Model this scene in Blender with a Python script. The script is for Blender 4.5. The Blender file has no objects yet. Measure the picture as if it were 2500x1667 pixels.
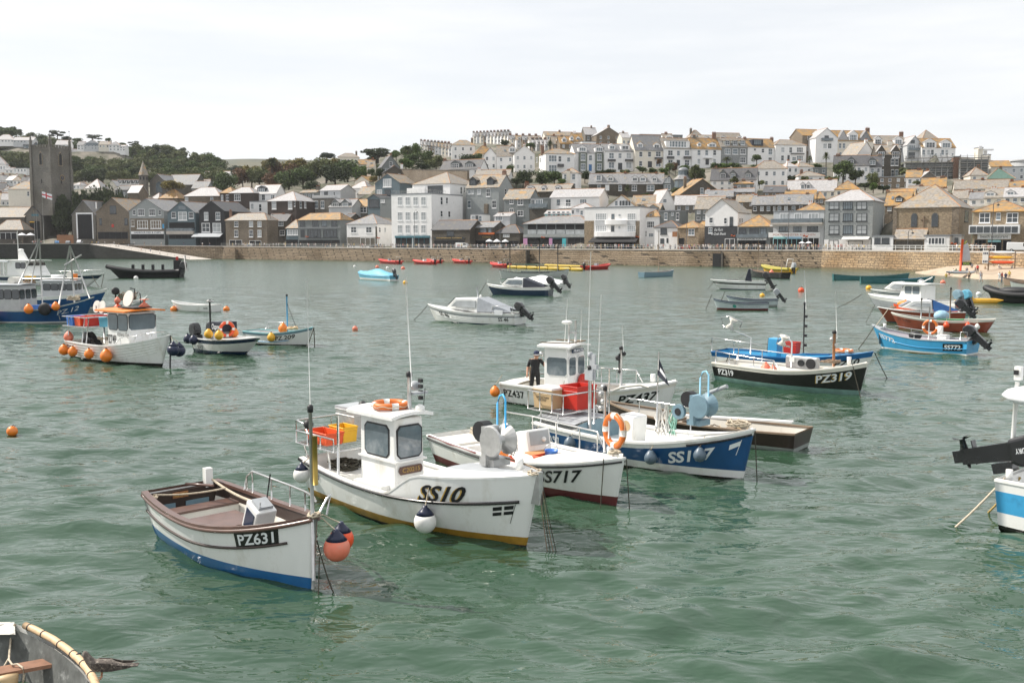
import bpy,math,random
import numpy as np
from mathutils import Vector,Matrix
random.seed(7)
R=math.radians
scene=bpy.context.scene
COL=scene.collection
# ------------------------------------------------------------------ camera
FPX,CX,CY,CAMH=2430.0,1250.0,833.5,6.0
PITCH=math.atan((CY-597.0)/FPX)
cam_d=bpy.data.cameras.new('camera'); cam=bpy.data.objects.new('camera',cam_d); COL.objects.link(cam)
cam_d.sensor_width=36.0; cam_d.lens=FPX*36.0/2500.0
cam_d.clip_start=0.1; cam_d.clip_end=20000
cam.location=(0,0,CAMH); cam.rotation_euler=(math.pi/2-PITCH,0,0)
scene.camera=cam
# ------------------------------------------------------------------ world, sun, exposure
SUN_EL=R(46); SUN_AZ=(-0.955,0.295)
w=bpy.data.worlds.new('World'); scene.world=w; w.use_nodes=True
nt=w.node_tree; nt.nodes.clear()
wo=nt.nodes.new('ShaderNodeOutputWorld'); bg=nt.nodes.new('ShaderNodeBackground')
sky=nt.nodes.new('ShaderNodeTexSky'); sky.sky_type='NISHITA'; sky.sun_disc=False
sky.sun_elevation=SUN_EL; sky.sun_rotation=math.atan2(SUN_AZ[0],SUN_AZ[1])
sky.dust_density=1.5; sky.air_density=1.0
bg.inputs['Strength'].default_value=0.11
tc=nt.nodes.new('ShaderNodeTexCoord'); mp=nt.nodes.new('ShaderNodeMapping')
mp.inputs['Scale'].default_value=(1.2,1.2,9.0); mp.inputs['Rotation'].default_value=(0.05,0.06,0.3)
nz=nt.nodes.new('ShaderNodeTexNoise'); nz.inputs['Scale'].default_value=2.2; nz.inputs['Detail'].default_value=6
nz.inputs['Roughness'].default_value=0.55
rp=nt.nodes.new('ShaderNodeMapRange'); rp.inputs[1].default_value=0.35; rp.inputs[2].default_value=0.65
rp.inputs[3].default_value=0.79; rp.inputs[4].default_value=1.0
mx=nt.nodes.new('ShaderNodeMix'); mx.data_type='RGBA'
mx.inputs[7].default_value=(7.9,8.0,8.1,1)
nt.links.new(tc.outputs['Generated'],mp.inputs[0]); nt.links.new(mp.outputs[0],nz.inputs['Vector'])
nt.links.new(nz.outputs[0],rp.inputs[0]); nt.links.new(rp.outputs[0],mx.inputs[0])
nt.links.new(sky.outputs[0],mx.inputs[6]); nt.links.new(mx.outputs[2],bg.inputs[0]); nt.links.new(bg.outputs[0],wo.inputs[0])
sl=bpy.data.lights.new('sun','SUN'); sl.energy=5.0; sl.angle=R(0.6); sl.color=(1.0,0.94,0.85)
so=bpy.data.objects.new('sun',sl); COL.objects.link(so); so.location=(-60,0,120)
sd=Vector((SUN_AZ[0]*math.cos(SUN_EL),SUN_AZ[1]*math.cos(SUN_EL),math.sin(SUN_EL)))
so.rotation_euler=sd.to_track_quat('Z','Y').to_euler()
vs=scene.view_settings; vs.view_transform='Standard'; vs.look='None'; vs.exposure=0.25; vs.gamma=1.0; vs.use_curve_mapping=False
scene.render.engine='CYCLES'
scene.render.resolution_x=1024; scene.render.resolution_y=682
# ------------------------------------------------------------------ photograph pixel -> place
CAM=Vector((0,0,CAMH)); cP,sP=math.cos(PITCH),math.sin(PITCH)
def ray(u,v):
 b=-(v-CY)/FPX
 return Vector(((u-CX)/FPX,cP+b*sP,-sP+b*cP))
def U(u,v,D):
 r=ray(u,v); return CAM+r*(D/r.y)
def G(u,v,z=0.0):
 r=ray(u,v); return CAM+r*((z-CAMH)/r.z)
def hitplane(u,v,p,n):
 r=ray(u,v); return CAM+r*(n.dot(p-CAM)/n.dot(r))
 # ------------------------------------------------------------------ objects
def tag(o,label=None,cat=None,group=None,kind=None):
 if label:o['label']=label
 if cat:o['category']=cat
 if group:o['group']=group
 if kind:o['kind']=kind
 return o
def empty(name,loc=(0,0,0),rz=0,label=None,cat=None,group=None):
 o=bpy.data.objects.new(name,None); COL.objects.link(o); o.empty_display_size=0.3
 o.location=loc; o.rotation_euler=(0,0,rz)
 return tag(o,label,cat,group)
def link(name,me,parent=None,loc=None,rot=None,scale=None):
 o=bpy.data.objects.new(name,me); COL.objects.link(o)
 if parent:o.parent=parent
 if loc is not None:o.location=loc
 if rot is not None:o.rotation_euler=rot
 if scale is not None:o.scale=scale
 return o
def copy_tree(o,parent=None):
 c=o.copy(); COL.objects.link(c); c.parent=parent
 for ch in o.children:copy_tree(ch,c)
 return c
class MB:
 def __init__(s):s.v=[]; s.f=[]; s.m=[]; s.sm=[]
 def add(s,vs_,fs,mi=0,smooth=False):
  b=len(s.v); s.v+=[tuple(p)for p in vs_]
  for f in fs:s.f.append([b+i for i in f]); s.m.append(mi); s.sm.append(smooth)
  return s
 def box(s,c,d,mi=0,rz=0,M4=None):
  x,y,z=d[0]/2,d[1]/2,d[2]/2; ca,sa=math.cos(rz),math.sin(rz)
  vs_=[]
  for dz in(-z,z):
   for dx,dy in((-x,-y),(x,-y),(x,y),(-x,y)):
    vs_.append((c[0]+dx*ca-dy*sa,c[1]+dx*sa+dy*ca,c[2]+dz))
  if M4 is not None:vs_=[tuple(M4@Vector(p))for p in vs_]
  return s.add(vs_,[(0,3,2,1),(4,5,6,7),(0,1,5,4),(1,2,6,5),(2,3,7,6),(3,0,4,7)],mi)
 def bbox(s,a,b,mi=0):return s.box([(a[i]+b[i])/2 for i in range(3)],[abs(b[i]-a[i])for i in range(3)],mi)
 def taper(s,a,b,top=(0.9,0.9),mi=0):
  cx_,cy_=(a[0]+b[0])/2,(a[1]+b[1])/2; vs_=[]
  for z,k in((a[2],(1,1)),(b[2],top)):
   for dx,dy in((-1,-1),(1,-1),(1,1),(-1,1)):
    vs_.append((cx_+dx*(b[0]-a[0])/2*k[0],cy_+dy*(b[1]-a[1])/2*k[1],z))
  return s.add(vs_,[(0,3,2,1),(4,5,6,7),(0,1,5,4),(1,2,6,5),(2,3,7,6),(3,0,4,7)],mi)
 def tube(s,pts,r,n=6,mi=0,closed=False,smooth=True):
  pts=[Vector(p)for p in pts]; k=len(pts); rs=r if isinstance(r,(list,tuple))else[r]*k
  base=len(s.v)
  for i,p in enumerate(pts):
   a=pts[i-1]if(i>0 or closed)else p; b=pts[(i+1)%k]if(i<k-1 or closed)else p
   t=(b-a)
   if t.length<1e-9:t=Vector((0,0,1))
   t.normalize(); up=Vector((0,0,1))if abs(t.z)<0.95 else Vector((1,0,0))
   e1=t.cross(up).normalized(); e2=t.cross(e1)
   for j in range(n):
    an=2*math.pi*j/n; s.v.append(tuple(p+(e1*math.cos(an)+e2*math.sin(an))*rs[i]))
  for i in range(k if closed else k-1):
   i2=(i+1)%k
   for j in range(n):
    j2=(j+1)%n
    s.f.append([base+i*n+j,base+i*n+j2,base+i2*n+j2,base+i2*n+j]); s.m.append(mi); s.sm.append(smooth)
  if not closed:
   s.f.append([base+j for j in range(n)]); s.m.append(mi); s.sm.append(False)
   s.f.append([base+(k-1)*n+j for j in reversed(range(n))]); s.m.append(mi); s.sm.append(False)
  return s
 def lathe(s,prof,c=(0,0,0),n=14,mi=0,M4=None,smooth=True):
  base=len(s.v); k=len(prof)
  for r,z in prof:
   for j in range(n):
    a=2*math.pi*j/n; p=Vector((r*math.cos(a),r*math.sin(a),z))
    if M4 is not None:p=M4@p
    s.v.append((p.x+c[0],p.y+c[1],p.z+c[2]))
  for i in range(k-1):
   mm=mi[i]if isinstance(mi,(list,tuple))else mi
   for j in range(n):
    j2=(j+1)%n
    s.f.append([base+i*n+j,base+i*n+j2,base+(i+1)*n+j2,base+(i+1)*n+j]); s.m.append(mm); s.sm.append(smooth)
  m0=mi[0]if isinstance(mi,(list,tuple))else mi; m1=mi[-1]if isinstance(mi,(list,tuple))else mi
  s.f.append([base+j for j in reversed(range(n))]); s.m.append(m0); s.sm.append(False)
  s.f.append([base+(k-1)*n+j for j in range(n)]); s.m.append(m1); s.sm.append(False)
  return s
 def ball(s,c,r,n=14,mi=0,sq=(1,1,1)):
  prof=[(max(1e-4,math.sin(math.pi*i/8)),-math.cos(math.pi*i/8))for i in range(9)]
  return s.lathe(prof,c,n,mi,Matrix.Diagonal((r*sq[0],r*sq[1],r*sq[2])).to_4x4())
 def prism(s,poly,y0,y1,mi=0,ax='y',smooth=False):
  k=len(poly)
  f={'y':lambda a,b,t:(a,t,b),'x':lambda a,b,t:(t,a,b),'z':lambda a,b,t:(a,b,t)}[ax]
  vs_=[f(a,b,y0)for a,b in poly]+[f(a,b,y1)for a,b in poly]
  return s.add(vs_,[list(range(k)),list(range(2*k-1,k-1,-1))]+[(i,i+k,(i+1)%k+k,(i+1)%k)for i in range(k)],mi,smooth)
 def mesh(s,name,mats):
  me=bpy.data.meshes.new(name); me.from_pydata(s.v,[],s.f)
  for m_ in(mats if isinstance(mats,(list,tuple))else[mats]):me.materials.append(m_)
  me.polygons.foreach_set('material_index',s.m); me.polygons.foreach_set('use_smooth',s.sm); me.update()
  return me
 def build(s,name,mats,parent=None,loc=None,rot=None):
  return link(name,s.mesh(name,mats),parent,loc,rot)
def fix_normals(me):
 import bmesh
 bm=bmesh.new(); bm.from_mesh(me); bmesh.ops.recalc_face_normals(bm,faces=bm.faces); bm.to_mesh(me); bm.free()
def bevel(o,wd=0.02,seg=2):
 m=o.modifiers.new('bevel','BEVEL'); m.width=wd; m.segments=seg; m.limit_method='ANGLE'; return o
 # ------------------------------------------------------------------ materials
MATS={}
def M(name,col,rough=0.6,var=0.15,scale=3.0,bump=0.0,metal=0.0,col2=None,lo=0.5,hi=0.7,sc2=1.0,coat=0.0,stretch=(1,1,1),island=0.0,spec=0.5):
 if name in MATS:return MATS[name]
 m=bpy.data.materials.new(name); m.use_nodes=True; t=m.node_tree; b=t.nodes['Principled BSDF']
 N=t.nodes.new; Lk=t.links.new
 tcn=N('ShaderNodeTexCoord'); mpn=N('ShaderNodeMapping'); mpn.inputs['Scale'].default_value=stretch
 Lk(tcn.outputs['Object'],mpn.inputs[0])
 n1=N('ShaderNodeTexNoise'); n1.inputs['Scale'].default_value=scale; n1.inputs['Detail'].default_value=5; n1.inputs['Roughness'].default_value=0.6
 Lk(mpn.outputs[0],n1.inputs['Vector'])
 mr=N('ShaderNodeMapRange'); mr.inputs[1].default_value=0.3; mr.inputs[2].default_value=0.7; Lk(n1.outputs[0],mr.inputs[0])
 mixn=N('ShaderNodeMix'); mixn.data_type='RGBA'
 mixn.inputs[6].default_value=tuple(max(0,c*(1-var))for c in col)+(1,)
 mixn.inputs[7].default_value=tuple(min(1,c*(1+var))for c in col)+(1,)
 Lk(mr.outputs[0],mixn.inputs[0]); out=mixn.outputs[2]
 if col2:
  n2=N('ShaderNodeTexNoise'); n2.inputs['Scale'].default_value=sc2; n2.inputs['Detail'].default_value=6; n2.inputs['Roughness'].default_value=0.65
  Lk(mpn.outputs[0],n2.inputs['Vector'])
  m2=N('ShaderNodeMapRange'); m2.inputs[1].default_value=lo; m2.inputs[2].default_value=hi; Lk(n2.outputs[0],m2.inputs[0])
  mix2=N('ShaderNodeMix'); mix2.data_type='RGBA'; mix2.inputs[7].default_value=tuple(col2)+(1,)
  Lk(out,mix2.inputs[6]); Lk(m2.outputs[0],mix2.inputs[0]); out=mix2.outputs[2]
 if island:
  g=N('ShaderNodeNewGeometry'); hs=N('ShaderNodeHueSaturation'); mv=N('ShaderNodeMapRange')
  mv.inputs[3].default_value=1-island; mv.inputs[4].default_value=1+island; Lk(g.outputs['Random Per Island'],mv.inputs[0])
  Lk(mv.outputs[0],hs.inputs['Value']); Lk(out,hs.inputs['Color']); out=hs.outputs[0]
 Lk(out,b.inputs['Base Color'])
 b.inputs['Roughness'].default_value=rough; b.inputs['Metallic'].default_value=metal
 b.inputs['Coat Weight'].default_value=coat; b.inputs['Coat Roughness'].default_value=0.15
 b.inputs['Specular IOR Level'].default_value=spec
 if bump:
  bn=N('ShaderNodeBump'); bn.inputs['Strength'].default_value=bump; bn.inputs['Distance'].default_value=0.05
  Lk(n1.outputs[0],bn.inputs['Height']); Lk(bn.outputs[0],b.inputs['Normal'])
 MATS[name]=m; return m
def MASON(name,c1,c2,mortar,bw=0.6,bh=0.28,stain=None,weed=None,bump=0.6,msz=0.03):
 """coursed stone: block colours, joints and relief, running along walls whatever way they face"""
 m=bpy.data.materials.new(name); m.use_nodes=True; t=m.node_tree; b=t.nodes['Principled BSDF']; N=t.nodes.new; Lk=t.links.new
 tcn=N('ShaderNodeTexCoord'); sx=N('ShaderNodeSeparateXYZ'); Lk(tcn.outputs['Object'],sx.inputs[0])
 ad=N('ShaderNodeMath'); Lk(sx.outputs[0],ad.inputs[0]); Lk(sx.outputs[1],ad.inputs[1])
 nw=N('ShaderNodeTexNoise'); nw.inputs['Scale'].default_value=1.3; Lk(tcn.outputs['Object'],nw.inputs['Vector'])
 wz=N('ShaderNodeMath'); wz.operation='MULTIPLY_ADD'; wz.inputs[1].default_value=bh*0.9; Lk(nw.outputs[0],wz.inputs[0]); Lk(sx.outputs[2],wz.inputs[2])
 cb=N('ShaderNodeCombineXYZ'); Lk(ad.outputs[0],cb.inputs[0]); Lk(wz.outputs[0],cb.inputs[1])
 br=N('ShaderNodeTexBrick'); br.inputs['Scale'].default_value=1.0; br.inputs['Brick Width'].default_value=bw; br.inputs['Row Height'].default_value=bh
 br.inputs['Mortar Size'].default_value=msz; br.inputs['Mortar Smooth'].default_value=0.4
 br.inputs['Color1'].default_value=tuple(c1)+(1,); br.inputs['Color2'].default_value=tuple(c2)+(1,); br.inputs['Mortar'].default_value=tuple(mortar)+(1,)
 Lk(cb.outputs[0],br.inputs['Vector'])
 n1=N('ShaderNodeTexNoise'); n1.inputs['Scale'].default_value=2.5; n1.inputs['Detail'].default_value=6; Lk(tcn.outputs['Object'],n1.inputs['Vector'])
 hs=N('ShaderNodeHueSaturation'); mr=N('ShaderNodeMapRange'); mr.inputs[1].default_value=0.3; mr.inputs[2].default_value=0.7; mr.inputs[3].default_value=0.65; mr.inputs[4].default_value=1.3
 Lk(n1.outputs[0],mr.inputs[0]); Lk(mr.outputs[0],hs.inputs['Value']); Lk(br.outputs[0],hs.inputs['Color']); out=hs.outputs[0]
 if stain:
  n2=N('ShaderNodeTexNoise'); n2.inputs['Scale'].default_value=0.12; n2.inputs['Detail'].default_value=5; Lk(tcn.outputs['Object'],n2.inputs['Vector'])
  m2=N('ShaderNodeMapRange'); m2.inputs[1].default_value=0.45; m2.inputs[2].default_value=0.65; Lk(n2.outputs[0],m2.inputs[0])
  x2=N('ShaderNodeMix'); x2.data_type='RGBA'; x2.blend_type='MULTIPLY'; x2.inputs[7].default_value=tuple(stain)+(1,); Lk(m2.outputs[0],x2.inputs[0]); Lk(out,x2.inputs[6]); out=x2.outputs[2]
 if weed:
  n3=N('ShaderNodeMath'); n3.operation='MULTIPLY_ADD'; n3.inputs[1].default_value=1.2; Lk(n1.outputs[0],n3.inputs[0]); Lk(sx.outputs[2],n3.inputs[2])
  m3=N('ShaderNodeMapRange'); m3.inputs[1].default_value=weed[1]+0.7; m3.inputs[2].default_value=weed[1]+0.3; Lk(n3.outputs[0],m3.inputs[0])
  x3=N('ShaderNodeMix'); x3.data_type='RGBA'; x3.inputs[7].default_value=tuple(weed[0])+(1,); Lk(m3.outputs[0],x3.inputs[0]); Lk(out,x3.inputs[6]); out=x3.outputs[2]
 Lk(out,b.inputs['Base Color']); b.inputs['Roughness'].default_value=0.9
 ivm=N('ShaderNodeMath'); ivm.operation='MULTIPLY_ADD'; ivm.inputs[1].default_value=-1.0; Lk(br.outputs['Fac'],ivm.inputs[0]); Lk(n1.outputs[0],ivm.inputs[2])
 bn=N('ShaderNodeBump'); bn.inputs['Strength'].default_value=bump; bn.inputs['Distance'].default_value=0.12; Lk(ivm.outputs[0],bn.inputs['Height']); Lk(bn.outputs[0],b.inputs['Normal'])
 MATS[name]=m; return m
 # walls
WHITE=M('white_render',(0.78,0.77,0.76),0.7,0.05,0.8,col2=(0.55,0.54,0.5),lo=0.6,hi=0.85,sc2=0.5)
CREAM=M('cream_render',(0.72,0.67,0.58),0.7,0.06,0.8,col2=(0.5,0.46,0.4),lo=0.6,hi=0.85,sc2=0.5)
PALEGREY=M('pale_grey_render',(0.5,0.51,0.52),0.75,0.08,0.8)
GREY=M('grey_render',(0.24,0.25,0.25),0.8,0.15,0.9)
HUNG=M('hung_slate',(0.16,0.175,0.175),0.7,0.3,2.5,0.3,stretch=(1,1,2.5))
HUNGL=M('pale_hung_slate',(0.27,0.29,0.29),0.7,0.25,2.5,0.3,stretch=(1,1,2.5),col2=(0.4,0.4,0.38),lo=0.5,hi=0.8,sc2=0.8)
BLACKW=M('black_boarding',(0.018,0.018,0.02),0.6,0.3,2.0)
TEAL=M('teal_paint',(0.05,0.16,0.2),0.5,0.1)
AQUA=M('aqua_paint',(0.25,0.5,0.52),0.5,0.1)
BLUEG=M('blue_grey_boarding',(0.10,0.14,0.16),0.6,0.15,2)
BROWNW=M('brown_boarding',(0.05,0.035,0.028),0.7,0.3,2)
STONE=MASON('brown_rubble',(0.25,0.2,0.145),(0.17,0.14,0.11),(0.22,0.19,0.15),0.5,0.25,stain=(0.75,0.72,0.68))
STONED=MASON('dark_rubble',(0.12,0.105,0.085),(0.08,0.07,0.06),(0.12,0.11,0.09),0.5,0.25,stain=(0.75,0.72,0.68))
STONEG=MASON('grey_granite',(0.2,0.185,0.16),(0.15,0.14,0.125),(0.18,0.17,0.15),0.7,0.35,stain=(0.7,0.68,0.62))
STONEL=MASON('buff_granite',(0.36,0.28,0.19),(0.27,0.21,0.145),(0.3,0.25,0.18),0.6,0.3,stain=(0.8,0.76,0.7))
BRICK=MASON('red_brick',(0.26,0.12,0.07),(0.2,0.09,0.06),(0.25,0.2,0.16),0.4,0.15)
SEAW=MASON('sea_wall_stone',(0.33,0.25,0.17),(0.23,0.175,0.12),(0.09,0.07,0.05),1.5,0.62,stain=(0.72,0.68,0.62),weed=((0.045,0.04,0.025),0.15),bump=1.0,msz=0.07)
PIERW=MASON('pier_wall_stone',(0.045,0.045,0.04),(0.03,0.03,0.026),(0.02,0.02,0.018),1.5,0.62,stain=(0.7,0.7,0.6),weed=((0.02,0.022,0.014),0.8),bump=0.8,msz=0.06)  # stone colour darkened for the wall's shade as well as its weed
# roofs
LICH=(0.40,0.215,0.055); ST=(1,1,1.6)
SLATE=M('slate',(0.21,0.21,0.215),0.62,0.35,1.6,0.4,stretch=ST,col2=(0.34,0.27,0.16),lo=0.55,hi=0.75,sc2=0.5)
SLATED=M('dark_slate',(0.085,0.085,0.09),0.6,0.3,1.6,0.4,stretch=ST,col2=(0.17,0.14,0.09),lo=0.55,hi=0.75,sc2=0.5)
SLATEP=M('pale_slate',(0.38,0.37,0.37),0.55,0.25,1.6,0.4,stretch=ST,col2=(0.42,0.32,0.2),lo=0.58,hi=0.78,sc2=0.5)
SLATEL=M('lichen_slate',(0.235,0.21,0.175),0.65,0.38,1.6,0.4,stretch=ST,col2=LICH,lo=0.5,hi=0.68,sc2=0.4)
SLATEO=M('orange_lichen_slate',(0.21,0.165,0.11),0.65,0.4,1.6,0.4,stretch=ST,col2=LICH,lo=0.4,hi=0.62,sc2=0.6)
SLATEB=M('beige_slate',(0.255,0.23,0.2),0.65,0.35,1.6,0.4,stretch=ST,col2=(0.36,0.24,0.11),lo=0.52,hi=0.72,sc2=0.5)
RIDGE=M('ridge_tile',(0.38,0.19,0.09),0.7,0.25,3)
LEAD=M('lead_flashing',(0.2,0.21,0.22),0.5,0.1)
POT=M('chimney_pot',(0.4,0.16,0.07),0.7,0.3,4)
# joinery, glass, metal
WFRAME=M('white_joinery',(0.8,0.8,0.8),0.4,0.04)
DFRAME=M('dark_joinery',(0.035,0.04,0.045),0.4,0.1)
def glassm(name,c,r=0.08):return M(name,c,r,0.35,0.7,spec=0.9)
GL=[glassm('dark_pane',(0.03,0.038,0.045)),glassm('grey_pane',(0.12,0.15,0.17),0.12),glassm('sky_curtain_pane',(0.33,0.35,0.36),0.3)]  # paler panes hold curtains and reflected sky in their colour
BLACKV=M('interior_shade',(0.012,0.012,0.013),0.8,0.4,2)  # near-black colour stands for the shade behind openings
IRON=M('painted_iron',(0.02,0.021,0.022),0.5,0.1)
GALV=M('galvanised_steel',(0.5,0.5,0.49),0.4,0.15,6,metal=0.7)
STEEL=M('stainless_tube',(0.66,0.66,0.65),0.22,0.08,6,metal=0.9)
RAILP=M('pale_rail_paint',(0.4,0.4,0.38),0.5,0.1)
TARMAC=M('road_surface',(0.13,0.125,0.12),0.9,0.2,0.5,0.2)
CONC=M('concrete',(0.45,0.41,0.37),0.9,0.15,0.6,0.2)
SAND=M('sand',(0.42,0.335,0.25),0.95,0.12,0.8,0.3,col2=(0.34,0.27,0.2),lo=0.5,hi=0.7,sc2=0.15)
GRASSY=M('hillside_scrub',(0.06,0.065,0.038),0.95,0.4,0.3,0.5,col2=(0.19,0.17,0.14),lo=0.42,hi=0.6,sc2=0.08)
FARHILL=M('far_moor',(0.075,0.08,0.06),0.95,0.3,0.01,col2=(0.1,0.095,0.06),lo=0.45,hi=0.6,sc2=0.006)  # colour greyed to carry some of the distance haze
# boats
PWHITE=M('white_gelcoat',(0.8,0.8,0.78),0.3,0.04,2.2,coat=0.25,col2=(0.5,0.47,0.4),lo=0.52,hi=0.85,sc2=2.2,stretch=(1,1,.45))
PCREAM=M('ivory_paint',(0.72,0.69,0.62),0.4,0.05,1.5,coat=0.15,col2=(0.55,0.5,0.42),lo=0.58,hi=0.8,sc2=2.0)
PBROWN=M('brown_gunwale_paint',(0.12,0.065,0.05),0.35,0.2,3,coat=0.2)
PDBROWN=M('dark_brown_paint',(0.04,0.025,0.02),0.4,0.2,3)
PBLUE=M('royal_blue_paint',(0.012,0.12,0.32),0.35,0.12,2,coat=0.2)
PNAVY=M('navy_paint',(0.012,0.03,0.07),0.25,0.15,2,coat=0.4)
PDBLUE=M('deep_blue_paint',(0.01,0.07,0.2),0.28,0.15,2,coat=0.3)
PLBLUE=M('azure_paint',(0.05,0.33,0.6),0.35,0.1,2,coat=0.2,col2=(0.04,0.24,0.45),lo=0.55,hi=0.7,sc2=2)
PBLACK=M('black_paint',(0.014,0.012,0.012),0.25,0.3,2,coat=0.3)
PGREEN=M('sea_green_antifoul',(0.14,0.25,0.22),0.6,0.2,3)
PTEAL=M('gig_green_paint',(0.03,0.13,0.14),0.35,0.15,2,coat=0.2)
PYEL=M('ochre_boot_stripe',(0.32,0.18,0.02),0.5,0.25,4)
PMAROON=M('maroon_antifoul',(0.12,0.025,0.025),0.6,0.2,4)
PRUST=M('red_brown_hull_paint',(0.26,0.06,0.03),0.4,0.15,2,coat=0.2)
PSLATE=M('blue_grey_paint',(0.17,0.27,0.33),0.5,0.15,3)
PGREY=M('grey_deck_paint',(0.36,0.38,0.4),0.6,0.12,3)
PGREYG=M('grey_green_paint',(0.3,0.33,0.31),0.5,0.12,3)
ORANGE=M('orange_buoy',(0.8,0.21,0.02),0.4,0.12,5,col2=(0.6,0.3,0.14),lo=0.55,hi=0.75,sc2=5)
ORED=M('orange_red_buoy',(0.75,0.09,0.025),0.4,0.12,5)
PINKB=M('faded_pink_buoy',(0.75,0.2,0.12),0.5,0.12,5,col2=(0.55,0.25,0.18),lo=0.5,hi=0.75,sc2=5)
YELB=M('yellow_buoy',(0.75,0.4,0.03),0.45,0.12,5)
WBUOY=M('white_buoy',(0.75,0.74,0.71),0.35,0.06,5,col2=(0.5,0.46,0.4),lo=0.58,hi=0.8,sc2=4)
GBUOY=M('slate_fender',(0.1,0.14,0.18),0.4,0.2,5)
NBUOY=M('navy_fender',(0.012,0.018,0.05),0.35,0.2,5)
ROPE=M('pale_rope',(0.5,0.43,0.33),0.9,0.3,30)
DROPE=M('weedy_rope',(0.06,0.055,0.04),0.9,0.3,30)
BROPE=M('blue_rope',(0.1,0.35,0.5),0.9,0.3,30)
GROPE=M('green_rope',(0.3,0.55,0.45),0.9,0.3,30)
LIFEB=M('lifebuoy_orange',(0.62,0.15,0.02),0.45,0.15,5)
RAILW=M('white_rail_paint',(0.7,0.7,0.68),0.5,0.06)
RUBBER=M('black_rubber',(0.016,0.016,0.018),0.55,0.3,4)
MOTOR=M('black_cowling',(0.018,0.018,0.02),0.25,0.2,3,coat=0.4)
REDP=M('red_plastic',(0.5,0.025,0.015),0.45,0.12,3)
REDOR=M('orange_red_plastic',(0.7,0.09,0.02),0.45,0.12,3)
YELP=M('yellow_plastic',(0.75,0.42,0.02),0.45,0.1,3)
BLUEP=M('blue_plastic',(0.06,0.2,0.6),0.45,0.1,3)
TANP=M('tan_plastic',(0.5,0.36,0.2),0.55,0.08,3)
WOOD=M('varnished_wood',(0.3,0.13,0.05),0.4,0.25,4,stretch=(1,6,6),coat=0.2)
WOODG=M('weathered_wood',(0.22,0.16,0.11),0.8,0.3,4,stretch=(1,6,6))
BAMBOO=M('bamboo_cane',(0.6,0.42,0.25),0.5,0.15,5,stretch=(1,4,4))
TARPB=M('blue_tarpaulin',(0.12,0.38,0.52),0.45,0.2,2,0.4)
TARPD=M('royal_blue_tarpaulin',(0.03,0.14,0.4),0.5,0.15,2,0.3)
TARPN=M('navy_canvas',(0.02,0.025,0.04),0.7,0.2,3,0.2)
TARPG=M('grey_canvas',(0.3,0.32,0.35),0.7,0.12,3,0.2)
TARPW=M('white_cover',(0.7,0.71,0.73),0.6,0.08,3,0.3)
TEXTB=M('black_lettering',(0.012,0.012,0.014),0.4,0.1)
TEXTW=M('white_lettering',(0.75,0.77,0.78),0.4,0.05)
TEXTG=M('gold_lettering',(0.5,0.33,0.08),0.4,0.1)
PERSPEX=M('clear_wheelhouse_glass',(0.12,0.15,0.17),0.05,0.4,1.2,spec=0.9,col2=(.3,.32,.33),lo=.5,hi=.7,sc2=1.0)  # pale patches in the colour stand for reflections on dark glass
# ------------------------------------------------------------------ writing
def text_mesh(s,h,mats,bold=0.0,shear=0.0,spacing=1.0,fit=None,depth=0.0):
 """text centred on the origin in x,y; h is the height of a capital; returns lists of verts and faces"""
 cu=bpy.data.curves.new('lettering','FONT'); cu.body=s; cu.align_x='CENTER'; cu.align_y='BOTTOM_BASELINE' if False else 'CENTER'
 cu.size=h/0.70; cu.offset=bold*h; cu.shear=shear; cu.space_character=spacing; cu.resolution_u=3
 o=bpy.data.objects.new('lettering',cu); COL.objects.link(o)
 def grab():bpy.context.view_layer.update(); return bpy.data.meshes.new_from_object(o.evaluated_get(bpy.context.evaluated_depsgraph_get()))
 me=grab()
 if bold:
  cu.offset=0; m0=grab(); e=bold*h*1.2
  for a in(0,1):
   lo,hi=min(v.co[a]for v in m0.vertices)-e,max(v.co[a]for v in m0.vertices)+e
   for v in me.vertices:v.co[a]=max(lo,min(hi,v.co[a]))
  bpy.data.meshes.remove(m0)
 bpy.data.objects.remove(o); bpy.data.curves.remove(cu)
 import bmesh
 bm=bmesh.new(); bm.from_mesh(me); bpy.data.meshes.remove(me)
 bmesh.ops.triangulate(bm,faces=bm.faces[:])
 xs=[v.co.x for v in bm.verts]; lo,hi=min(xs),max(xs)
 k=max(2,int((hi-lo)/(h*0.25)))
 for i in range(1,k):
  x=lo+(hi-lo)*i/k
  bmesh.ops.bisect_plane(bm,geom=bm.verts[:]+bm.edges[:]+bm.faces[:],plane_co=(x,0,0),plane_no=(1,0,0))
 bmesh.ops.triangulate(bm,faces=bm.faces[:])
 bm.verts.index_update()
 vs_=[v.co.copy()for v in bm.verts]; fs=[[v.index for v in f.verts]for f in bm.faces]; bm.free()
 if fit:
  c=fit/(hi-lo); mid=(lo+hi)/2
  for v in vs_:v.x=(v.x-mid)*c
 return vs_,fs
def flat_text(parent,s,h,mat,loc,rot,fit=None,bold=0.02,shear=0,name='lettering'):
 vs_,fs=text_mesh(s,h,mat,bold,shear,fit=fit)
 o=MB().add(vs_,fs).build(name,mat,parent); o.location=loc; o.rotation_euler=rot; return o
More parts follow.
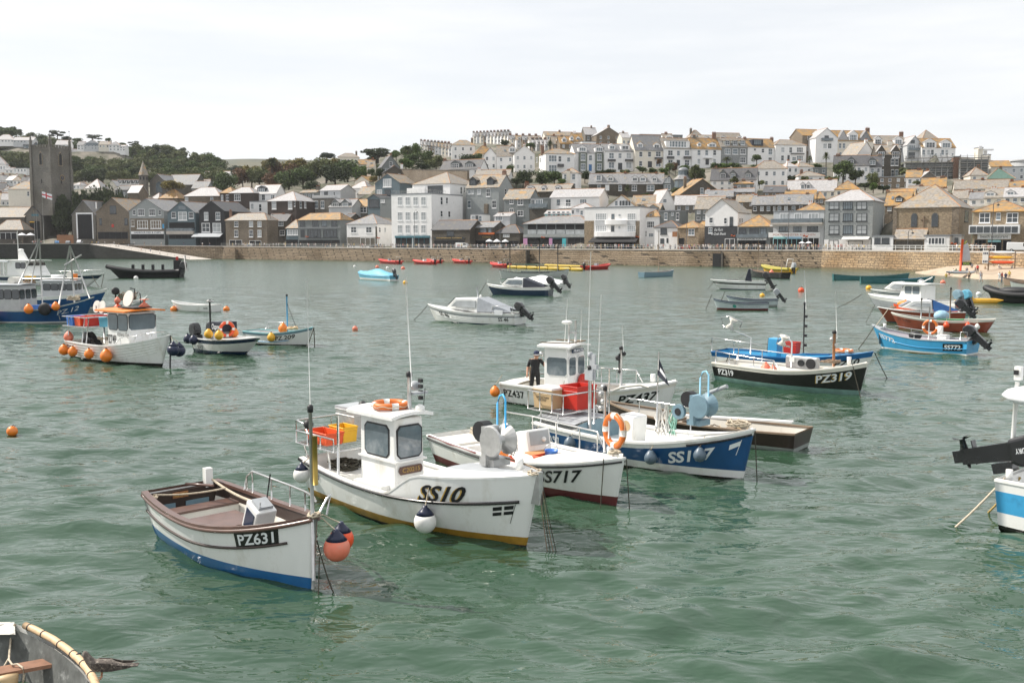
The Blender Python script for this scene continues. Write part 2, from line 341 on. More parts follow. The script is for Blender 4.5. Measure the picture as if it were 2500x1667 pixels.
 # ================================================================== water
def water_material():
 m=bpy.data.materials.new('harbour_water'); m.use_nodes=True; t=m.node_tree; b=t.nodes['Principled BSDF']; N=t.nodes.new; Lk=t.links.new
 tcn=N('ShaderNodeTexCoord')
 n0=N('ShaderNodeTexNoise'); n0.inputs['Scale'].default_value=0.06; n0.inputs['Detail'].default_value=3; Lk(tcn.outputs['Object'],n0.inputs['Vector'])
 mr0=N('ShaderNodeMapRange'); mr0.inputs[1].default_value=0.35; mr0.inputs[2].default_value=0.65; Lk(n0.outputs[0],mr0.inputs[0])
 mixc=N('ShaderNodeMix'); mixc.data_type='RGBA'; mixc.inputs[6].default_value=(0.023,0.057,0.032,1); mixc.inputs[7].default_value=(0.036,0.076,0.045,1)
 Lk(mr0.outputs[0],mixc.inputs[0]); Lk(mixc.outputs[2],b.inputs['Base Color'])
 sp=N('ShaderNodeSeparateXYZ'); Lk(tcn.outputs['Object'],sp.inputs[0]); rr=N('ShaderNodeMapRange'); rr.inputs[1].default_value=15; rr.inputs[2].default_value=160; rr.inputs[3].default_value=.05; rr.inputs[4].default_value=.2
 Lk(sp.outputs[1],rr.inputs[0]); Lk(rr.outputs[0],b.inputs['Roughness']); b.inputs['IOR'].default_value=1.5; b.inputs['Specular IOR Level'].default_value=0.5
 prev=None; DK=2.0
 for sc,st,dist,det in((2.2,(0.5,1,1),0.05,2),(6.0,(0.5,1,1),0.012,1),(0.7,(0.5,1,1),0.1,3)):
  mpn=N('ShaderNodeMapping'); mpn.inputs['Scale'].default_value=st; mpn.inputs['Rotation'].default_value=(0,0,R(-9+sc)); Lk(tcn.outputs['Object'],mpn.inputs[0])
  n=N('ShaderNodeTexNoise'); n.inputs['Scale'].default_value=sc; n.inputs['Detail'].default_value=det; n.inputs['Distortion'].default_value=0.6; Lk(mpn.outputs[0],n.inputs['Vector'])
  bn=N('ShaderNodeBump'); bn.inputs['Strength'].default_value=0.6; bn.inputs['Distance'].default_value=dist*DK; Lk(n.outputs[0],bn.inputs['Height'])
  if prev is not None:Lk(prev,bn.inputs['Normal'])
  prev=bn.outputs[0]
 Lk(prev,b.inputs['Normal'])
 return m
def make_water():
 rng=np.random.default_rng(3)
 Ds=np.concatenate([np.geomspace(6.0,170,540),np.geomspace(175,4800,60)])
 an=np.radians(np.linspace(-46,46,400))
 X=Ds[:,None]*np.tan(an)[None,:]; Y=np.repeat(Ds[:,None],len(an),1); Z=np.zeros_like(X)
 far=Ds[:,None]
 warp=0.7*np.sin(X*0.21+0.4*np.sin(Y*0.17))+0.6*np.sin(Y*0.26+X*0.11)
 for i in range(40):
  lam=0.45*(3.0/0.45)**rng.random(); k=2*np.pi/lam; th=rng.normal(R(96),0.42)
  a=0.0082*lam**0.85*np.clip(2.2-far/(32*lam),0,1); ph=rng.random()*7
  g=0.65+0.35*np.sin(X*rng.uniform(.05,.3)+Y*rng.uniform(.05,.3)+ph*3)
  Z+=a*g*np.sin(k*(np.cos(th)*X+np.sin(th)*Y)+warp*rng.uniform(.5,2.2)+ph)
 nr,nc=X.shape; co=np.stack([X,Y,Z],-1).reshape(-1,3)
 i=np.arange(nr-1)[:,None]*nc+np.arange(nc-1)[None,:]
 f=np.stack([i,i+1,i+nc+1,i+nc],-1).reshape(-1,4)
 me=bpy.data.meshes.new('water'); me.vertices.add(len(co)); me.vertices.foreach_set('co',co.ravel())
 me.loops.add(f.size); me.loops.foreach_set('vertex_index',f.ravel().astype(np.int32))
 me.polygons.add(len(f)); me.polygons.foreach_set('loop_start',np.arange(0,f.size,4,dtype=np.int32))
 me.polygons.foreach_set('use_smooth',np.ones(len(f),dtype=bool)); me.materials.append(water_material()); me.update(); me.validate()
 tag(link('water',me),kind='structure')
make_water()
# ================================================================== quay line
QPX=[(-900,621),(-60,629),(545,632.5),(900,637.5),(1300,643.5),(1700,650.5),(2005,655),(2200,661),(2330,667),(2600,682),(3200,720)]
QTOP=[6.3,6.3,5.1,4.6,4.45,4.4,4.4,4.4,4.4,4.4,4.4]
QP=[G(u,v)for u,v in QPX]
BACK=Vector((0.38,0.92,0)).normalized()
def qpoint(s):
 i=max(0,min(len(QP)-2,int(s))); t=s-i
 p=QP[i].lerp(QP[i+1],t); p.z=QTOP[i]*(1-t)+QTOP[i+1]*t; return p
def q_at_u(u):
 for i in range(len(QPX)-1):
  if QPX[i][0]<=u<=QPX[i+1][0]:return i+(u-QPX[i][0])/(QPX[i+1][0]-QPX[i][0])
 return 0.0
def quay_back(p):
 best=-99
 for a,b in zip(QP,QP[1:]):
  e=b-a; den=e.x*BACK.y-e.y*BACK.x; w_=p-a; t=(w_.x*BACK.y-w_.y*BACK.x)/den
  if 0<=t<=1:q=a+e*t; return(p.x-q.x)*BACK.x+(p.y-q.y)*BACK.y
 return best if False else 99
CTRL=[]
# ================================================================== houses
ZO={'A':(0,280),'B':(450,330),'C':(900,290),'D':(1250,290),'E':(1650,290),'F':(2000,290)}
def zp(z,x,y):return(ZO[z][0]+x/4.612,ZO[z][1]+y/4.612)
KD=1.21
def unit_window(name,nx,ny,mat):
 b=MB(); t=0.06
 b.bbox((-.5,-.07,-.5),(-.5+t,.02,.5)); b.bbox((.5-t,-.07,-.5),(.5,.02,.5))
 b.bbox((-.5+t,-.07,.5-t),(.5-t,.02,.5)); b.bbox((-.5+t,-.07,-.5),(.5-t,.02,-.5+t))
 b.bbox((-.56,-.16,-.58),(.56,.02,-.5))
 for i in range(1,nx):x=-.5+i/nx; b.bbox((x-.02,-.06,-.5+t),(x+.02,.02,.5-t))
 for i in range(1,ny):z=-.5+i/ny; b.bbox((-.5+t,-.05,z-.018),(.5-t,.02,z+.018))
 return b.mesh(name,mat)
WM={}
def winmesh(nx,ny,dark):
 k=(nx,ny,dark)
 if k not in WM:WM[k]=unit_window('window',nx,ny,DFRAME if dark else WFRAME)
 return WM[k]
PANES=[MB().bbox((-.47,-.035,-.47),(.47,.012,.47)).mesh('pane',g)for g in GL]
STACK={}
WALLN={}
class House:
 def __init__(s,z,x0,ye,x1,yb,D,yaw,dep,rt,yr,wm,rm,label,name='house',zb=None,hipin=None,oh=0.3,cat='house'):
  s.z=z; D*=KD; s.yaw=R(yaw); s.dep=dep
  u0,vb=zp(z,x0,yb); u1,_=zp(z,x1,yb); ve=zp(z,x0,ye)[1]
  d=Vector((math.cos(s.yaw),math.sin(s.yaw),0)); need=1.6 if name in('kiosk','shelter')else 8.5
  for _ in range(30):
   P0=U(u0,vb,D); P1=U(u1,vb,D); k=P1.x/P1.y
   s.w=(k*P0.y-P0.x)/(d.x-k*d.y)
   if zb is None or min(quay_back(P0),quay_back(P0+d*s.w))>=need:break
   D+=1.5
  if zb is not None:P0.z=zb
  s.n=Vector((math.sin(s.yaw),-math.cos(s.yaw),0)); s.d=d; s.P0=P0
  pm=P0+d*s.w*0.5
  s.h=hitplane(zp(z,(x0+x1)/2,ye)[0],ve,P0,s.n).z-P0.z
  s.root=empty(name,P0,s.yaw,label,cat)
  CTRL.append((pm.x,pm.y,P0.z)); pb=pm-s.n*dep; CTRL.append((pb.x,pb.y,P0.z+0.6))
  s.rt=rt; s.rm=rm
  w_,h,dp=s.w,s.h,dep
  # ridge height
  if rt=='gf':rp_=s.P0
  elif rt=='pyr' or rt=='hip' or rt=='gs':rp_=s.P0-s.n*(dp/2)
  else:rp_=s.P0
  xr=(x0+x1)/2
  s.rh=(hitplane(zp(z,xr,yr)[0],zp(z,xr,yr)[1],rp_,s.n).z-P0.z)if yr is not None else h
  s.rh=max(s.rh,h+0.3)if rt!='flat' else h
  b=MB(); zb0=-3.0
  if rt=='gf':
   b.prism([(0,zb0),(w_,zb0),(w_,h),(w_/2,s.rh),(0,h)],0,dp)
  elif rt=='gs':
   b.prism([(0,zb0),(dp,zb0),(dp,h),(dp/2,s.rh),(0,h)],0,w_,ax='x')
  else:
   b.bbox((0,0,zb0),(w_,dp,h))
  me=b.mesh('wall',wm); fix_normals(me); s.wall=link('wall',me,s.root)
  r=MB(); th=0.18; e=oh
  def slab(pts):
   k_=len(pts); up=[(p[0],p[1],p[2]+th)for p in pts]
   r.add(list(pts)+up,[list(range(k_))[::-1],list(range(k_,2*k_))]+[(i,(i+1)%k_,(i+1)%k_+k_,i+k_)for i in range(k_)])
  z0=0.02
  if rt=='gf':
   sl_=(s.rh-h)/(w_/2)
   slab([(-e,-e,h-e*sl_+z0),(w_/2,-e,s.rh+z0),(w_/2,dp+e,s.rh+z0),(-e,dp+e,h-e*sl_+z0)])
   slab([(w_/2,-e,s.rh+z0),(w_+e,-e,h-e*sl_+z0),(w_+e,dp+e,h-e*sl_+z0),(w_/2,dp+e,s.rh+z0)])
   r.tube([(w_/2,-e,s.rh+th+z0),(w_/2,dp+e,s.rh+th+z0)],0.13,5,1)
  elif rt=='gs':
   sl_=(s.rh-h)/(dp/2)
   slab([(-e,-e,h-e*sl_+z0),(w_+e,-e,h-e*sl_+z0),(w_+e,dp/2,s.rh+z0),(-e,dp/2,s.rh+z0)])
   slab([(-e,dp/2,s.rh+z0),(w_+e,dp/2,s.rh+z0),(w_+e,dp+e,h-e*sl_+z0),(-e,dp+e,h-e*sl_+z0)])
   r.tube([(-e,dp/2,s.rh+th+z0),(w_+e,dp/2,s.rh+th+z0)],0.13,5,1)
  elif rt in('hip','pyr'):
   a=hipin if hipin is not None else min(w_,dp)*0.48
   if rt=='pyr':a=w_/2-0.02
   a=min(a,w_/2-0.02)
   c=[(-e,-e,h),(w_+e,-e,h),(w_+e,dp+e,h),(-e,dp+e,h)]; t1=(a,dp/2,s.rh); t2=(w_-a,dp/2,s.rh)
   c2=[(p[0],p[1],h+0.15)for p in c]
   r.add(c+c2+[t1,t2],[(3,2,1,0),(0,1,5,4),(1,2,6,5),(2,3,7,6),(3,0,4,7),(4,5,9,8),(6,7,8,9),(5,6,9),(7,4,8)])
   for p,q in((c2[0],t1),(c2[3],t1),(c2[1],t2),(c2[2],t2),(t1,t2)):r.tube([p,q],0.11,5,1)
  else:
   r.bbox((-0.12,-0.12,h+0.003),(w_+.12,dp+.12,h+0.35),1); r.bbox((0.2,0.2,h+.35),(w_-.2,dp-.2,h+0.4))
  s.roof=r.build('roof',[rm,RIDGE if rt!='flat' else LEAD],s.root)
 def loc(s,x,y,face='f',off=0.0):
  u,v=zp(s.z,x,y)
  if face=='f':q=hitplane(u,v,s.P0-s.n*off,s.n)
  elif face=='r':q=hitplane(u,v,s.P0+s.d*s.w,s.d)
  else:q=hitplane(u,v,s.P0,s.d)
  q=q-s.P0; return Vector((q.dot(s.d),-q.dot(s.n),q.z))
 def window(s,x0,y0,x1,y1,face='f',nx=0,ny=2,dark=False,pane=None,parent=None,off=0.0,name='window'):
  a=s.loc(x0,y0,face,off); b_=s.loc(x1,y1,face,off); c=(a+b_)/2
  wd=abs(b_.x-a.x)if face=='f' else abs(b_.y-a.y); ht=abs(a.z-b_.z)
  if face=='f':rot=0; c.y=off
  elif face=='r':rot=math.pi/2; c.x=s.w
  else:rot=-math.pi/2; c.x=0
  if nx==0:nx=max(1,round(wd/1.1))
  o=link(name,winmesh(nx,ny,dark),parent or s.root,c,(0,0,rot),(wd,1,ht))
  if pane is None:pane=random.choice((0,0,1,1,2))if not dark else random.choice((0,0,1))
  p=link('pane',PANES[pane],o)
  return o
 def row(s,n,xa,xb,yt,yb,wpx,face='f',**k):
  for i in range(n):
   x=xa+(xb-xa)*i/max(1,n-1); s.window(x-wpx/2,yt,x+wpx/2,yb,face,**k)
  return s
 def auto(s,rows,cols,dark=False,wd=1.0,face='f',z0=None,nx=0):
  L=s.w if face=='f' else s.dep; H=s.h if z0 is None else s.h-z0; st=H/rows
  for r_ in range(rows):
   for c in range(cols):
    x=L*(c+0.5)/cols+random.uniform(-.12,.12); zc=(z0 or 0)+st*(r_+0.52); hh=min(st*0.56,1.7)
    if face=='f':lc,rot=(x,0,zc),0
    elif face=='r':lc,rot=(s.w,x,zc),math.pi/2
    else:lc,rot=(0,x,zc),-math.pi/2
    o=link('window',winmesh(nx or(1 if wd<1.3 else 2),2,dark),s.root,lc,(0,0,rot),(min(wd,L/cols*.6),1,hh))
    link('pane',PANES[random.choice((0,1,1,2))],o)
  return s
 def panel(s,name,x0,y0,x1,y1,mat,dy=0.12,face='f',parent=None):
  a=s.loc(x0,y0,face); b_=s.loc(x1,y1,face); m=MB()
  if face=='f':m.bbox((a.x,-dy,b_.z),(b_.x,0.03,a.z))
  else:m.bbox((s.w-0.03,a.y,b_.z),(s.w+dy,b_.y,a.z))
  return m.build(name,mat,parent or s.root)
 def dormer(s,x0,y0,x1,y1,wm=None,rm=None,flat=False,off=0.8,back=None,dark=False,ye=None,nx=0):
  """x0..x1, y0 top of its gable or flat roof, y1 foot"""
  a=s.loc(x0,y0,'f',off); b_=s.loc(x1,y1,'f',off); xa,xb,zt,zb=a.x,b_.x,a.z,b_.z
  yb_=back or min(s.dep*0.5,off+3.2); wd=xb-xa; zz=zt-0.1 if flat else zt-0.38*(zt-zb)
  if ye is not None:zz=s.loc(x0,ye,'f',off).z
  m=MB()
  m.prism([(xa,zb-.3),(xb,zb-.3),(xb,zz),(xa,zz)]if flat else[(xa,zb-.3),(xb,zb-.3),(xb,zz),((xa+xb)/2,zt),(xa,zz)],off,yb_)
  me=m.mesh('dormer',wm or WHITE); fix_normals(me); dm=link('dormer',me,s.root)
  r=MB(); e=0.15
  if flat:r.bbox((xa-e,off-e,zz+.003),(xb+e,yb_,zz+.14))
  else:
   for sg in(0,1):
    p=(xa-e,zz-e*.6)if sg==0 else(xb+e,zz-e*.6); q=((xa+xb)/2,zt+.02)
    r.prism([p,q,(q[0],q[1]+.12),(p[0],p[1]+.12)],off-e,yb_)
  r.build('dormer_roof',rm or s.rm,dm)
  wz=(zb+0.12,zz-0.12); wx=(xa+wd*.12,xb-wd*.12)
  o=link('window',winmesh(nx or max(1,round((wx[1]-wx[0])/1.0)),2,dark),dm,((xa+xb)/2,off,sum(wz)/2),None,(wx[1]-wx[0],1,wz[1]-wz[0])); link('pane',PANES[random.choice((0,1,1))],o)
  return s
 def chimney(s,x,yt,wd=1.2,mat=None,yl=None,pots=3,dpt=0.7):
  p=s.loc(x,yt,'f',(yl if yl is not None else s.dep/2)); yl=yl if yl is not None else s.dep/2
  top=p.z-0.5; b=MB(); z0=min(s.rh,s.h+(s.rh-s.h)*.4)-1.5
  b.bbox((p.x-wd/2,yl-dpt/2,min(z0,top-1)),(p.x+wd/2,yl+dpt/2,top-.15)); b.bbox((p.x-wd/2-.07,yl-dpt/2-.07,top-.15),(p.x+wd/2+.07,yl+dpt/2+.07,top))
  c=b.build('chimney',mat or random.choice((STONEG,BRICK,STONE,WHITE)),s.root)
  q=MB()
  for i in range(pots):q.lathe([(.14,top-.02),(.12,top+.4),(.16,top+.42),(.15,top+.5)],(p.x+wd*((i+.5)/pots-.5),yl,0),7)
  q.build('chimney_pots',POT,c); return s
 def door(s,x0,y0,x1,y1,mat=None,face='f'):
  a=s.loc(x0,y0,face); b_=s.loc(x1,y1,face); m=MB(); m.bbox((a.x,-.06,b_.z),(b_.x,.02,a.z)); m.build('door',mat or DFRAME,s.root); return s
 def skylight(s,x0,y0,x1,y1,off):
  if s.rt=='gf':return s
  a=s.loc(x0,y0,'f',off); b_=s.loc(x1,y1,'f',off); xc=(a.x+b_.x)/2; wd=max(.5,b_.x-a.x)
  sl_=(s.rh-s.h)/(s.dep/2); an=math.atan(sl_); zc=s.h+sl_*off+0.3
  m=MB(); m.bbox((-wd/2,-.6,0),(wd/2,.6,.1)); o=m.build('skylight',LEAD,s.root); o.location=(xc,off,zc); o.rotation_euler=(an,0,0)
  m=MB(); m.bbox((-wd/2+.08,-.52,.101),(wd/2-.08,.52,.12)); m.build('pane',GL[1],o); return s
 def shop(s,x0,y0,x1,y1,fr=None,n=3,mat=None):
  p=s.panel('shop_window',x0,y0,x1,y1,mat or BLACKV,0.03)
  a=s.loc(x0,y0); b_=s.loc(x1,y1); m=MB()
  for i in range(n+1):
   x=a.x+(b_.x-a.x)*i/n; m.bbox((x-.07,-.1,b_.z),(x+.07,.01,a.z))
  m.bbox((a.x-.07,-.1,a.z),(b_.x+.07,.01,a.z+.14)); m.build('shop_frame',fr or WFRAME,p); return s
 def sign(s,txt,x0,y0,x1,y1,bmat,tmat,frac=0.55,shear=0):
  o=s.panel('sign_board',x0,y0,x1,y1,bmat,0.16); a=s.loc(x0,y0); b_=s.loc(x1,y1)
  h=(a.z-b_.z)*frac; t=flat_text(o,txt,h,tmat,((a.x+b_.x)/2,-.175,(a.z+b_.z)/2),(math.pi/2,0,0),fit=(b_.x-a.x)*.82,shear=shear)
  return s
 def awning(s,x0,y0,x1,y1,mat,out=2.0,name='awning'):
  a=s.loc(x0,y0); b_=s.loc(x1,y1); m=MB()
  m.add([(a.x,0,a.z),(b_.x,0,a.z),(b_.x,-out,b_.z+.25),(a.x,-out,b_.z+.25),(a.x,-out,b_.z),(b_.x,-out,b_.z),(a.x,-.02,a.z-.1),(b_.x,-.02,a.z-.1)],[(0,3,2,1),(3,4,5,2),(0,6,4,3),(1,2,5,7),(6,7,5,4)])
  m.build(name,mat,s.root); return s
H=House
# ================================================================== the town, west end (beside the church)
QZ=None
def qz(u):return qpoint(q_at_u(u)).z
# --- lifeboat house quarter
h=H('A',-260,1155,285,1400,400,-8,12,'gs',1050,STONED,SLATEB,'long grey stone shed with beige slate roof behind the quay umbrellas','quay_shed',6.3,cat='shed'); h.auto(1,4)
h=H('A',285,1135,475,1400,398,-8,16,'gf',1032,STONEG,SLATED,'grey gabled stone building with tall dark doorway beside the flagpole','quay_shed',6.3,cat='building')
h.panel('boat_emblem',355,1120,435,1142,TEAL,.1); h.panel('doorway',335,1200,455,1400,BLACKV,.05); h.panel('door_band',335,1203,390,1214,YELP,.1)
h=H('A',-60,1300,265,1400,385,-8,8,'hip',1185,STONED,SLATEB,'low pavilion with pale hipped slate roof on the quay by the church','pavilion',6.3,cat='building'); h.shop(0,1330,190,1400)
h=H('A',475,1165,640,1400,408,-8,10,'gs',1035,STONED,SLATED,'dark roofed stone wing joined to the grey gabled quay building','quay_shed',6.3,cat='building')
h=H('A',820,1130,1085,1400,388,-10,22,'gf',968,STONEG,SLATE,'stone gabled boathouse with one huge glazed door in white frame','boathouse',6.1,cat='boathouse')
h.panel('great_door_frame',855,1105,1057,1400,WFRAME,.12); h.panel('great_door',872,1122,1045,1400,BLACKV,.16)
h.row(4,890,1030,1330,1395,30,dark=True,ny=1); h.panel('flue',1078,985,1092,1060,STEEL,.3)
h=H('A',1095,1100,1465,1400,384,-12,22,'gf',940,STONE,SLATEL,'brown stone gabled house with red shield and paired attic window','quay_house',5.9)
h.window(1235,1025,1310,1115,nx=2,ny=1,dark=True); h.window(1118,1168,1148,1240,nx=1,ny=1,dark=True); h.window(1400,1165,1440,1240,nx=1,ny=1,dark=True)
h.shop(1105,1325,1440,1400,DFRAME,5); h.panel('red_shield',1257,1235,1283,1268,REDP,.1)
h=H('A',1465,1085,1855,1400,378,-14,22,'gf',948,HUNGL,SLATE,'slate-hung gabled house with white casements over a fish shop','quay_house',5.7)
for a,b in((1495,1530),(1785,1815)):h.window(a,1075,b,1130,nx=1,pane=0)
for a,b in((1552,1628),(1677,1750)):h.window(a,1062,b,1138,nx=3,pane=0)
h.panel('stone_storey',1467,1170,1853,1312,STONE,.04)
h.window(1475,1188,1515,1258,nx=1,pane=0); h.window(1545,1190,1667,1282,nx=4,pane=0); h.window(1695,1190,1817,1282,nx=4,pane=0); h.panel('blue_notice',1828,1232,1850,1282,PLBLUE,.1)
h.shop(1480,1350,1845,1400,DFRAME,4); h.sign('HARBOUR FISH & CHIPS',1478,1314,1845,1344,WFRAME,PNAVY,.6)
h=H('A',1895,1105,2205,1400,372,-16,20,'gf',978,BLUEG,SLATE,'blue-grey boarded gabled restaurant with glazed gable and balcony','quay_house',5.5,cat='restaurant')
h.panel('gable_glass',2010,1030,2095,1070,GL[1],.1); h.window(1930,1098,1983,1165,nx=1); h.window(2005,1095,2105,1188,nx=2,pane=2); h.window(2125,1098,2180,1168,nx=1)
h.panel('recess_shade',1905,1215,2195,1290,BLACKV,.03); h.panel('balcony',1890,1312,2190,1348,CONC,1.4); h.panel('balcony_glass',1895,1280,2188,1312,GL[1],1.38); h.shop(1905,1355,2190,1400,DFRAME,4)  # black panel stands for the shade in the recess above the balcony
h=H('B',178,855,460,1235,368,-16,22,'gf',742,BLACKW,SLATED,'black boarded gabled house with white windows and grey awning','quay_house',5.3)
h.window(222,868,272,958); h.window(352,868,405,955); h.window(195,990,290,1092,nx=2); h.window(318,990,415,1092,nx=2)
h.awning(120,1105,440,1150,PGREY,3.0); h.shop(190,1155,445,1235,DFRAME,3)
h=H('B',470,962,935,1240,360,-22,8,'hip',880,STONE,SLATEB,'two-storey brown rubble house with six white sash windows','quay_house',5.1)
for x in(585,752,847):h.window(x-23,970,x+23,1032); h.window(x-23,1068,x+23,1147)
h.shop(510,1185,650,1240,WFRAME,2); h.shop(735,1190,865,1240,WFRAME,2); h.chimney(520,840,1.0,BRICK)
h=H('B',935,968,1155,1240,366,-22,8,'gs',890,STONED,SLATED,'dark rubble house with small casement between two brick chimneys','quay_house',5.0); h.window(1058,972,1115,1022,nx=3); h.window(1075,1072,1130,1128,nx=2)
h.chimney(1120,872,1.4,BRICK); h.chimney(1200,872,1.6,BRICK)
h=H('B',1148,1052,1287,1240,352,-24,6,'hip',952,BLUEG,SLATEL,'small link building with lichened hip roof and teal casements','quay_house',4.9); h.window(1160,1065,1278,1126,nx=4,pane=2); h.shop(1150,1180,1280,1240,DFRAME,2)
h=H('B',1285,958,1760,1245,343,-26,9,'hip',878,HUNG,SLATEO,'slate fronted restaurant with bright orange lichened roof and wide bays','quay_house',4.8,cat='restaurant',hipin=3)
for a,b in((1300,1360),(1442,1510),(1547,1605),(1657,1722)):h.window(a,962,b,1028,nx=3,ny=1,dark=True)
h.window(1385,1062,1537,1152,nx=4,ny=1,dark=True); h.window(1562,1062,1722,1152,nx=4,ny=1,dark=True); h.door(1308,1065,1355,1150); h.panel('string_course',1287,1036,1758,1048,LEAD,.15); h.shop(1295,1185,1750,1245,DFRAME,5)
h=H('B',1760,960,1840,1245,352,-26,12,'gs',890,STONED,SLATED,'narrow dark stone house between orange roof and white inn','quay_house',4.8)
h=H('B',1832,1005,2172,1250,332,-28,15,'hip',893,WHITE,SLATE,'white quay inn with grey quoins and hipped slate roof','quay_house',4.7,cat='inn')
h.window(1875,1033,1940,1100,nx=2,pane=0); h.window(2045,1033,2112,1100,nx=2,pane=0); h.panel('stone_plinth',1834,1150,2170,1250,STONEG,.05); h.shop(1985,1160,2150,1250,WFRAME,3); h.panel('quoins',2152,1030,2172,1150,STONED,.06)
h.row(2,2200,2260,1040,1095,20,face='r')
# --- second row, west
h=H('A',100,842,405,1020,440,0,12,'hip',752,CREAM,SLATEL,'plain cream house with lichened hip roof beside the church tower'); h.window(305,865,332,918)
h=H('B',0,690,400,790,408,-14,12,'hip',590,STONE,SLATEP,'stone house with pale hipped roof behind the slate-hung gable'); h.window(8,698,45,742); h.window(292,698,326,742)
h=H('B',405,655,545,800,402,-14,9,'hip',585,BROWNW,SLATEO,'brown boarded house with orange ridge beside the stone hip'); h.window(412,675,440,742); h.window(468,670,506,742)
h=H('B',505,655,780,800,398,-16,9,'hip',588,BROWNW,SLATEP,'brown boarded house with pale hip roof and white bay'); h.window(562,665,632,738,nx=3)
h=H('B',765,660,1035,790,400,-18,9,'gs',565,WHITE,SLATEP,'white house with one dark dormer in its pale roof'); h.dormer(820,572,915,638,DFRAME,SLATED); h.window(780,670,810,735); h.window(872,668,910,735,nx=2); h.row(2,985,1005,675,720,20)
h=H('B',738,752,935,900,392,-18,6,'flat',None,WHITE,LEAD,'flat roofed white annexe under the dormered white house'); h.window(748,770,782,835); h.window(840,775,870,862); h.row(2,760,855,870,895,25)
h=H('B',940,745,1262,940,370,-24,17,'hip',638,BROWNW,SLATEP,'large brown shingled house with broad pale hip roof'); h.window(985,742,1036,832); h.window(1168,740,1216,832,pane=2); h.window(1235,742,1252,802); h.row(2,1310,1360,745,822,24,face='r')
h=H('B',1300,650,1480,730,392,-20,7,'gs',625,HUNG,SLATEL,'low grey house with five small windows below the garden wood'); h.row(4,1325,1450,665,705,20)
h=H('B',1440,715,1640,900,376,-24,8,'flat',None,STONEG,LEAD,'grey stone house with two arched white windows and roof railing'); h.window(1465,740,1507,825); h.window(1535,740,1577,825); h.panel('roof_railing',1440,680,1640,712,GALV,.02)
h=H('B',1530,625,1760,735,386,-26,12,'gs',568,PALEGREY,SLATEP,'pale blue-grey cottage with white roof and dark glazed door'); h.window(1575,638,1618,715,nx=2,dark=True); h.window(1680,640,1698,680); h.chimney(1505,565,2.2,STONED)
h=H('B',1630,810,1890,920,372,-26,9,'gs',730,PALEGREY,SLATE,'slate cottage with twin gabled glass dormers')
h.dormer(1655,722,1745,830,HUNG,SLATEP,off=.2); h.dormer(1765,722,1855,830,HUNG,SLATEP,off=.2)
h=H('B',1895,805,2060,920,374,-26,8,'gs',728,STONEG,SLATEO,'small house with orange roof and triple white window'); h.window(1940,812,2055,872,nx=3)
h=H('B',1870,600,2060,720,398,-26,8,'hip',522,WHITE,SLATEP,'white cottage with pale hip roof under the garden trees'); h.auto(1,3)
h=H('B',1950,665,2150,730,390,-26,8,'gs',588,CREAM,SLATEL,'cream cottage with lichened roof behind the dark teal house')
h=H('B',1920,520,2080,560,415,-26,8,'gf',462,CREAM,SLATEO,'small gabled house with orange edges below the big trees')
h=H('C',75,725,350,890,362,-28,13,'gf',620,BLUEG,SLATEL,'dark teal gabled house with tall attic windows and balcony'); h.window(163,680,256,768,nx=4,ny=1,pane=2); h.window(93,800,152,862,nx=2); h.window(180,800,246,872,nx=2,dark=True)
h=H('C',-10,900,130,1090,354,-28,10,'gf',855,BLUEG,SLATED,'dark timber house with glazed balcony beside the white hotel'); h.window(0,910,120,998,nx=5,ny=1,dark=True)
h=H('C',130,890,262,1095,350,-28,10,'flat',None,HUNG,LEAD,'flat roofed grey house against the white hotel wall'); h.window(136,912,182,946,nx=2)
# --- church quarter and houses behind
h=H('A',1690,760,1870,900,440,-10,30,'gf',672,STONEG,SLATE,'grey granite chapel nave with big arched window','chapel_nave',cat='church'); h.panel('arched_window',1757,800,1830,880,GL[1],.1)
a_=h.loc(1757,800); b_=h.loc(1830,800); MB().prism([((a_.x+b_.x)/2+(b_.x-a_.x)/2*math.cos(t),a_.z+(b_.x-a_.x)*.55*math.sin(t))for t in[math.pi*i/8 for i in range(9)]],-.1,.02).build('window_arch',GL[1],h.root)
h=H('A',1870,790,2190,900,447,-10,14,'gs',680,STONEG,SLATE,'long slate roofed aisle joined to the granite chapel','chapel_aisle',cat='church')
h=H('A',955,832,1130,870,435,-8,10,'hip',725,CREAM,SLATEP,'wide pale grey roof between church tower and spire')
h=H('A',1220,800,1310,860,430,0,7,'gf',740,CREAM,SLATEP,'small pale gabled house in the rooftops near the spire')
h=H('A',1300,850,1440,950,425,-15,8,'gs',805,GREY,SLATED,'dark roof with white rear wall behind the ivy trees'); h.auto(1,2)
h=H('A',1440,880,1560,950,422,-15,8,'gs',800,STONE,SLATEP,'stone cottage with half white roof near the spire')
for i in range(5):
 h=H('A',1315+i*50,770,1360+i*50,810,470+i*4,10,8,'gs',735,WHITE,SLATED,'small white terrace house with flat dormer below the wood'); h.root['group']='white terrace houses below the wood'; h.dormer(1320+i*50,738,1352+i*50,768,WHITE,LEAD,True,off=.5)
h=H('A',1790,945,2000,985,420,-14,10,'hip',840,STONE,SLATEO,'stone house with orange hip roof near the chapel')
h=H('A',1700,950,1790,990,425,-14,8,'hip',880,GREY,SLATEP,'low grey house with white roof beside the orange hip')
h=H('A',2160,830,2330,900,440,-10,9,'gs',755,GREY,SLATE,'grey roofed cottage behind the pale hip house'); h.chimney(2215,770,.8)
h=H('B',200,500,480,560,520,-6,12,'gs',412,WHITE,SLATEP,'long white roofed house in front of the wooded slope'); h.auto(1,5)
h=H('B',100,575,250,620,455,-10,10,'gs',505,GREY,SLATE,'grey gabled cottage beside the round garden tree'); h.dormer(205,512,270,570,GREY,SLATE,off=.3)
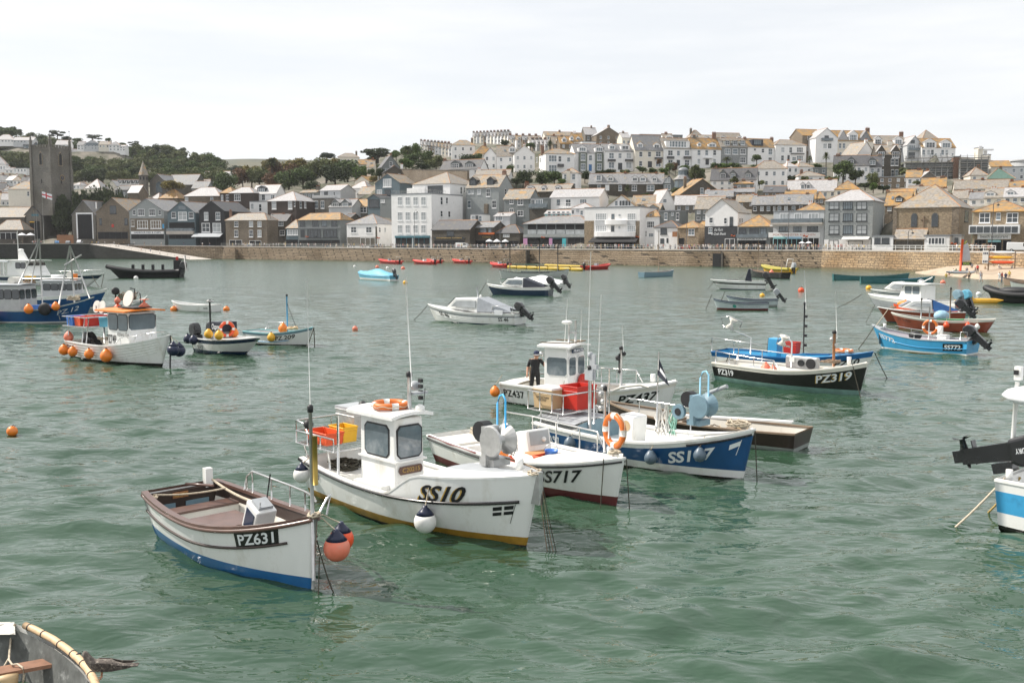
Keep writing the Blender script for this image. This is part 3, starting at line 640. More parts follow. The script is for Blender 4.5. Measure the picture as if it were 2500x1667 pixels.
# --- white cottages behind the church tower
lab=['white cottage stepping down the slope below the skyline bungalow','white terrace cottage below the wooded hill','small white cottage with grey roof near the cream house']
k=0
for(x,ye,x1,yb,yr,D,wm,rm)in((-80,560,70,640,470,520,WHITE,SLATEP),(60,625,150,660,600,515,WHITE,SLATE),(155,608,300,655,588,510,WHITE,LEAD),(0,745,70,800,680,490,WHITE,SLATE),(70,740,150,790,690,488,PALEGREY,SLATEP),(150,745,235,790,690,486,WHITE,SLATEL),(240,755,320,800,700,484,CREAM,SLATED),(320,750,410,800,715,480,WHITE,SLATE),(-20,840,60,900,770,470,WHITE,SLATED),(40,860,110,930,800,465,WHITE,SLATE),(-40,950,60,1040,880,455,CREAM,SLATEL),(20,960,110,1040,890,450,PALEGREY,SLATEP),(820,795,900,840,760,470,WHITE,SLATEP),(900,790,980,840,755,475,PALEGREY,SLATED)):
 flat=rm is LEAD
 h=H('A',x,ye,x1,yb,D,random.choice((-10,8,15)),8,'flat' if flat else random.choice(('gs','gs','hip')),None if flat else yr,wm,rm,'white flat roofed garage on the wooded slope' if flat else('white' if wm is WHITE else 'cream' if wm is CREAM else 'grey')+' walled '+lab[0 if x<0 else 1 if ye<800 else 2].replace('white ','')+{SLATE:', grey roofed',SLATED:', dark roofed',SLATEP:', pale roofed',SLATEL:', lichen roofed'}[rm]); h.root['group']='cottages behind the church tower'; h.auto(1,2 if x1-x<100 else 4)
 if not flat and random.random()<.6:h.chimney((x+x1)/2,yr-25,.8)
 # --- villas on the wooded skyline
for(x,ye,x1,yb,yr,wm,rm,rt,l)in((-60,285,155,310,225,WHITE,SLATEP,'hip','long low villa with pale roof on the wooded skyline'),(150,290,375,320,258,PALEGREY,SLATEP,'gs','long grey bungalow on the skyline above the blue-grey chalet'),(265,345,385,385,315,BLUEG,SLATED,'gs','blue-grey chalet below the skyline bungalow'),(625,340,780,370,292,WHITE,SLATEP,'gs','white bungalow on the skyline behind the church tower'),(870,345,945,395,305,WHITE,SLATE,'gs','white side wing of the glass gabled hillside villa'),(945,340,1135,392,288,PALEGREY,SLATEP,'gf','hillside villa with wide glazed gable'),(1110,340,1230,375,308,CREAM,SLATEB,'gs','cream hillside bungalow between villa and white house'),(1225,345,1350,410,305,WHITE,SLATE,'hip','tall white skyline house with bay windows'),(1350,360,1410,410,345,WHITE,SLATEP,'gs','small white skyline cottage beside the wood'),(800,430,880,475,390,WHITE,SLATEP,'gs','white cottage beside the tower battlements')):
 h=H('A',x,ye,x1,yb,640,6,10,rt,yr,wm,rm,l,'villa',cat='house')
 if 'gable' in l and 'wide' in l:h.panel('gable_glazing',965,318,1115,350,GL[1],.1)
 h.auto(2 if yb-ye>45 else 1,max(2,int((x1-x)/35)),wd=1.2)
 # ================================================================== town, centre
h=H('C',262,852,712,1470,312,-30,21,'flat',None,WHITE,LEAD,'tall plain white harbour hotel with twelve sash windows and blue shopfront','harbour_hotel',4.55,cat='hotel')
for x in(353,441,529,618):
 for a,b in((880,976),(1050,1146),(1195,1292)):h.window(x-27,a,x+27,b,pane=2,nx=2)
h.panel('shop_front',298,1318,692,1340,TEAL,.25); h.shop(305,1342,490,1470,TEAL,3); h.shop(505,1342,688,1470,TEAL,3)
for bx in((808,880,832,972),(808,1035,832,1105),(895,1040,918,1110),(870,885,890,960)):h.window(*bx,face='r',nx=1,pane=0)
m=MB(); W,Dp,hh=h.w,h.dep,h.h
for a,b in(((.1,.1),(W-.1,.1)),((.1,.1),(.1,Dp-.2)),((W-.1,.1),(W-.1,Dp*.45))):
 m.tube([(a[0],a[1],hh+1.5),(b[0],b[1],hh+1.5)],.04); m.tube([(a[0],a[1],hh+1.0),(b[0],b[1],hh+1.0)],.03)
 for i in range(9):t=i/8; x,y=a[0]+(b[0]-a[0])*t,a[1]+(b[1]-a[1])*t; m.tube([(x,y,hh+.3),(x,y,hh+1.5)],.03)
m.build('roof_railing',RAILP,h.root)
h=H('C',500,738,920,1470,326,-30,22,'hip',612,WHITE,SLATEB,'upper white block with hipped slate roof rising behind the harbour hotel','hotel_block',4.6,cat='hotel')
h.window(665,757,836,848,nx=6,ny=1,dark=True,pane=0); h.panel('terrace_wall',438,785,640,848,WHITE,.5)
for bx in((928,890,952,980),(1030,895,1056,990),(1030,1045,1052,1137),(1032,765,1050,850),(1070,770,1082,835)):h.window(*bx,face='r',nx=1,pane=0)
h=H('C',1100,775,1465,1130,322,-28,12,'gs',642,HUNGL,SLATEL,'tall slate-hung house with twin glazed dormers and brick chimney','slate_house')
h.dormer(1132,655,1215,748,DFRAME,SLATEL,off=1.0,dark=True); h.dormer(1330,655,1412,745,DFRAME,SLATEL,off=1.0,dark=True); h.chimney(1528,575,1.6,BRICK,pots=4)
for bx in((1115,920,1152,1005),(1390,918,1437,1006),(1324,790,1370,876),(1224,795,1263,852),(1118,805,1148,850),(1158,805,1184,850)):h.window(*bx)
h.panel('chimney_breast',1310,960,1350,1130,STONE,.8); h.row(1,1540,1540,785,860,18,face='r')
h=H('C',1522,905,1810,1230,308,-28,9,'gs',800,HUNG,SLATEL,'dark slate-hung house with four white casements','slate_house')
for bx in((1588,908,1630,960),(1678,908,1740,972),(1588,1010,1630,1082),(1675,1035,1742,1096)):h.window(*bx,nx=2,pane=0)
h=H('C',1815,905,2018,1190,303,-28,6,'flat',None,HUNG,LEAD,'glazed balcony link between slate house and white restaurant','slate_house'); h.window(1830,908,1870,1000,nx=2,ny=1); h.window(1880,908,1960,1000,nx=3,ny=1); h.panel('balcony_glass',1815,960,2015,1002,GL[1],1.0); h.panel('stone_base',1815,1020,2015,1190,STONED,.05)
h=H('C',712,1250,1140,1475,300,-30,10,'gs',1150,STONED,SLATED,'low dark stone tavern with black slate roof beside the hotel','tavern',4.5,cat='tavern'); h.window(880,1265,960,1320,nx=3,dark=True); h.sign('FISHERMANS TAVERN',735,1335,1080,1352,DFRAME,TEXTG,.6); h.shop(740,1375,1080,1475,DFRAME,5)
h=H('C',1142,1225,1405,1475,297,-30,9,'gs',1168,STONED,SLATE,'stone tavern wing with flower balcony and arched sign','tavern',4.5,cat='tavern'); h.window(1250,1235,1330,1282,nx=2,dark=True); h.window(1345,1235,1385,1282,nx=1,dark=True)
h.panel('flower_box',1245,1283,1420,1303,M('orange_flowers',(0.5,0.12,0.03),.8,.7,6),.5); h.shop(1150,1375,1400,1475,DFRAME,3)
h.sign('TAVERN',1270,1325,1385,1345,BROWNW,TEXTG,.6)
h=H('C',1420,1292,1700,1475,294,-30,8,'hip',1195,STONED,SLATED,'low dark hip roofed cottage beside the lamp post','tavern',4.5,cat='cottage'); h.window(1515,1300,1585,1332,nx=3); h.shop(1450,1380,1690,1475,DFRAME,4)
h=H('C',1148,1080,1280,1180,310,-28,6,'flat',None,WHITE,LEAD,'small white flat roofed annexe with glazed doors behind the tavern'); h.window(1158,1092,1198,1162,nx=1); h.window(1204,1092,1236,1165,nx=1,dark=True); h.window(1240,1092,1275,1162,nx=1)
h=H('C',1412,1100,1590,1240,305,-28,7,'gs',1065,PALEGREY,SLATEP,'lean-to with white roof and glass porch behind the tavern'); h.window(1430,1100,1510,1145,nx=3)
h=H('D',130,1185,850,1475,283,-30,11,'hip',1098,HUNG,SLATE,'wide hip roofed restaurant with six open upper bays over shops','wharf_restaurant',4.5,cat='restaurant')
for i in range(6):
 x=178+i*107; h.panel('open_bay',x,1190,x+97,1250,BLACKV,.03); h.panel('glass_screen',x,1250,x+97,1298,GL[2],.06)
h.panel('fascia',132,1302,848,1332,HUNGL,.3); h.panel('mauve_panel',130,1345,175,1420,M('mauve_paint',(.5,.25,.42),.5),.2); h.panel('mauve_panel',420,1345,455,1420,MATS['mauve_paint'],.2); h.shop(180,1345,420,1475,DFRAME,3); h.shop(460,1350,565,1475,TEAL,1); h.panel('turquoise_panel',570,1345,608,1475,M('turquoise_paint',(.06,.4,.45),.5),.2); h.shop(630,1345,845,1475,DFRAME,3)
h=H('D',815,1005,1435,1475,270,-30,13,'flat',None,WHITE,LEAD,'white art deco guest house with curved balconies and bay windows','guest_house',4.45,cat='hotel')
for y0,y1 in((1066,1140),(1203,1272)):
 h.window(940,y0,1066,y1,nx=5,ny=3,pane=2); h.window(1298,y0,1392,y1,nx=4,ny=3,pane=2)
h.window(1120,1073,1152,1126,nx=1,dark=True); h.window(1198,1073,1224,1103,nx=1); h.window(1116,1205,1152,1270,nx=1,dark=True); h.window(1196,1208,1222,1240,nx=1)
for x0,y0,x1,y1,o_ in((1050,1145,1302,1190,1.3),(930,1276,1392,1325,1.6)):
 a_,b_=h.loc(x0,y0),h.loc(x1,y1); m=MB(); xm,hw=(a_.x+b_.x)/2,(b_.x-a_.x)/2
 arc=[(xm-hw,.02)]+[(xm-hw*math.cos(math.pi*i/10),-o_*math.sin(math.pi*i/10)**.5)for i in range(11)]+[(xm+hw,.02)]
 m.prism(arc,b_.z,a_.z,ax='z'); m.build('balcony',WHITE,h.root)
for x0,y0,x1,y1 in((940,1142,1050,1200),(1302,1142,1392,1200)):h.panel('grey_band',x0,y0,x1,y1,PALEGREY,.1)
h.panel('stone_pier',817,1150,920,1475,STONEL,.06); h.panel('stone_pier',1392,1150,1434,1475,STONE,.06); h.awning(905,1338,1432,1395,BLACKW,3.0); h.shop(930,1360,1400,1475,DFRAME,6)
h=H('D',665,1015,905,1200,284,-20,8,'hip',950,WHITE,SLATEP,'small white stucco house with hip roof beside the deco guest house'); h.window(672,1030,700,1075,nx=1); h.window(722,1018,760,1060,nx=2); h.window(770,1035,800,1085,nx=1)
h=H('D',430,885,985,1090,302,-22,11,'gs',798,WHITE,SLATEP,'long white restaurant with grey roof and terrace railing','hill_restaurant',cat='restaurant'); h.window(505,912,541,972,dark=True); h.window(605,908,662,990,nx=2); h.window(763,908,842,952,nx=3)
m=MB(); a_,b_=h.loc(530,950),h.loc(680,1005)
for z_ in(a_.z,(a_.z+b_.z)/2):m.tube([(a_.x,-1.5,z_),(b_.x,-1.5,z_)],.04)
for i in range(8):x=a_.x+(b_.x-a_.x)*i/7; m.tube([(x,-1.5,b_.z),(x,-1.5,a_.z)],.03)
m.bbox((a_.x,-1.6,b_.z-.15),(b_.x,0,b_.z)); m.build('terrace',WHITE,h.root)
h=H('D',370,1070,660,1120,292,-28,5,'gs',1035,AQUA,SLATEP,'small turquoise glazed hut behind the wide restaurant','garden_hut',cat='hut'); h.row(5,420,630,1045,1095,35)
h=H('D',135,820,640,880,322,-22,9,'gs',748,STONED,SLATEB,'terrace with three little white dormers above the long white restaurant'); h.dormer(172,750,235,800,WHITE,SLATE); h.dormer(330,750,380,820,WHITE,SLATE); h.dormer(485,750,545,800,WHITE,SLATE); h.chimney(165,705,1.6,BRICK)
h=H('D',1060,995,1400,1080,292,-15,10,'gf',865,WHITE,SLATEO,'white gabled house with wide attic window and orange roof edges'); h.window(1203,920,1342,982,nx=4,ny=1); h.window(1160,925,1190,980,nx=1)
h=H('D',1345,965,1650,1060,300,-18,9,'gs',868,STONE,SLATEL,'cottage with patchy brown slate roof and one skylight'); h.skylight(1465,905,1500,935,2.0)
h=H('D',1428,1045,1650,1150,284,-24,8,'gs',970,HUNG,SLATEB,'slate cottage with twin gabled dormers above the lichened corner house'); h.dormer(1432,970,1518,1040,HUNGL,SLATEO,off=.15); h.dormer(1545,970,1632,1040,HUNGL,SLATEO,off=.15)
h=H('D',1650,960,1840,1040,296,18,9,'gf',800,WHITE,SLATEP,'white gabled cottage facing the stone hall'); h.window(1700,905,1740,945)
h=H('D',1470,1105,1655,1475,266,-30,8,'hip',1030,WHITE,SLATEO,'narrow white house with mustard lichened roof and balcony bay','quay_house',4.45); h.window(1520,1155,1605,1228,nx=4); h.window(1548,1075,1575,1110,nx=2); h.window(1540,1290,1595,1330,nx=3); h.window(1497,1260,1515,1330,nx=1)
h=H('D',1655,1045,1890,1240,264,-28,8,'flat',None,HUNG,LEAD,'dark flat roofed slate house behind the white corner cafe'); h.window(1715,1060,1750,1140,nx=1); h.window(1850,1060,1880,1140,nx=1); h.window(1795,1055,1820,1090)
h=H('D',1603,1228,1860,1475,256,-30,9,'hip',1150,WHITE,SLATED,'white corner cafe with dark open window','quay_cafe',4.42,cat='cafe'); h.window(1672,1232,1745,1302,nx=1,ny=1,dark=True,pane=0); h.window(1670,1348,1712,1402,nx=2,dark=True); h.door(1740,1345,1760,1400)
h=H('D',1860,1232,2095,1475,251,-30,9,'hip',1155,STONEL,SLATEO,'buff stone cafe with mustard roof and wooden sign','quay_cafe',4.42,cat='cafe'); h.window(1985,1240,2055,1312,nx=2,pane=1); h.panel('wooden_sign',1808,1272,1860,1330,WOOD,.2); h.shop(1880,1350,1935,1475,DFRAME,1)
h=H('D',2095,1210,2170,1475,254,-30,8,'gs',1165,STONED,SLATEO,'narrow dark stone house behind the lamp post','quay_house',4.42)
h=H('D',865,735,1290,900,346,-10,10,'gs',622,STONED,SLATE,'long grey terrace half with two white dormers','slate_terrace'); h.dormer(945,635,1008,697,WHITE,LEAD,True); h.dormer(1075,640,1142,697,WHITE,SLATE)
for x in(980,1218):h.window(x-20,748,x+20,810)
h.panel('white_panel',1050,745,1095,810,WFRAME); h.chimney(1275,595,1.0,BRICK)
h=H('D',1290,735,1700,900,343,-10,10,'gs',622,STONED,SLATE,'long grey terrace half with three white dormers','slate_terrace'); h.dormer(1350,640,1418,702,WHITE,SLATE); h.dormer(1438,640,1508,702,WHITE,SLATE); h.dormer(1575,645,1632,702,WHITE,SLATE)
for x,w_ in((1378,56),(1560,84)):h.window(x-w_/2,748,x+w_/2,812,nx=2)
h.chimney(1625,600,1.0,BRICK)
h=H('D',1700,730,1830,860,340,-10,10,'gf',640,HUNG,SLATED,'dark gabled end house with big white window beside the dome'); h.window(1718,665,1782,718,nx=2); h.window(1720,745,1785,800,nx=2)
h=H('D',565,615,740,820,338,-14,8,'hip',555,WHITE,SLATEB,'narrow white house with stained chimney breast below the terrace'); h.window(587,625,612,685); h.window(675,622,712,688); h.window(685,728,714,790); h.panel('chimney_breast',620,590,655,740,CREAM,.5); h.chimney(638,565,1.2,BRICK,yl=.6)
# upper white terrace: its fronts turn away to the right, its left gables catch the sun
TY=14
h=H('D',378,398,705,610,378,TY,11,'hip',338,WHITE,SLATEL,'white end house of the upper terrace with two-storey bay and lit gable','terrace_house'); h.window(412,410,505,488,nx=3); h.window(412,518,505,602,nx=3); h.window(522,420,555,488); h.window(620,435,655,488); h.panel('porch',512,510,578,545,SLATED,1.0); h.chimney(345,300,1.4,BRICK); h.row(2,280,320,440,490,12,face='l')
h=H('D',708,385,1040,600,384,TY,10,'gs',290,WHITE,SLATE,'terrace house with green-grey bays and two white gablets','terrace_house')
h.panel('green_bay',750,385,840,595,M('sage_paint',(.15,.17,.14),.6),.7); h.panel('green_bay',938,385,1028,595,MATS['sage_paint'],.7)
for x in(805,988):h.window(x-30,395,x+20,470,off=-.72,nx=2,pane=1); h.window(x-30,505,x+20,582,off=-.72,nx=2,pane=1)
h.dormer(748,295,842,370,WHITE,SLATED,off=-.3); h.dormer(938,295,1030,370,WHITE,SLATED,off=-.3); h.window(865,410,902,475); h.door(865,515,898,590,PBLUE); h.chimney(1010,270,1.2,BRICK)
h=H('D',1042,368,1382,580,385,TY,10,'gs',290,WHITE,SLATE,'white terrace house with two gabled dormers and slate canopies','terrace_house')
h.dormer(1095,280,1162,345,WHITE,SLATEP); h.dormer(1228,280,1325,348,WHITE,SLATEP,nx=2)
for x in(1120,1315):
 h.window(x-27,383,x+27,452,nx=2); h.window(x-32,488,x+32,560,nx=2); h.panel('canopy',x-42,456,x+42,482,SLATED,.8)
h.window(1198,388,1232,448,nx=2); h.door(1195,498,1240,575); h.chimney(1352,240,1.4,BRICK)
h=H('D',1384,352,1705,560,386,TY,10,'gs',190,CREAM,SLATE,'cream terrace house with tall brown roof','terrace_house')
h.dormer(1412,262,1475,325,WHITE,SLATEO); h.dormer(1595,265,1665,335,WHITE,SLATEO)
for x in(1450,1548):h.window(x-18,370,x+18,432)
h.window(1448-18,475,1448+18,535); h.window(1618,368,1675,430,nx=2); h.window(1618,472,1675,540,nx=2); h.panel('canopy',1605,435,1690,460,SLATED,.8); h.door(1530,480,1575,550); h.chimney(1655,205,2.0,STONEG,pots=4)
h=H('D',1707,335,2030,545,388,TY,10,'gs',225,WHITE,SLATEB,'white terrace house with full width glass dormer','terrace_house')
h.dormer(1735,245,2000,328,WHITE,LEAD,True,nx=6,off=.3)
for x in(1783,1970):h.window(x-27,355,x+27,418,nx=2); h.window(x-27,462,x+27,530,nx=2); h.panel('canopy',x-38,425,x+38,452,SLATED,.8)
h.window(1857,358,1890,420); h.door(1855,465,1890,530); h.chimney(1725,215,1.2,BRICK)
h=H('E',182,340,505,535,390,TY,10,'gs',225,WHITE,SLATEO,'white terrace house with porch columns and mustard roof','terrace_house')
for x in(260,347,437):h.window(x-17,352,x+17,415)
h.window(243,450,275,512); h.window(420,450,452,505); h.panel('porch',310,435,408,448,WFRAME,1.2); h.door(335,455,372,520); h.dormer(245,262,285,308,WHITE,SLATEO); h.dormer(365,262,455,320,WHITE,SLATEO,nx=2); h.chimney(205,180,1.5,STONEG,pots=4)
h=H('E',508,318,802,510,393,TY,10,'gs',225,GREY,SLATEB,'terrace house with grey stone front and white bays','terrace_house')
for x in(582,668,755):h.window(x-30,338,x+30,402,nx=3 if x!=668 else 1); h.dormer(x-30,243,x+28,302,HUNG,SLATEO,True,off=.4)
h.window(722,432,785,500,nx=3); h.panel('white_band',510,402,800,410,WFRAME,.15); h.chimney(430,145,1.8,BRICK,pots=3); h.chimney(775,200,1.4,BRICK)
h=H('E',805,320,1118,500,396,TY,10,'gs',232,WHITE,SLATEO,'white terrace house with black boarded dormer strip','terrace_house')
h.dormer(862,233,980,298,TARPN,LEAD,True,off=.4,dark=True,nx=4); h.window(877,335,902,362); h.window(965,338,995,385); h.window(1042,335,1085,408,nx=2); h.window(1042,435,1080,490); h.chimney(1080,205,1.6,BRICK,pots=4)
h=H('E',1120,300,1465,490,398,TY,10,'hip',240,WHITE,SLATEB,'white end of terrace house with two-storey bays','terrace_house')
h.window(1187,320,1222,382); h.window(1278,320,1308,388,nx=2); h.window(1360,322,1432,382,nx=4); h.window(1360,415,1432,475,nx=4); h.window(1185,412,1215,475); h.door(1258,412,1280,475); h.panel('canopy',1295,388,1440,402,SLATED,.8); h.window(1310,432,1352,475,nx=2)
# houses on and behind the crest
for(z,x,ye,x1,yb,yr,D,yw,rt,wm,rm,l,ex)in(('D',540,280,690,340,205,430,10,'gs',STONE,SLATEO,'stone crest house with orange roof and two white gabled dormers',[(565,200,612,262),(655,190,692,240)]),('D',460,285,560,340,200,436,10,'gs',STONE,SLATEB,'brown crest house beside the palm tree',[(505,205,555,265)]),('D',690,255,800,330,165,434,10,'gs',CREAM,SLATEO,'cream crest house with orange roof next to the flat roofed block',[(722,195,770,250)]),('D',790,262,945,340,None,420,12,'flat',WHITE,LEAD,'white flat roofed crest house with ribbon window',[]),('D',950,185,1225,300,98,450,12,'gf',STONE,SLATEP,'broad brown gabled house topping the crest',[]),('D',825,180,960,260,105,462,12,'gs',STONEG,SLATEP,'pale roofed crest house with twin chimneys',[]),('D',370,190,700,250,152,520,8,'gs',CREAM,SLATEL,'long low roof on the crest behind the palm',[]),('D',1240,215,1330,320,165,440,12,'gs',CREAM,SLATEP,'pale roofed house in the dip of the crest',[]),('D',1440,185,1920,260,None,470,10,'flat',HUNG,LEAD,'long dark flat roofed block on the skyline',[]),('D',1720,260,1830,300,175,420,12,'gs',WHITE,SLATEB,'white crest house with arched dormer',[(1735,175,1812,240)]),('D',1840,240,1995,290,None,424,12,'flat',WHITE,LEAD,'white crest house with wide flat glass front',[]),('D',1990,240,2190,300,130,440,10,'hip',STONEG,SLATEB,'stone crest house with a tall five-pot chimney',[]),('D',2130,240,2306,300,190,430,12,'gs',HUNG,SLATEB,'slate crest house with two little white dormers',[(2150,195,2205,240),(2225,195,2275,240)]),('E',470,250,745,300,165,450,10,'gs',WHITE,SLATEB,'long crest house with skylights and white dormers',[(505,190,555,225),(690,190,740,235)]),('C',935,300,1195,470,243,440,4,'hip',WHITE,SLATEL,'square white house with lichened hip roof above the gardens',[]),('C',1200,400,1420,440,305,430,10,'hip',CREAM,SLATEO,'low house with rounded orange roof beside the white villa',[]),('C',1300,410,1440,575,330,400,0,'gf',WHITE,SLATED,'white villa wing with verandah and little gablet',[]),('C',1445,420,1640,590,310,396,2,'gs',WHITE,SLATEB,'white villa with bays and a central gabled dormer',[(1580,305,1655,375)]),('C',1640,395,1870,590,303,392,6,'gf',WHITE,SLATEB,'white villa with broad plain gable end',[]),('C',805,570,1250,660,470,366,-24,'gs',WHITE,SLATED,'white cottage with black slate roof and two slate dormers',[(925,472,1025,558),(1085,478,1180,560)]),('C',1200,640,1580,690,580,345,-10,'gs',WHITE,SLATEB,'low white cottage with brown roof below the black roofed one',[]),('C',150,545,350,620,415,400,20,'gf',HUNG,SLATED,'dark slate house with round gable window among the garden trees',[]),('C',185,600,400,680,530,380,15,'gf',STONED,SLATED,'dark cottage with white bargeboard above the garden wall',[]),('C',-20,545,60,620,470,420,0,'gs',CREAM,SLATEL,'small lichen roofed cottage beside the slate house with round window',[]),('B',1730,250,1965,330,205,540,6,'hip',CREAM,SLATEB,'crest villa crowded with chimney stacks behind the wood',[]),('B',1965,330,2140,440,280,470,8,'gs',CREAM,SLATEO,'hillside cottage with orange roof beside the garden trees',[]),('E',390,690,900,830,562,312,-18,'gs',WHITE,SLATED,'white house with dark roof and three gabled slate dormers',[(498,575,565,680),(612,582,675,670),(780,582,850,680)]),('E',880,568,1246,780,475,330,-6,'hip',WHITE,SLATEB,'large white house with hip roof and rooftop lantern',[]),('E',1250,545,1375,690,490,336,10,'hip',WHITE,SLATEP,'white cube house with slate hip roof beside the garden room',[]),('E',1375,545,1540,640,488,338,10,'hip',WHITE,SLATEB,'white cottage with brown hip roof and blue door',[]),('E',1380,650,1670,720,595,322,0,'hip',WHITE,SLATEB,'low white garden cottage with five small panes',[]),('E',1545,560,1700,625,None,334,0,'flat',HUNG,LEAD,'dark flat roofed garden room',[]),('E',45,860,540,930,680,298,14,'gf',STONED,SLATEO,'stone hall with one big gable and vivid orange roof',[]),('E',-10,970,350,1040,868,282,-12,'gs',STONEG,SLATEP,'long bright white roofed store with three skylights',[]),('E',330,880,640,940,808,290,-12,'gs',STONE,SLATE,'grey roofed cottage with orange ridge behind the bright roof',[]),('E',655,735,870,820,705,302,-12,'hip',HUNG,SLATEO,'small slate cottage with orange rimmed roof and two-light window',[]),('E',640,830,880,880,790,292,-12,'gs',STONE,SLATE,'long slate roofed cottage below the slate-hung one',[]),('E',985,830,1230,880,765,300,-20,'gs',STONE,SLATED,'brown slate roofed outbuilding beside the big white house',[]),('E',215,1015,520,1160,885,264,-22,'gs',HUNG,SLATEB,'slate house with pale patched roof behind the black and white restaurant',[]),('E',680,940,900,1000,862,280,-16,'gs',STONE,SLATEL,'lichened roof cottage with stone chimney',[]),('E',855,970,1230,1060,875,272,-20,'gs',STONED,SLATE,'long dark walled store with blue-grey slate roof',[]),('E',1120,965,1530,1060,855,268,-20,'gs',STONED,SLATE,'broad blue-grey slate roof behind the glazed kitchen building',[]),('E',1225,905,1570,960,812,286,-18,'gs',CREAM,SLATEO,'orange roofed cottage above the broad blue-grey roof',[]),('E',1560,905,1670,960,820,284,-18,'hip',STONE,SLATEO,'small orange hip beside the red chimney',[]),('E',1250,815,1800,900,695,306,-20,'gs',CREAM,SLATEP,'long pale roofed cottage row with two white dormers',[(1405,712,1450,790),(1470,712,1515,790)]),('E',1790,800,2060,880,700,300,-20,'hip',CREAM,SLATEO,'mustard hip roofed end of the pale cottage row',[]),('E',1370,1035,1665,1100,950,246,-30,'hip',STONED,SLATEO,'mustard roof behind the glazed kitchen building',[]),('F',165,530,560,720,418,334,-16,'gs',WHITE,SLATED,'dark roofed house with slate dormers and white end gable',[(325,430,395,515),(560,440,640,520)]),('F',560,540,700,720,425,332,-16,'gs',PALEGREY,SLATED,'glazed dark roofed wing beside the big round tree',[]),('F',660,660,1020,790,None,318,-16,'flat',STONE,LEAD,'modern low house with terrace glass below the twin gables',[]),('F',975,660,1145,760,585,308,-24,'gs',WHITE,SLATEO,'white cottage with vivid orange roof beside the scaffold',[]),('F',1150,770,1420,830,672,290,-24,'gs',STONE,SLATEO,'orange roofed cottage behind the big chapel',[]),('F',1000,850,1300,900,765,262,-24,'gs',STONE,SLATEL,'brown lichened cottage with skylights behind the chapel',[]),('F',740,975,1010,1060,830,232,-30,'gs',STONE,SLATEO,'mustard roofed cottage with dark dormer beside the chapel',[(860,868,940,930)]),('F',790,870,1060,940,800,248,-28,'gs',CREAM,SLATEO,'orange patched cottage above the mustard roof',[]),('F',1530,790,2150,850,695,288,-18,'gs',CREAM,SLATEB,'very long low brown roof behind the chapel',[]),('F',1700,640,1890,700,545,300,-10,'pyr',CREAM,SLATEB,'cream summerhouse with pyramid roof beside the scaffold',[]),('F',1890,680,2200,740,560,306,-14,'hip',CREAM,M('green_slate',(.09,.16,.13),.6,.2,1.5),'house with dark green hip roof',[]),('F',2050,548,2320,700,None,335,-14,'flat',PALEGREY,LEAD,'modern pale building with long window band below the round drum',[]),('F',2080,880,2330,960,780,238,-30,'gs',CREAM,SLATEP,'cream house with pale roof and skylight behind the beach restaurant',[(2110,800,2200,860)]),('F',1860,890,2080,960,790,246,-30,'gs',CREAM,SLATEB,'cream house with white framed dormer beside the chapel roof',[(1870,815,1985,870)]),('F',1500,900,1700,985,815,256,-28,'gs',CREAM,SLATEB,'cream cottage peeping over the chapel roof',[]),('F',1690,905,1885,985,830,252,-28,'gs',WHITE,SLATE,'white cottage with grey roof beside the chapel roof',[]),('F',700,1060,845,1480,None,240,-30,'flat',STONED,LEAD,'dark stone alley house between slate block and chapel',[]),('F',1270,850,1440,900,790,278,-20,'gs',STONE,SLATEL,'brown cottage tucked behind the chapel roof',[]),('F',2150,790,2330,850,710,262,-24,'gs',BRICK,SLATEO,'red chimneyed cottage row above the beach restaurant',[]),):
 h=H(z,x,ye,x1,yb,D,yw,9,rt,yr,wm,rm,l,'house')
 for dd in ex:h.dormer(*dd,wm=HUNG if 'slate dormer' in l else(DFRAME if 'dark dormer' in l else WHITE))
 hpx=yb-ye
 if hpx>45:h.auto(2 if hpx>110 else 1,max(2,int((x1-x)/75)),wd=1.1)
 if rt=='gf' and hpx<100 and ye-yr>70:h.window((x+x1)/2-18,ye-(ye-yr)*.45,(x+x1)/2+18,ye-8)
 if random.random()<.75 and rt!='flat':h.chimney(x+(x1-x)*random.choice((.12,.5,.88)),(yr or ye)-28,random.uniform(.9,1.5),pots=random.choice((2,3,4)))
 if rt=='gs' and random.random()<.4:h.skylight(x+(x1-x)*.4,0,x+(x1-x)*.4+25,0,2.2)
 # long terraces climbing the far slope: dormers and chimneys in file
for(zn,xa,ya,xb,yb_,n,D0,D1,g)in(('C',1180,195,1570,190,11,640,520,'terrace climbing the far crest'),('C',1590,235,1880,245,5,500,470,'terrace climbing the far crest'),('C',590,290,900,330,9,600,480,'terrace above the gardens'),('D',230,290,370,290,4,455,440,'terrace behind the palm')):
 for i in range(n):
  t=i/(n-1); x=xa+(xb-xa)*t; y=ya+(yb_-ya)*t; D=D0+(D1-D0)*t; wpx=(xb-xa)/n*1.05; s_=40*520/D
  h=H(zn,x,y,x+wpx,y+s_*2.2,D,5,9,'gs',y-s_*1.1,random.choice((WHITE,CREAM,STONE,PALEGREY)),random.choice((SLATE,SLATEB,SLATEL,SLATEP)),'narrow house of the '+g,'terrace_house'); h.root['group']=g
  h.auto(2,1,wd=.9); h.dormer(x+wpx*.3,y-s_*.85,x+wpx*.8,y-s_*.05,WHITE,SLATE,off=.5); h.chimney(x+wpx*.05,y-s_*1.75,1.5,random.choice((STONEG,BRICK)),pots=4)
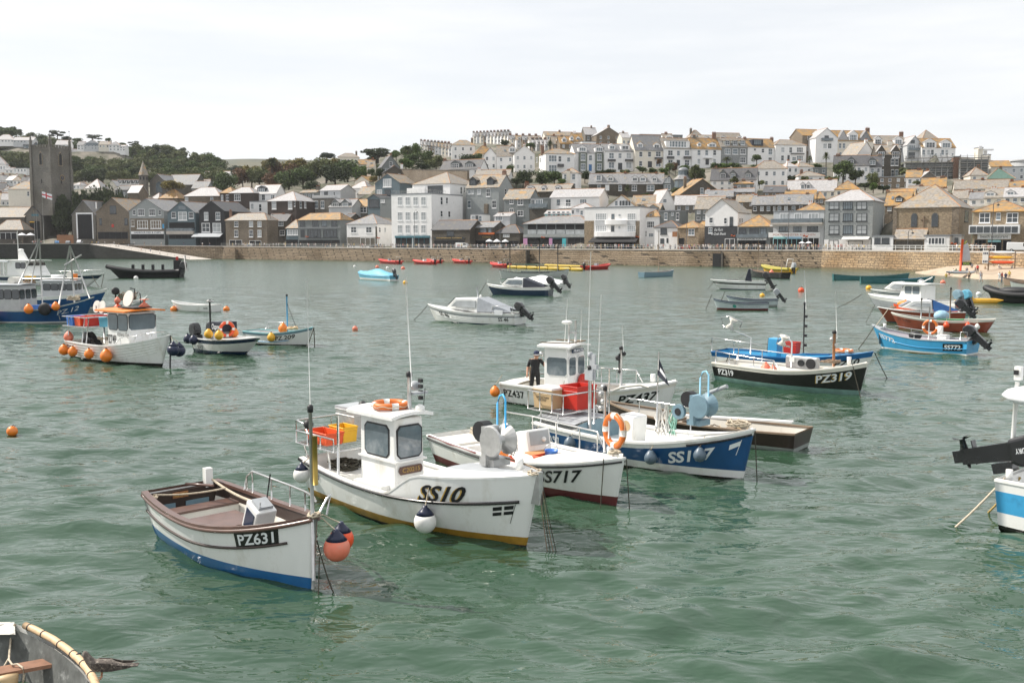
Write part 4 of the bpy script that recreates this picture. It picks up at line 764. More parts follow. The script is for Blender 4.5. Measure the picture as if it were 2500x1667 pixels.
  # ================================================================== town, east end
h=H('E',325,1055,690,1475,247,-30,13,'gf',908,WHITE,SLATEB,'white gabled restaurant with black ground floor and painted script sign','quay_restaurant',4.42,cat='restaurant'); h.panel('black_storey',326,1212,688,1475,M('charcoal_slate',(.04,.042,.046),.6,.3,2),.06)
h.window(377,1112,417,1175,pane=0); h.window(543,1115,573,1185,nx=1,pane=0); h.window(607,1105,643,1200,nx=1,dark=True); h.window(368,1225,410,1290,nx=2,off=-.07); h.shop(555,1355,660,1475,WFRAME,2)
a_=h.loc(482,1250); flat_text(h.root,'the Rum',.9,TEXTW,(a_.x,-.09,a_.z),(math.pi/2,0,0),shear=.3,fit=2.6,bold=0); a_=h.loc(482,1297); flat_text(h.root,'& Crab Shack',.7,TEXTW,(a_.x,-.09,a_.z),(math.pi/2,0,0),shear=.3,fit=4.5); h.row(2,720,745,1120,1170,18,face='r')
h=H('E',702,1218,1058,1475,240,-30,9,'pyr',1085,HUNG,SLATEO,'mustard pyramid roofed cafe with dark upper windows','quay_cafe',4.42,cat='cafe'); h.window(712,1235,790,1292,nx=2,dark=True); h.window(830,1235,930,1300,nx=3,dark=True); h.window(950,1235,1020,1300,nx=2,dark=True)
h.panel('glass_balcony',690,1300,1040,1340,GL[1],.9); h.sign('HARBOUR CAFE',690,1344,1020,1368,WFRAME,PNAVY,.5); h.shop(705,1372,1010,1475,DFRAME,4)
h=H('E',1090,1048,1660,1475,234,-30,10,'flat',None,PALEGREY,LEAD,'glazed kitchen restaurant with white verandah and long lettered fascia','kitchen_restaurant',4.42,cat='restaurant')
for a,b in((1172,1275),(1335,1418),(1490,1605)):h.window(a,1065,b,1172,nx=3,ny=1,pane=2); h.window(a-10,1210,b-5,1270,nx=3,ny=1,dark=True)
h.panel('balcony_floor',1085,1175,1665,1190,CONC,1.8); h.panel('balcony_glass',1090,1130,1660,1172,GL[1],1.75); h.panel('white_storey',1060,1196,1655,1208,WHITE,.1)
h.sign('PORTHMINSTER KITCHEN',1045,1282,1625,1335,WHITE,M('dusty_pink_lettering',(.55,.33,.28),.5),.4)
for a,b,mt in((1100,1240,AQUA),(1250,1415,M('pale_blue_paint',(.3,.5,.65),.5))):h.panel('shop_fascia',a,1330,b,1352,mt,.3); h.shop(a,1355,b,1475,AQUA,3)
h.shop(1430,1345,1610,1475,WFRAME,3)
h=H('E',1668,930,2205,1478,224,-30,16,'hip',802,HUNGL,SLATEP,'four-storey grey slate-hung block with nine large windows','slate_block',4.42,cat='building',hipin=5)
for(a,b)in((1725,1838),(1883,1992),(2035,2150)):
 for y0,y1 in((935,1020),(1064,1154),(1200,1300)):h.window(a,y0,b,y1,nx=2 if a!=1883 else 4,ny=2 if a!=1883 else 1,dark=True,pane=2 if a!=1883 else 1)
h.panel('white_base',1670,1362,2190,1478,WHITE,.05); h.shop(1725,1370,1825,1478,DFRAME,2); h.shop(1945,1378,2100,1478,DFRAME,1); h.awning(1885,1330,2185,1362,WHITE,2.4); h.shop(2110,1375,2180,1478,WFRAME,2)
h=H('F',610,905,760,1478,236,-30,12,'flat',None,GREY,LEAD,'plain grey rendered rear wing of the slate block','slate_block',4.42,cat='building'); h.panel('white_side',612,1090,715,1478,WHITE,.06); h.door(595,1210,620,1310)
h=H('F',835,1005,1562,1490,203,-34,17,'pyr',742,STONEL,SLATEB,'large square buff stone mission chapel with pyramid slate roof and cross','mission_chapel',4.42,cat='chapel')
for x0,x1 in((1040,1098),(1270,1333)):
 a_,b_=h.loc(x0,1105),h.loc(x1,1215); xm,rr=(a_.x+b_.x)/2,(b_.x-a_.x)/2; arch=[(xm+rr*k*math.cos(t),0)for k in(1,)for t in(0,)]
 for nm,k,mt,y0 in(('window_surround',1.18,STONEG,-.06),('arched_window',1.0,GL[0],-.1)):
  poly=[(xm-rr*k,b_.z-.1*(k-1)*5),(xm+rr*k,b_.z-.1*(k-1)*5)]+[(xm+rr*k*math.cos(math.pi*i/10),a_.z+rr*1.25*k*math.sin(math.pi*i/10))for i in range(11)]
  MB().prism(poly,y0,.02).build(nm,mt,h.root)
a_,b_=h.loc(1178,1092),h.loc(1178,1226); c_,d_=h.loc(1140,1136),h.loc(1220,1136); m=MB(); m.bbox((a_.x-.12,-.2,b_.z),(a_.x+.12,-.02,a_.z)); m.bbox((c_.x,-.22,c_.z-.1),(d_.x,-.03,c_.z+.1)); m.build('cross',WOODG,h.root)
h.panel('pilaster',1500,1005,1560,1490,STONE,.15); h.panel('pilaster',837,1005,862,1490,STONE,.15); h.window(1640,1030,1675,1160,face='r',nx=1,dark=True)
h=H('F',592,1330,828,1500,199,-32,4,'flat',None,WHITE,LEAD,'white quay kiosk with open hatch windows beside the stone shelter','kiosk',4.42,cat='kiosk'); h.window(622,1340,690,1410,nx=2,ny=1,dark=True,pane=0); h.window(705,1340,790,1410,nx=3,ny=1,dark=True,pane=0)
h=H('F',848,1350,1180,1500,197,-32,5,'gs',1250,STONEL,SLATEB,'open stone shelter with pale slate roof before the chapel','shelter',4.42,cat='shelter'); h.panel('opening',860,1375,1172,1470,STONED,.02); h.panel('shelter_fascia',842,1345,1185,1358,WFRAME,.2)
h=H('F',1180,1325,1462,1500,194,-32,4,'flat',None,WHITE,LEAD,'white quay kiosk with five tall panes beside the stone shelter','kiosk',4.42,cat='kiosk'); h.window(1225,1340,1418,1415,nx=5,ny=1,pane=0)
h=H('F',1470,1320,1595,1500,194,-32,4,'flat',None,PALEGREY,LEAD,'small grey hut between kiosk and beach restaurant','kiosk',4.42,cat='kiosk'); h.window(1525,1340,1565,1400,nx=2,dark=True)
h=H('F',1718,1050,2310,1500,186,-34,12,'hip',925,STONEL,SLATEO,'stone beach restaurant with white sun room and mustard hip roof','beach_restaurant',4.42,cat='restaurant',hipin=5)
for a,b in((1805,1922),(2112,2238)):h.window(a,1060,b,1172,nx=2,pane=0)
h.window(1993,1060,2042,1140,nx=1); m_=h.panel('sun_room',1700,1200,2262,1295,WFRAME,1.6)
for i in range(7):a_,b_=h.loc(1712+i*78,1215),h.loc(1712+i*78+66,1285); MB().bbox((a_.x,-1.66,b_.z),(b_.x,-1.58,a_.z)).build('pane',GL[0],m_)
h.sign('beach restaurant',1785,1300,2160,1355,WFRAME,M('grey_lettering',(.2,.2,.2),.5),.6); h.shop(1752,1370,1870,1500,DFRAME,3); h.shop(1905,1375,2045,1500,DFRAME,3); h.panel('green_fascia',1903,1366,2045,1390,AQUA,.5); h.shop(2075,1375,2150,1500,DFRAME,2)
# --- gabled apartments on the right skyline
h=H('E',1535,215,1640,490,404,8,14,'gs',128,CREAM,SLATEO,'cream bay of the gabled skyline apartments with orange roof','apartments',cat='apartments')
h=H('E',1418,190,1535,490,402,14,12,'gs',125,STONE,SLATEO,'bare brown stone end wall of the skyline apartments','apartments',cat='apartments'); h.row(2,1495,1496,195,240,24); h.window(1482,312,1508,360)
h=H('E',1568,215,1815,490,396,8,12,'gf',108,WHITE,SLATEP,'white apartments with one tall gable and balcony','apartments',cat='apartments'); h.window(1675,190,1720,248,nx=2,dark=True); h.window(1660,278,1700,338); h.window(1712,278,1752,338); h.panel('balcony',1640,218,1762,250,GL[1],1.0)
h=H('F',150,250,600,440,400,6,12,'gs',140,CREAM,SLATEO,'cream apartments with steep slate gablets','apartments',cat='apartments'); h.dormer(215,130,330,248,SLATEP,SLATE,off=.2,ye=240); h.dormer(335,132,435,250,WHITE,SLATEP,off=.2); h.dormer(460,135,590,248,SLATE,SLATE,off=.2,ye=240); h.chimney(545,95,2.0,BRICK)
for x in(235,278,475):h.window(x-14,275,x+14,335)
h.window(362,280,384,350,dark=True); h.panel('balcony',315,322,455,360,GL[1],1.2); h.row(3,240,340,380,412,24)
h=H('F',590,290,985,520,410,4,12,'gs',198,WHITE,SLATEB,'white apartments with two arched glass gables','apartments',cat='apartments'); h.dormer(625,195,705,290,WHITE,SLATE,off=.1); h.dormer(850,200,940,290,WHITE,SLATE,off=.1); h.window(908,330,935,390); h.window(740,310,780,350); h.chimney(925,140,2.0,BRICK)
h=H('F',985,295,1150,480,406,4,12,'gf',195,PALEGREY,SLATEP,'apartments bay with three-storey glass balconies','apartments',cat='apartments'); h.window(1000,295,1085,355,nx=4,ny=1,pane=1); h.window(1005,380,1075,450,nx=3,ny=1,dark=True); h.panel('balcony',1000,330,1145,358,GL[1],1.0); h.panel('gable_glass',1030,240,1075,280,GL[0],.1)
h=H('F',1150,325,1528,500,404,4,12,'gs',228,WHITE,SLATEO,'white apartments with two gabled bays at the end of the skyline','apartments',cat='apartments'); h.dormer(1190,225,1320,330,WHITE,SLATE,off=-.2,nx=3); h.dormer(1375,235,1490,330,WHITE,SLATE,off=-.2,nx=3)
for x in(1175,1230,1272,1388,1435):h.window(x-14,348,x+16,412)
h.auto(1,6)
h=H('F',1160,235,1340,300,412,4,10,'pyr',128,CREAM,SLATEB,'pyramid roofed turret above the skyline apartments','turret',cat='turret')
h=H('F',410,425,640,520,366,24,10,'gf',262,WHITE,SLATEB,'house with blazing white bare gable and white chimney'); h.chimney(528,225,1.6,WHITE,yl=.6)
h=H('F',650,405,912,680,358,-6,12,'gs',300,STONED,SLATEB,'tall dark stone house with two arched gables'); h.dormer(655,300,745,440,STONED,SLATEP,off=-.02,ye=370); h.dormer(815,300,912,440,STONED,SLATEP,off=-.02,ye=370)
for x in(672,708,826,872):h.window(x-18,450,x+18,528); h.window(x-16,572,x+16,655)
h.chimney(795,245,2.0,CREAM,pots=3)
h=H('F',1145,665,1320,745,306,8,8,'gf',595,STONEG,SLATEP,'grey plain gabled cottage beside the scaffold'); h.chimney(1220,565,1.0,BRICK)
# --- scaffolded building, lookout, octagon with dome, round drum
h=H('F',965,500,1505,690,352,-14,14,'flat',None,GREY,LEAD,'long grey building wrapped in steel scaffolding','scaffolded_building',cat='building'); SC1=h
h2=H('F',1575,470,1890,690,345,-14,14,'flat',None,HUNG,LEAD,'dark building wing wrapped in steel scaffolding','scaffolded_building',cat='building'); SC2=h2
h3=H('F',1505,432,1575,690,347,-14,5,'flat',None,BRICK,LEAD,'tall pinkish brick stack between the scaffolds','brick_stack',cat='chimney stack')
for hs in(SC1,SC2):
 r0=empty('scaffold',hs.P0,hs.yaw,'lattice of steel scaffold tubes and boards on the '+('long grey building' if hs is SC1 else 'dark wing'),'scaffold')
 n=int(hs.w/2.2)
 for k_,y in((0,-.4),(1,-1.5)):
  for i in range(n+1):
   m=MB(); x=hs.w*i/n; m.tube([(x,y,-2),(x,y,hs.h+random.uniform(.5,3))],.09,4); m.build('standard',GALV,r0)
 for z_ in np.arange(1.2,hs.h+2,1.9):
  m=MB(); m.tube([(-.5,-.4,z_),(hs.w+.5,-.4,z_)],.09,4); m.tube([(-.5,-1.5,z_),(hs.w+.5,-1.5,z_)],.09,4); m.tube([(-.5,-1.5,z_+.9),(hs.w+.5,-1.5,z_+.9)],.07,4); m.build('ledger',GALV,r0)
  MB().bbox((-.3,-1.45,z_+.1),(hs.w+.3,-.45,z_+.2)).build('board',WOODG,r0)
 for i in range(0,n-1,3):m=MB(); m.tube([(hs.w*i/n,-1.6,0),(hs.w*(i+2)/n,-1.6,hs.h)],.07,4); m.build('brace',GALV,r0)
h=H('F',1785,330,1840,480,372,0,4,'flat',None,CREAM,LEAD,'slim cream lookout tower above the scaffold','lookout_tower',cat='tower'); h.panel('opening',1795,310,1830,345,WHITE,.5)
h=H('F',1835,410,1930,490,374,0,6,'flat',None,CREAM,LEAD,'cream rooftop room with flat canopy beside the lookout tower','rooftop_room',cat='building'); h.panel('canopy',1835,345,1948,360,WHITE,1.5); h.panel('stair_screen',1850,362,1890,410,WHITE,.05)
h=H('F',1930,540,2160,610,350,-10,9,'gs',480,CREAM,SLATEO,'orange roofed hall beside the round drum','house'); h.chimney(1920,510,1.5,CREAM); h.chimney(1985,515,1.5,CREAM)
p=U(*zp('F',2335,560),372*KD); r0=empty('round_drum',p,0,'pale round drum building on the skyline beyond the scaffold','building'); MB().lathe([(6.6,-6),(6.6,3.0),(7.2,3.1),(7.2,3.6),(1,3.9)],n=32,smooth=False).build('drum_wall',PALEGREY,r0); CTRL.append((p.x,p.y,p.z))
p=U(*zp('D',1925,800),336*KD); r0=empty('octagon_house',p,0,'octagonal glazed house with small lead dome','house'); sc=336*KD/2430/4.612; zz=lambda y:(800-y)*sc
MB().lathe([(95*sc,-3),(95*sc,zz(690))],n=8,smooth=False).build('wall',HUNG,r0); MB().lathe([(110*sc,zz(690)),(58*sc,zz(640))],n=8,smooth=False).build('lower_roof',SLATE,r0)
MB().lathe([(56*sc,zz(645)),(56*sc,zz(592))],n=8,smooth=False).build('lantern',GL[1],r0); MB().lathe([(58*sc,zz(592))]+[(58*sc*math.cos(t),zz(590)+38*sc*math.sin(t))for t in[i*math.pi/2/6 for i in range(6)]]+[(.05,zz(552))],n=16).build('dome',LEAD,r0)
for i in range(8):a=math.pi*2*(i+.5)/8; MB().box((0,0,0),(60*sc,.1,70*sc)).build('window',GL[1],r0,(94*sc*math.cos(a)*.93,94*sc*math.sin(a)*.93,zz(745)),(0,0,a+math.pi/2))
CTRL.append((p.x,p.y,p.z))
# ================================================================== church tower and turret
p=U(*zp('A',590,1040),395*KD); sc=395*KD/2430/4.612; r0=empty('church_tower',p,R(68),'tall square granite church tower with battlements, pinnacles and clock','church tower'); CTRL.append((p.x,p.y+6,p.z))
S_=200*sc*math.sqrt(2)/2*1.0; S_=200*sc/math.cos(R(45)); Ht=(1040-380)*sc
m=MB(); m.bbox((0,0,-4),(S_,S_,Ht)); m.build('wall',STONEG,r0)
for zc in(.33,.66,.97):MB().bbox((-.15,-.15,Ht*zc-.2),(S_+.15,S_+.15,Ht*zc+.15)).build('string_course',STONEG,r0)
for i in range(7):
 for k_ in range(4):
  a=S_*(i+.25)/7; q=[((a,-.1),(a+S_*.09,.35)),((a,S_-.35),(a+S_*.09,S_+.1)),((-.1,a),(.35,a+S_*.09)),((S_-.35,a),(S_+.1,a+S_*.09))][k_]
  MB().bbox((q[0][0],q[0][1],Ht-.05),(q[1][0],q[1][1],Ht+1.3)).build('merlon',STONEG,r0)
for cx_,cy_ in((0,0),(S_,0),(0,S_),(S_,S_)):
 m=MB(); m.bbox((cx_-.75,cy_-.75,-4),(cx_+.75,cy_+.75,Ht*.66)); m.bbox((cx_-.55,cy_-.55,Ht*.66),(cx_+.55,cy_+.55,Ht+1)); m.build('buttress',STONEG,r0)
 m=MB(); m.lathe([(.62,Ht+1),(.6,Ht+3.4),(.75,Ht+3.5),(.45,Ht+3.9),(.08,Ht+6.8)],(cx_,cy_,0),8,smooth=False); m.build('pinnacle',STONEG,r0)
for ax in 'xy':
 def put(nm,w_,z0,z1,mt,off,k=.5,arch=True):
  c=S_*k; poly=[(c-w_/2,z0),(c+w_/2,z0),(c+w_/2,z1)]+([(c,z1+w_*.8)]if arch else[])+[(c-w_/2,z1)]
  m=MB(); m.prism(poly,-off,.05,ax='y' if ax=='x' else 'x'); me=m.mesh(nm,mt); fix_normals(me); return link(nm,me,r0)
 put('belfry_surround',2.6,Ht*.70,Ht*.87,STONEL,.06); put('belfry_louvre',2.0,Ht*.71,Ht*.865,BLACKV,.12)
 for k_ in(.43,.57):put('belfry_mullion',.22,Ht*.71,Ht*.9,STONEG,.2,k_,False)
 put('slit_window',.5,Ht*.4,Ht*.46,BLACKV,.1,.5)
cz=Ht*.5
m=MB(); m.lathe([(1.35,-.1),(1.35,.12),(1.2,.14),(1.2,.16)],n=28,smooth=False); o=m.build('clock_face',[M('clock_blue',(.03,.04,.07),.5)],r0,(S_*.55,-.05,cz),(math.pi/2,0,0))
m=MB(); m.tube([(1.28*math.cos(t),1.28*math.sin(t),.16)for t in[2*math.pi*i/28 for i in range(28)]],.07,5,closed=True)
for i in range(12):t=math.pi/6*i; m.box((1.02*math.cos(t),1.02*math.sin(t),.17),(.22,.08,.03),rz=t)
m.build('clock_ring',TEXTG,o); m=MB(); m.box((0,.4,.2),(.09,.85,.03)); m.box((.22,-.15,.2),(.5,.1,.03),rz=-.6); m.build('clock_hands',TEXTG,o)
m=MB(); q=U(*zp('A',790,180),395*KD); m.tube([(S_,0,Ht+6.5),(S_,0,Ht+8.6)],.05,5); m.box((S_,0,Ht+8.4),(.9,.06,.3)); m.build('weather_vane',IRON,r0)
p=U(*zp('A',1622,890),438*KD); sc=438*KD/2430/4.612; r0=empty('chapel_turret',p,0,'slender octagonal chapel turret with pointed slate spire','spire'); CTRL.append((p.x,p.y,p.z))
MB().lathe([(52*sc,-4),(50*sc,195*sc),(56*sc,200*sc)],n=8,smooth=False).build('turret_wall',STONEG,r0); MB().lathe([(60*sc,200*sc),(.05,360*sc)],n=8,smooth=False).build('spire',SLATEL,r0)
for i in range(8):a=math.pi*2*(i+.5)/8; MB().bbox((-.35,-.1,0),(.35,.1,1.6)).build('slit_window',BLACKV,r0,(48*sc*math.cos(a),48*sc*math.sin(a),150*sc),(0,0,a+math.pi/2))
# ================================================================== ground
for z,x,y,D in(('A',-300,300,700),('A',200,320,690),('A',600,370,690),('A',1000,420,680),('A',1500,420,690),('A',1900,440,690),('A',2250,560,680),('B',300,420,680),('B',500,520,640),('A',900,740,500),('A',1500,730,510),('A',2000,700,520),('A',-200,700,520),('B',700,560,470),('B',1000,470,500),('B',1300,580,430),('B',1700,520,450),('B',2000,430,500),('C',300,480,440),('C',600,480,440),('C',800,560,390),('C',1150,480,430),('C',1900,700,350),('D',300,720,350),('D',900,610,365),('D',1500,590,365),('E',600,520,360),('E',1400,500,370),('E',1900,700,330),('F',1000,600,340),('F',2250,760,290)):
 p=U(*zp(z,x,y),D*KD); CTRL.append((p.x,p.y,p.z))
m=MB(); pts=[]
for i in range(41):
 u=120+i*26; vt=392-3.5*math.exp(-((u-610)/140)**2)+6*abs((u-600)/400)**2+math.sin(i*.9)*.5; p=U(u,vt,2900); pts.append((p.x,2900,p.z))
m.add([(x,y,z)for x,y,z in pts]+[(x,y-900,-5)for x,y,z in pts]+[(x,y+600,-5)for x,y,z in pts],[(i,i+41,i+42,i+1)for i in range(40)]+[(i,i+1,i+83,i+82)for i in range(40)],0,True)
tag(m.build('far_hill',FARHILL),kind='structure')
# ================================================================== sea wall, quay edge, steps
def wall_strip(name,s0,s1,n,mat,label,z0=-1.5,batter=0.5,cope=True):
 r0=empty(name,(qpoint(s0).x,qpoint(s0).y,0),0,label,'sea wall'); o0=Vector(r0.location)
 m=MB(); c=MB(); v1=[]; v2=[]
 for i in range(n+1):
  q=qpoint(s0+(s1-s0)*i/n)-o0; top=q.z-.05; q0=q-BACK*batter
  v1+=[(q0.x,q0.y,z0),(q.x,q.y,top),(q.x+BACK.x*3,q.y+BACK.y*3,top)]
  a=q-BACK*.12; b=q+BACK*.9; v2+=[(a.x,a.y,top+.002),(a.x,a.y,top+.34),(b.x,b.y,top+.34),(b.x,b.y,top+.002)]
 m.add(v1,[(i*3+j,(i+1)*3+j,(i+1)*3+j+1,i*3+j+1)for i in range(n)for j in range(2)])
 m.build('masonry',mat,r0)
 c.add(v2,[(i*4+j,(i+1)*4+j,(i+1)*4+(j+1)%4,i*4+(j+1)%4)for i in range(n)for j in range(4)]+[(0,1,2,3)])
 c.build('coping',CONC if cope else mat,r0); return r0
sw=wall_strip('sea_wall',q_at_u(545),q_at_u(2005),60,SEAW,'long coursed stone sea wall below the promenade railing')
sw2=wall_strip('beach_wall',q_at_u(2005),9.6,16,MASON('beach_wall_stone',(.42,.3,.18),(.3,.22,.14),(.16,.12,.08),1.3,.6,stain=(.8,.72,.62),weed=((.16,.12,.07),.5),bump=1.0,msz=.06),'warm buff stone wall behind the little beach')
sw3=wall_strip('slip_head_wall',q_at_u(300),q_at_u(545),8,SEAW,'stone wall at the head of the slipway')
# recess shade as a dark slab on the wall; stairs down to the water
for ua,ub in((1745,1772),):
 a,b=qpoint(q_at_u(ua)),qpoint(q_at_u(ub)); r0=empty('shaded_recess',(a.x,a.y,0),math.atan2(b.y-a.y,b.x-a.x),'dark slab for the shade of a square recess in the sea wall','opening'); L=(b-a).length
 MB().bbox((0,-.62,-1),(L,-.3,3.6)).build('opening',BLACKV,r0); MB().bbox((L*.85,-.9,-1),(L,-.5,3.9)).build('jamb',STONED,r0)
for ua,ub,lab_ in((1218,1295,'stone flight of steps running down the sea wall by the lamp post'),(560,590,'narrow stair cut down the sea wall near the slipway')):
 a,b=qpoint(q_at_u(ua)),qpoint(q_at_u(ub)); r0=empty('quay_steps',(a.x,a.y,0),math.atan2(b.y-a.y,b.x-a.x),lab_,'steps'); L=(b-a).length; n=14
 for i in range(n):MB().bbox((L*i/n,-2.2,-1),(L*(i+1)/n,-.55,.2+3.9*(i+1)/n)).build('step',SEAW,r0)
 if ua>700:MB().bbox((L,-2.3,-1),(L+.3,-.5,4.3)).build('end_wall',STONED,r0)
 # slipway and pier at the left
A0,A1,A2=G(-260,631),G(219,632),G(462,634)
r0=empty('slipway',(A1.x,A1.y,0),math.atan2(A2.y-A1.y,A2.x-A1.x),'pale concrete slipway running down to the water from the quay','slipway'); L=(A2-A1).length
m=MB(); m.prism([(0,-2),(L,-2),(L+3,-.4),(L,0.05),(0,6.2)],0,13); me=m.mesh('slip_wall',[PIERW,CONC]); fix_normals(me)
for f in me.polygons:
 if f.normal.z>.3:f.material_index=1
link('slip_wall',me,r0)
m=MB(); pr=[(i*L/14,6.2*(1-i/14))for i in range(15)]
for y in(.3,):
 m.tube([(x,y,z+1.0)for x,z in pr],.04,4); m.tube([(x,y,z+.55)for x,z in pr],.03,4)
 for x,z in pr:m.tube([(x,y,z-.1),(x,y,z+1.0)],.04,4)
m.build('handrail',IRON,r0)
r0=empty('pier_wall',(A0.x,A0.y,0),math.atan2(A1.y-A0.y,A1.x-A0.x),'weedy stone pier wall, its shade put in the colour, below the parked cars','pier'); L=(A1-A0).length
MB().bbox((0,0,-2),(L,40,6.2)).build('pier_mass',PIERW,r0); MB().bbox((0,.02,6.2),(L,40,6.26)).build('pier_deck',TARMAC,r0); MB().bbox((0,-.1,6.203),(L,.5,6.4)).build('coping',CONC,r0)
# railing along the promenade
q0=qpoint(q_at_u(540)); rl=empty('promenade_railing',q0,0,'long pale two-bar railing along the top of the sea wall','railing')
PM=MB().box((0,0,.55),(.08,.08,1.1)).mesh('post',RAILP); pts=[]
for i in range(96):
 q=qpoint(q_at_u(540)+(q_at_u(2003)-q_at_u(540))*i/95)+BACK*.35; q.z+=.28; pts.append(q-q0); link('post',PM,rl,q-q0)
for hgt in(1.08,.6):m=MB(); m.tube([(p.x,p.y,p.z+hgt)for p in pts],.04,4); m.build('rail',RAILP,rl)
q0=qpoint(q_at_u(2008)); rl=empty('beach_railing',q0,0,'white two-bar railing along the top of the beach wall','railing'); PM=MB().box((0,0,.55),(.1,.1,1.1)).mesh('post',RAILW); pts=[]
for i in range(22):
 q=qpoint(q_at_u(2008)+(q_at_u(2440)-q_at_u(2008))*i/21)+BACK*.35; q.z+=.28; pts.append(q-q0); link('post',PM,rl,q-q0)
for hgt in(1.08,.6):m=MB(); m.tube([(p.x,p.y,p.z+hgt)for p in pts],.05,4); m.build('rail',RAILW,rl)
# beach
m=MB(); sh=[(2235,667),(2262,671),(2290,673),(2335,676),(2392,683),(2438,683),(2500,688),(2600,694),(2900,712)]
for i,(u,v)in enumerate(sh):
 a=G(u,v+1.5,-.12); d=Vector((.32,.95,0)); wd=[1,4,9,17,26,30,34,38,44][i]
 for k in range(7):t=k/6; p=a+d*wd*t; m.v.append((p.x,p.y,-.12+(.4+1.7*min(1,i/4))*t**.8+(.05*math.sin(i*3+k*2))))
m.f=[[i*7+j,(i+1)*7+j,(i+1)*7+j+1,i*7+j+1]for i in range(len(sh)-1)for j in range(6)]; m.m=[0]*len(m.f); m.sm=[True]*len(m.f)
tag(m.build('beach',SAND),kind='structure')
# ================================================================== trees
def leaf_crown(name,mat,n,lobes,seed,leaf=.035,squash=1.0,flat=False):
 rg=np.random.default_rng(seed); V=[]; F=[]
 L=[]
 for _ in range(lobes):
  th=rg.random()*6.283; rr=.30*math.sqrt(rg.random()); zc=.32+.42*rg.random(); L.append((rr*math.cos(th),rr*math.sin(th),zc,rg.uniform(.13,.25)))
 if flat:L=[(x*1.25,y*1.25,.42+.36*rg.random(),r*1.1)for x,y,z,r in L]
 for i in range(n):
  x,y,z,r=L[i%lobes]; d=rg.normal(size=3); d/=np.linalg.norm(d); rad=r*(rg.random()**.25)*rg.uniform(.85,1.12)
  if flat:d[2]*=.75
  c=np.array((x,y,z))+d*rad*np.array((1,1,.85*squash)); c[2]=max(.1,c[2])
  a=rg.normal(size=3)+d*1.2; a/=np.linalg.norm(a); b=np.cross(a,rg.normal(size=3)); b/=np.linalg.norm(b); e=np.cross(a,b); s=leaf*rg.uniform(.6,1.4)
  k=len(V); V+=[tuple(c+b*s),tuple(c+e*s*.7),tuple(c-b*s),tuple(c-e*s*.7)]; F.append([k,k+1,k+2,k+3])
 m=MB(); m.add(V,F); return m.mesh(name,mat)
def fol(name,c):return M(name,c,.75,.35,.6,island=.45,spec=.2)
FG={'dark':fol('dark_foliage',(.045,.06,.024)),'mid':fol('mid_foliage',(.075,.105,.036)),'olive':fol('olive_foliage',(.11,.125,.05)),'yel':fol('yellow_green_foliage',(.17,.14,.035)),'brown':fol('russet_foliage',(.13,.075,.04)),'fresh':fol('fresh_foliage',(.08,.125,.028)),'grey':fol('blue_green_foliage',(.06,.08,.055))}
CR={}
for k,mt in FG.items():
 for j in range(3 if k in('dark','mid','olive')else 2):CR[(k,j)]=leaf_crown('crown',mt,2600,13+3*j,hash((k,j))%9999 if False else len(CR)*7+j,leaf=.032)
CR[('pine',0)]=leaf_crown('crown',FG['dark'],1500,9,77,leaf=.035,squash=.6,flat=True)
for k in('mid','olive','dark','fresh'):CR[('bush_'+k,0)]=leaf_crown('crown',FG[k],700,8,91+len(CR),leaf=.06)
BARK=M('bark',(.07,.055,.04),.9,.3,4)
def trunk_mesh():
 m=MB(); m.tube([(0,0,-.12),(0,0,.2),(.02,.01,.45),(.03,.0,.7)],[.035,.028,.018,.006],6)
 for a in range(5):t=a*1.3; m.tube([(0,0,.2+.05*a),(.12*math.cos(t),.12*math.sin(t),.4+.05*a),(.24*math.cos(t),.24*math.sin(t),.52+.05*a)],[.014,.009,.003],5)
 return m.mesh('trunk',BARK)
TRM=trunk_mesh()
TL_={'dark':'dark evergreen tree','mid':'mid green broadleaf tree','olive':'olive green broadleaf tree','yel':'yellow-green autumn tinted tree','brown':'russet brown leaved tree','fresh':'bright green leafy tree','grey':'blue-green cypress tree','pine':'flat topped pine tree','bush_mid':'mid green garden bush','bush_olive':'olive green garden bush','bush_dark':'dark green garden bush','bush_fresh':'bright green garden bush'}
def tree(z,xc,yt,yb,wpx,D,kind,where,group):
 D*=KD; p=U(*zp(z,xc,yb),D); sc=D/2430/4.612; hgt=(yb-yt)*sc*1.12; wd=wpx*sc*1.15
 o=empty('bush' if 'bush' in kind else 'tree',p,random.random()*6.28,TL_[kind]+' '+where,'bush' if 'bush' in kind else 'tree',group); o.scale=(wd,wd,hgt)
 CTRL.append((p.x,p.y,p.z-.3))
 ks=[k for k in CR if k[0]==kind]; link('crown',CR[random.choice(ks)],o); link('trunk',TRM,o)
 return o
for x,yt,w_ in((640,880,200),(720,850,240),(820,835,260),(930,845,250),(1050,830,260),(1170,815,260),(1290,815,240),(1390,850,180),(700,1000,260),(640,1120,220),(860,980,260),(740,1150,220)):
 tree('A',x,yt,1400,w_,402+random.uniform(-6,8),'dark','massed beside the church tower','dark evergreens beside the church')
cA=[(-200,130),(0,125),(200,170),(270,250),(600,260),(840,300),(1400,380),(1600,350),(1880,335),(2050,370),(2200,450),(2300,430),(2400,460),(2480,510),(2560,640)]
def crest(x):
 for a,b in zip(cA,cA[1:]):
  if a[0]<=x<=b[0]:return a[1]+(b[1]-a[1])*(x-a[0])/(b[0]-a[0])
 return 700
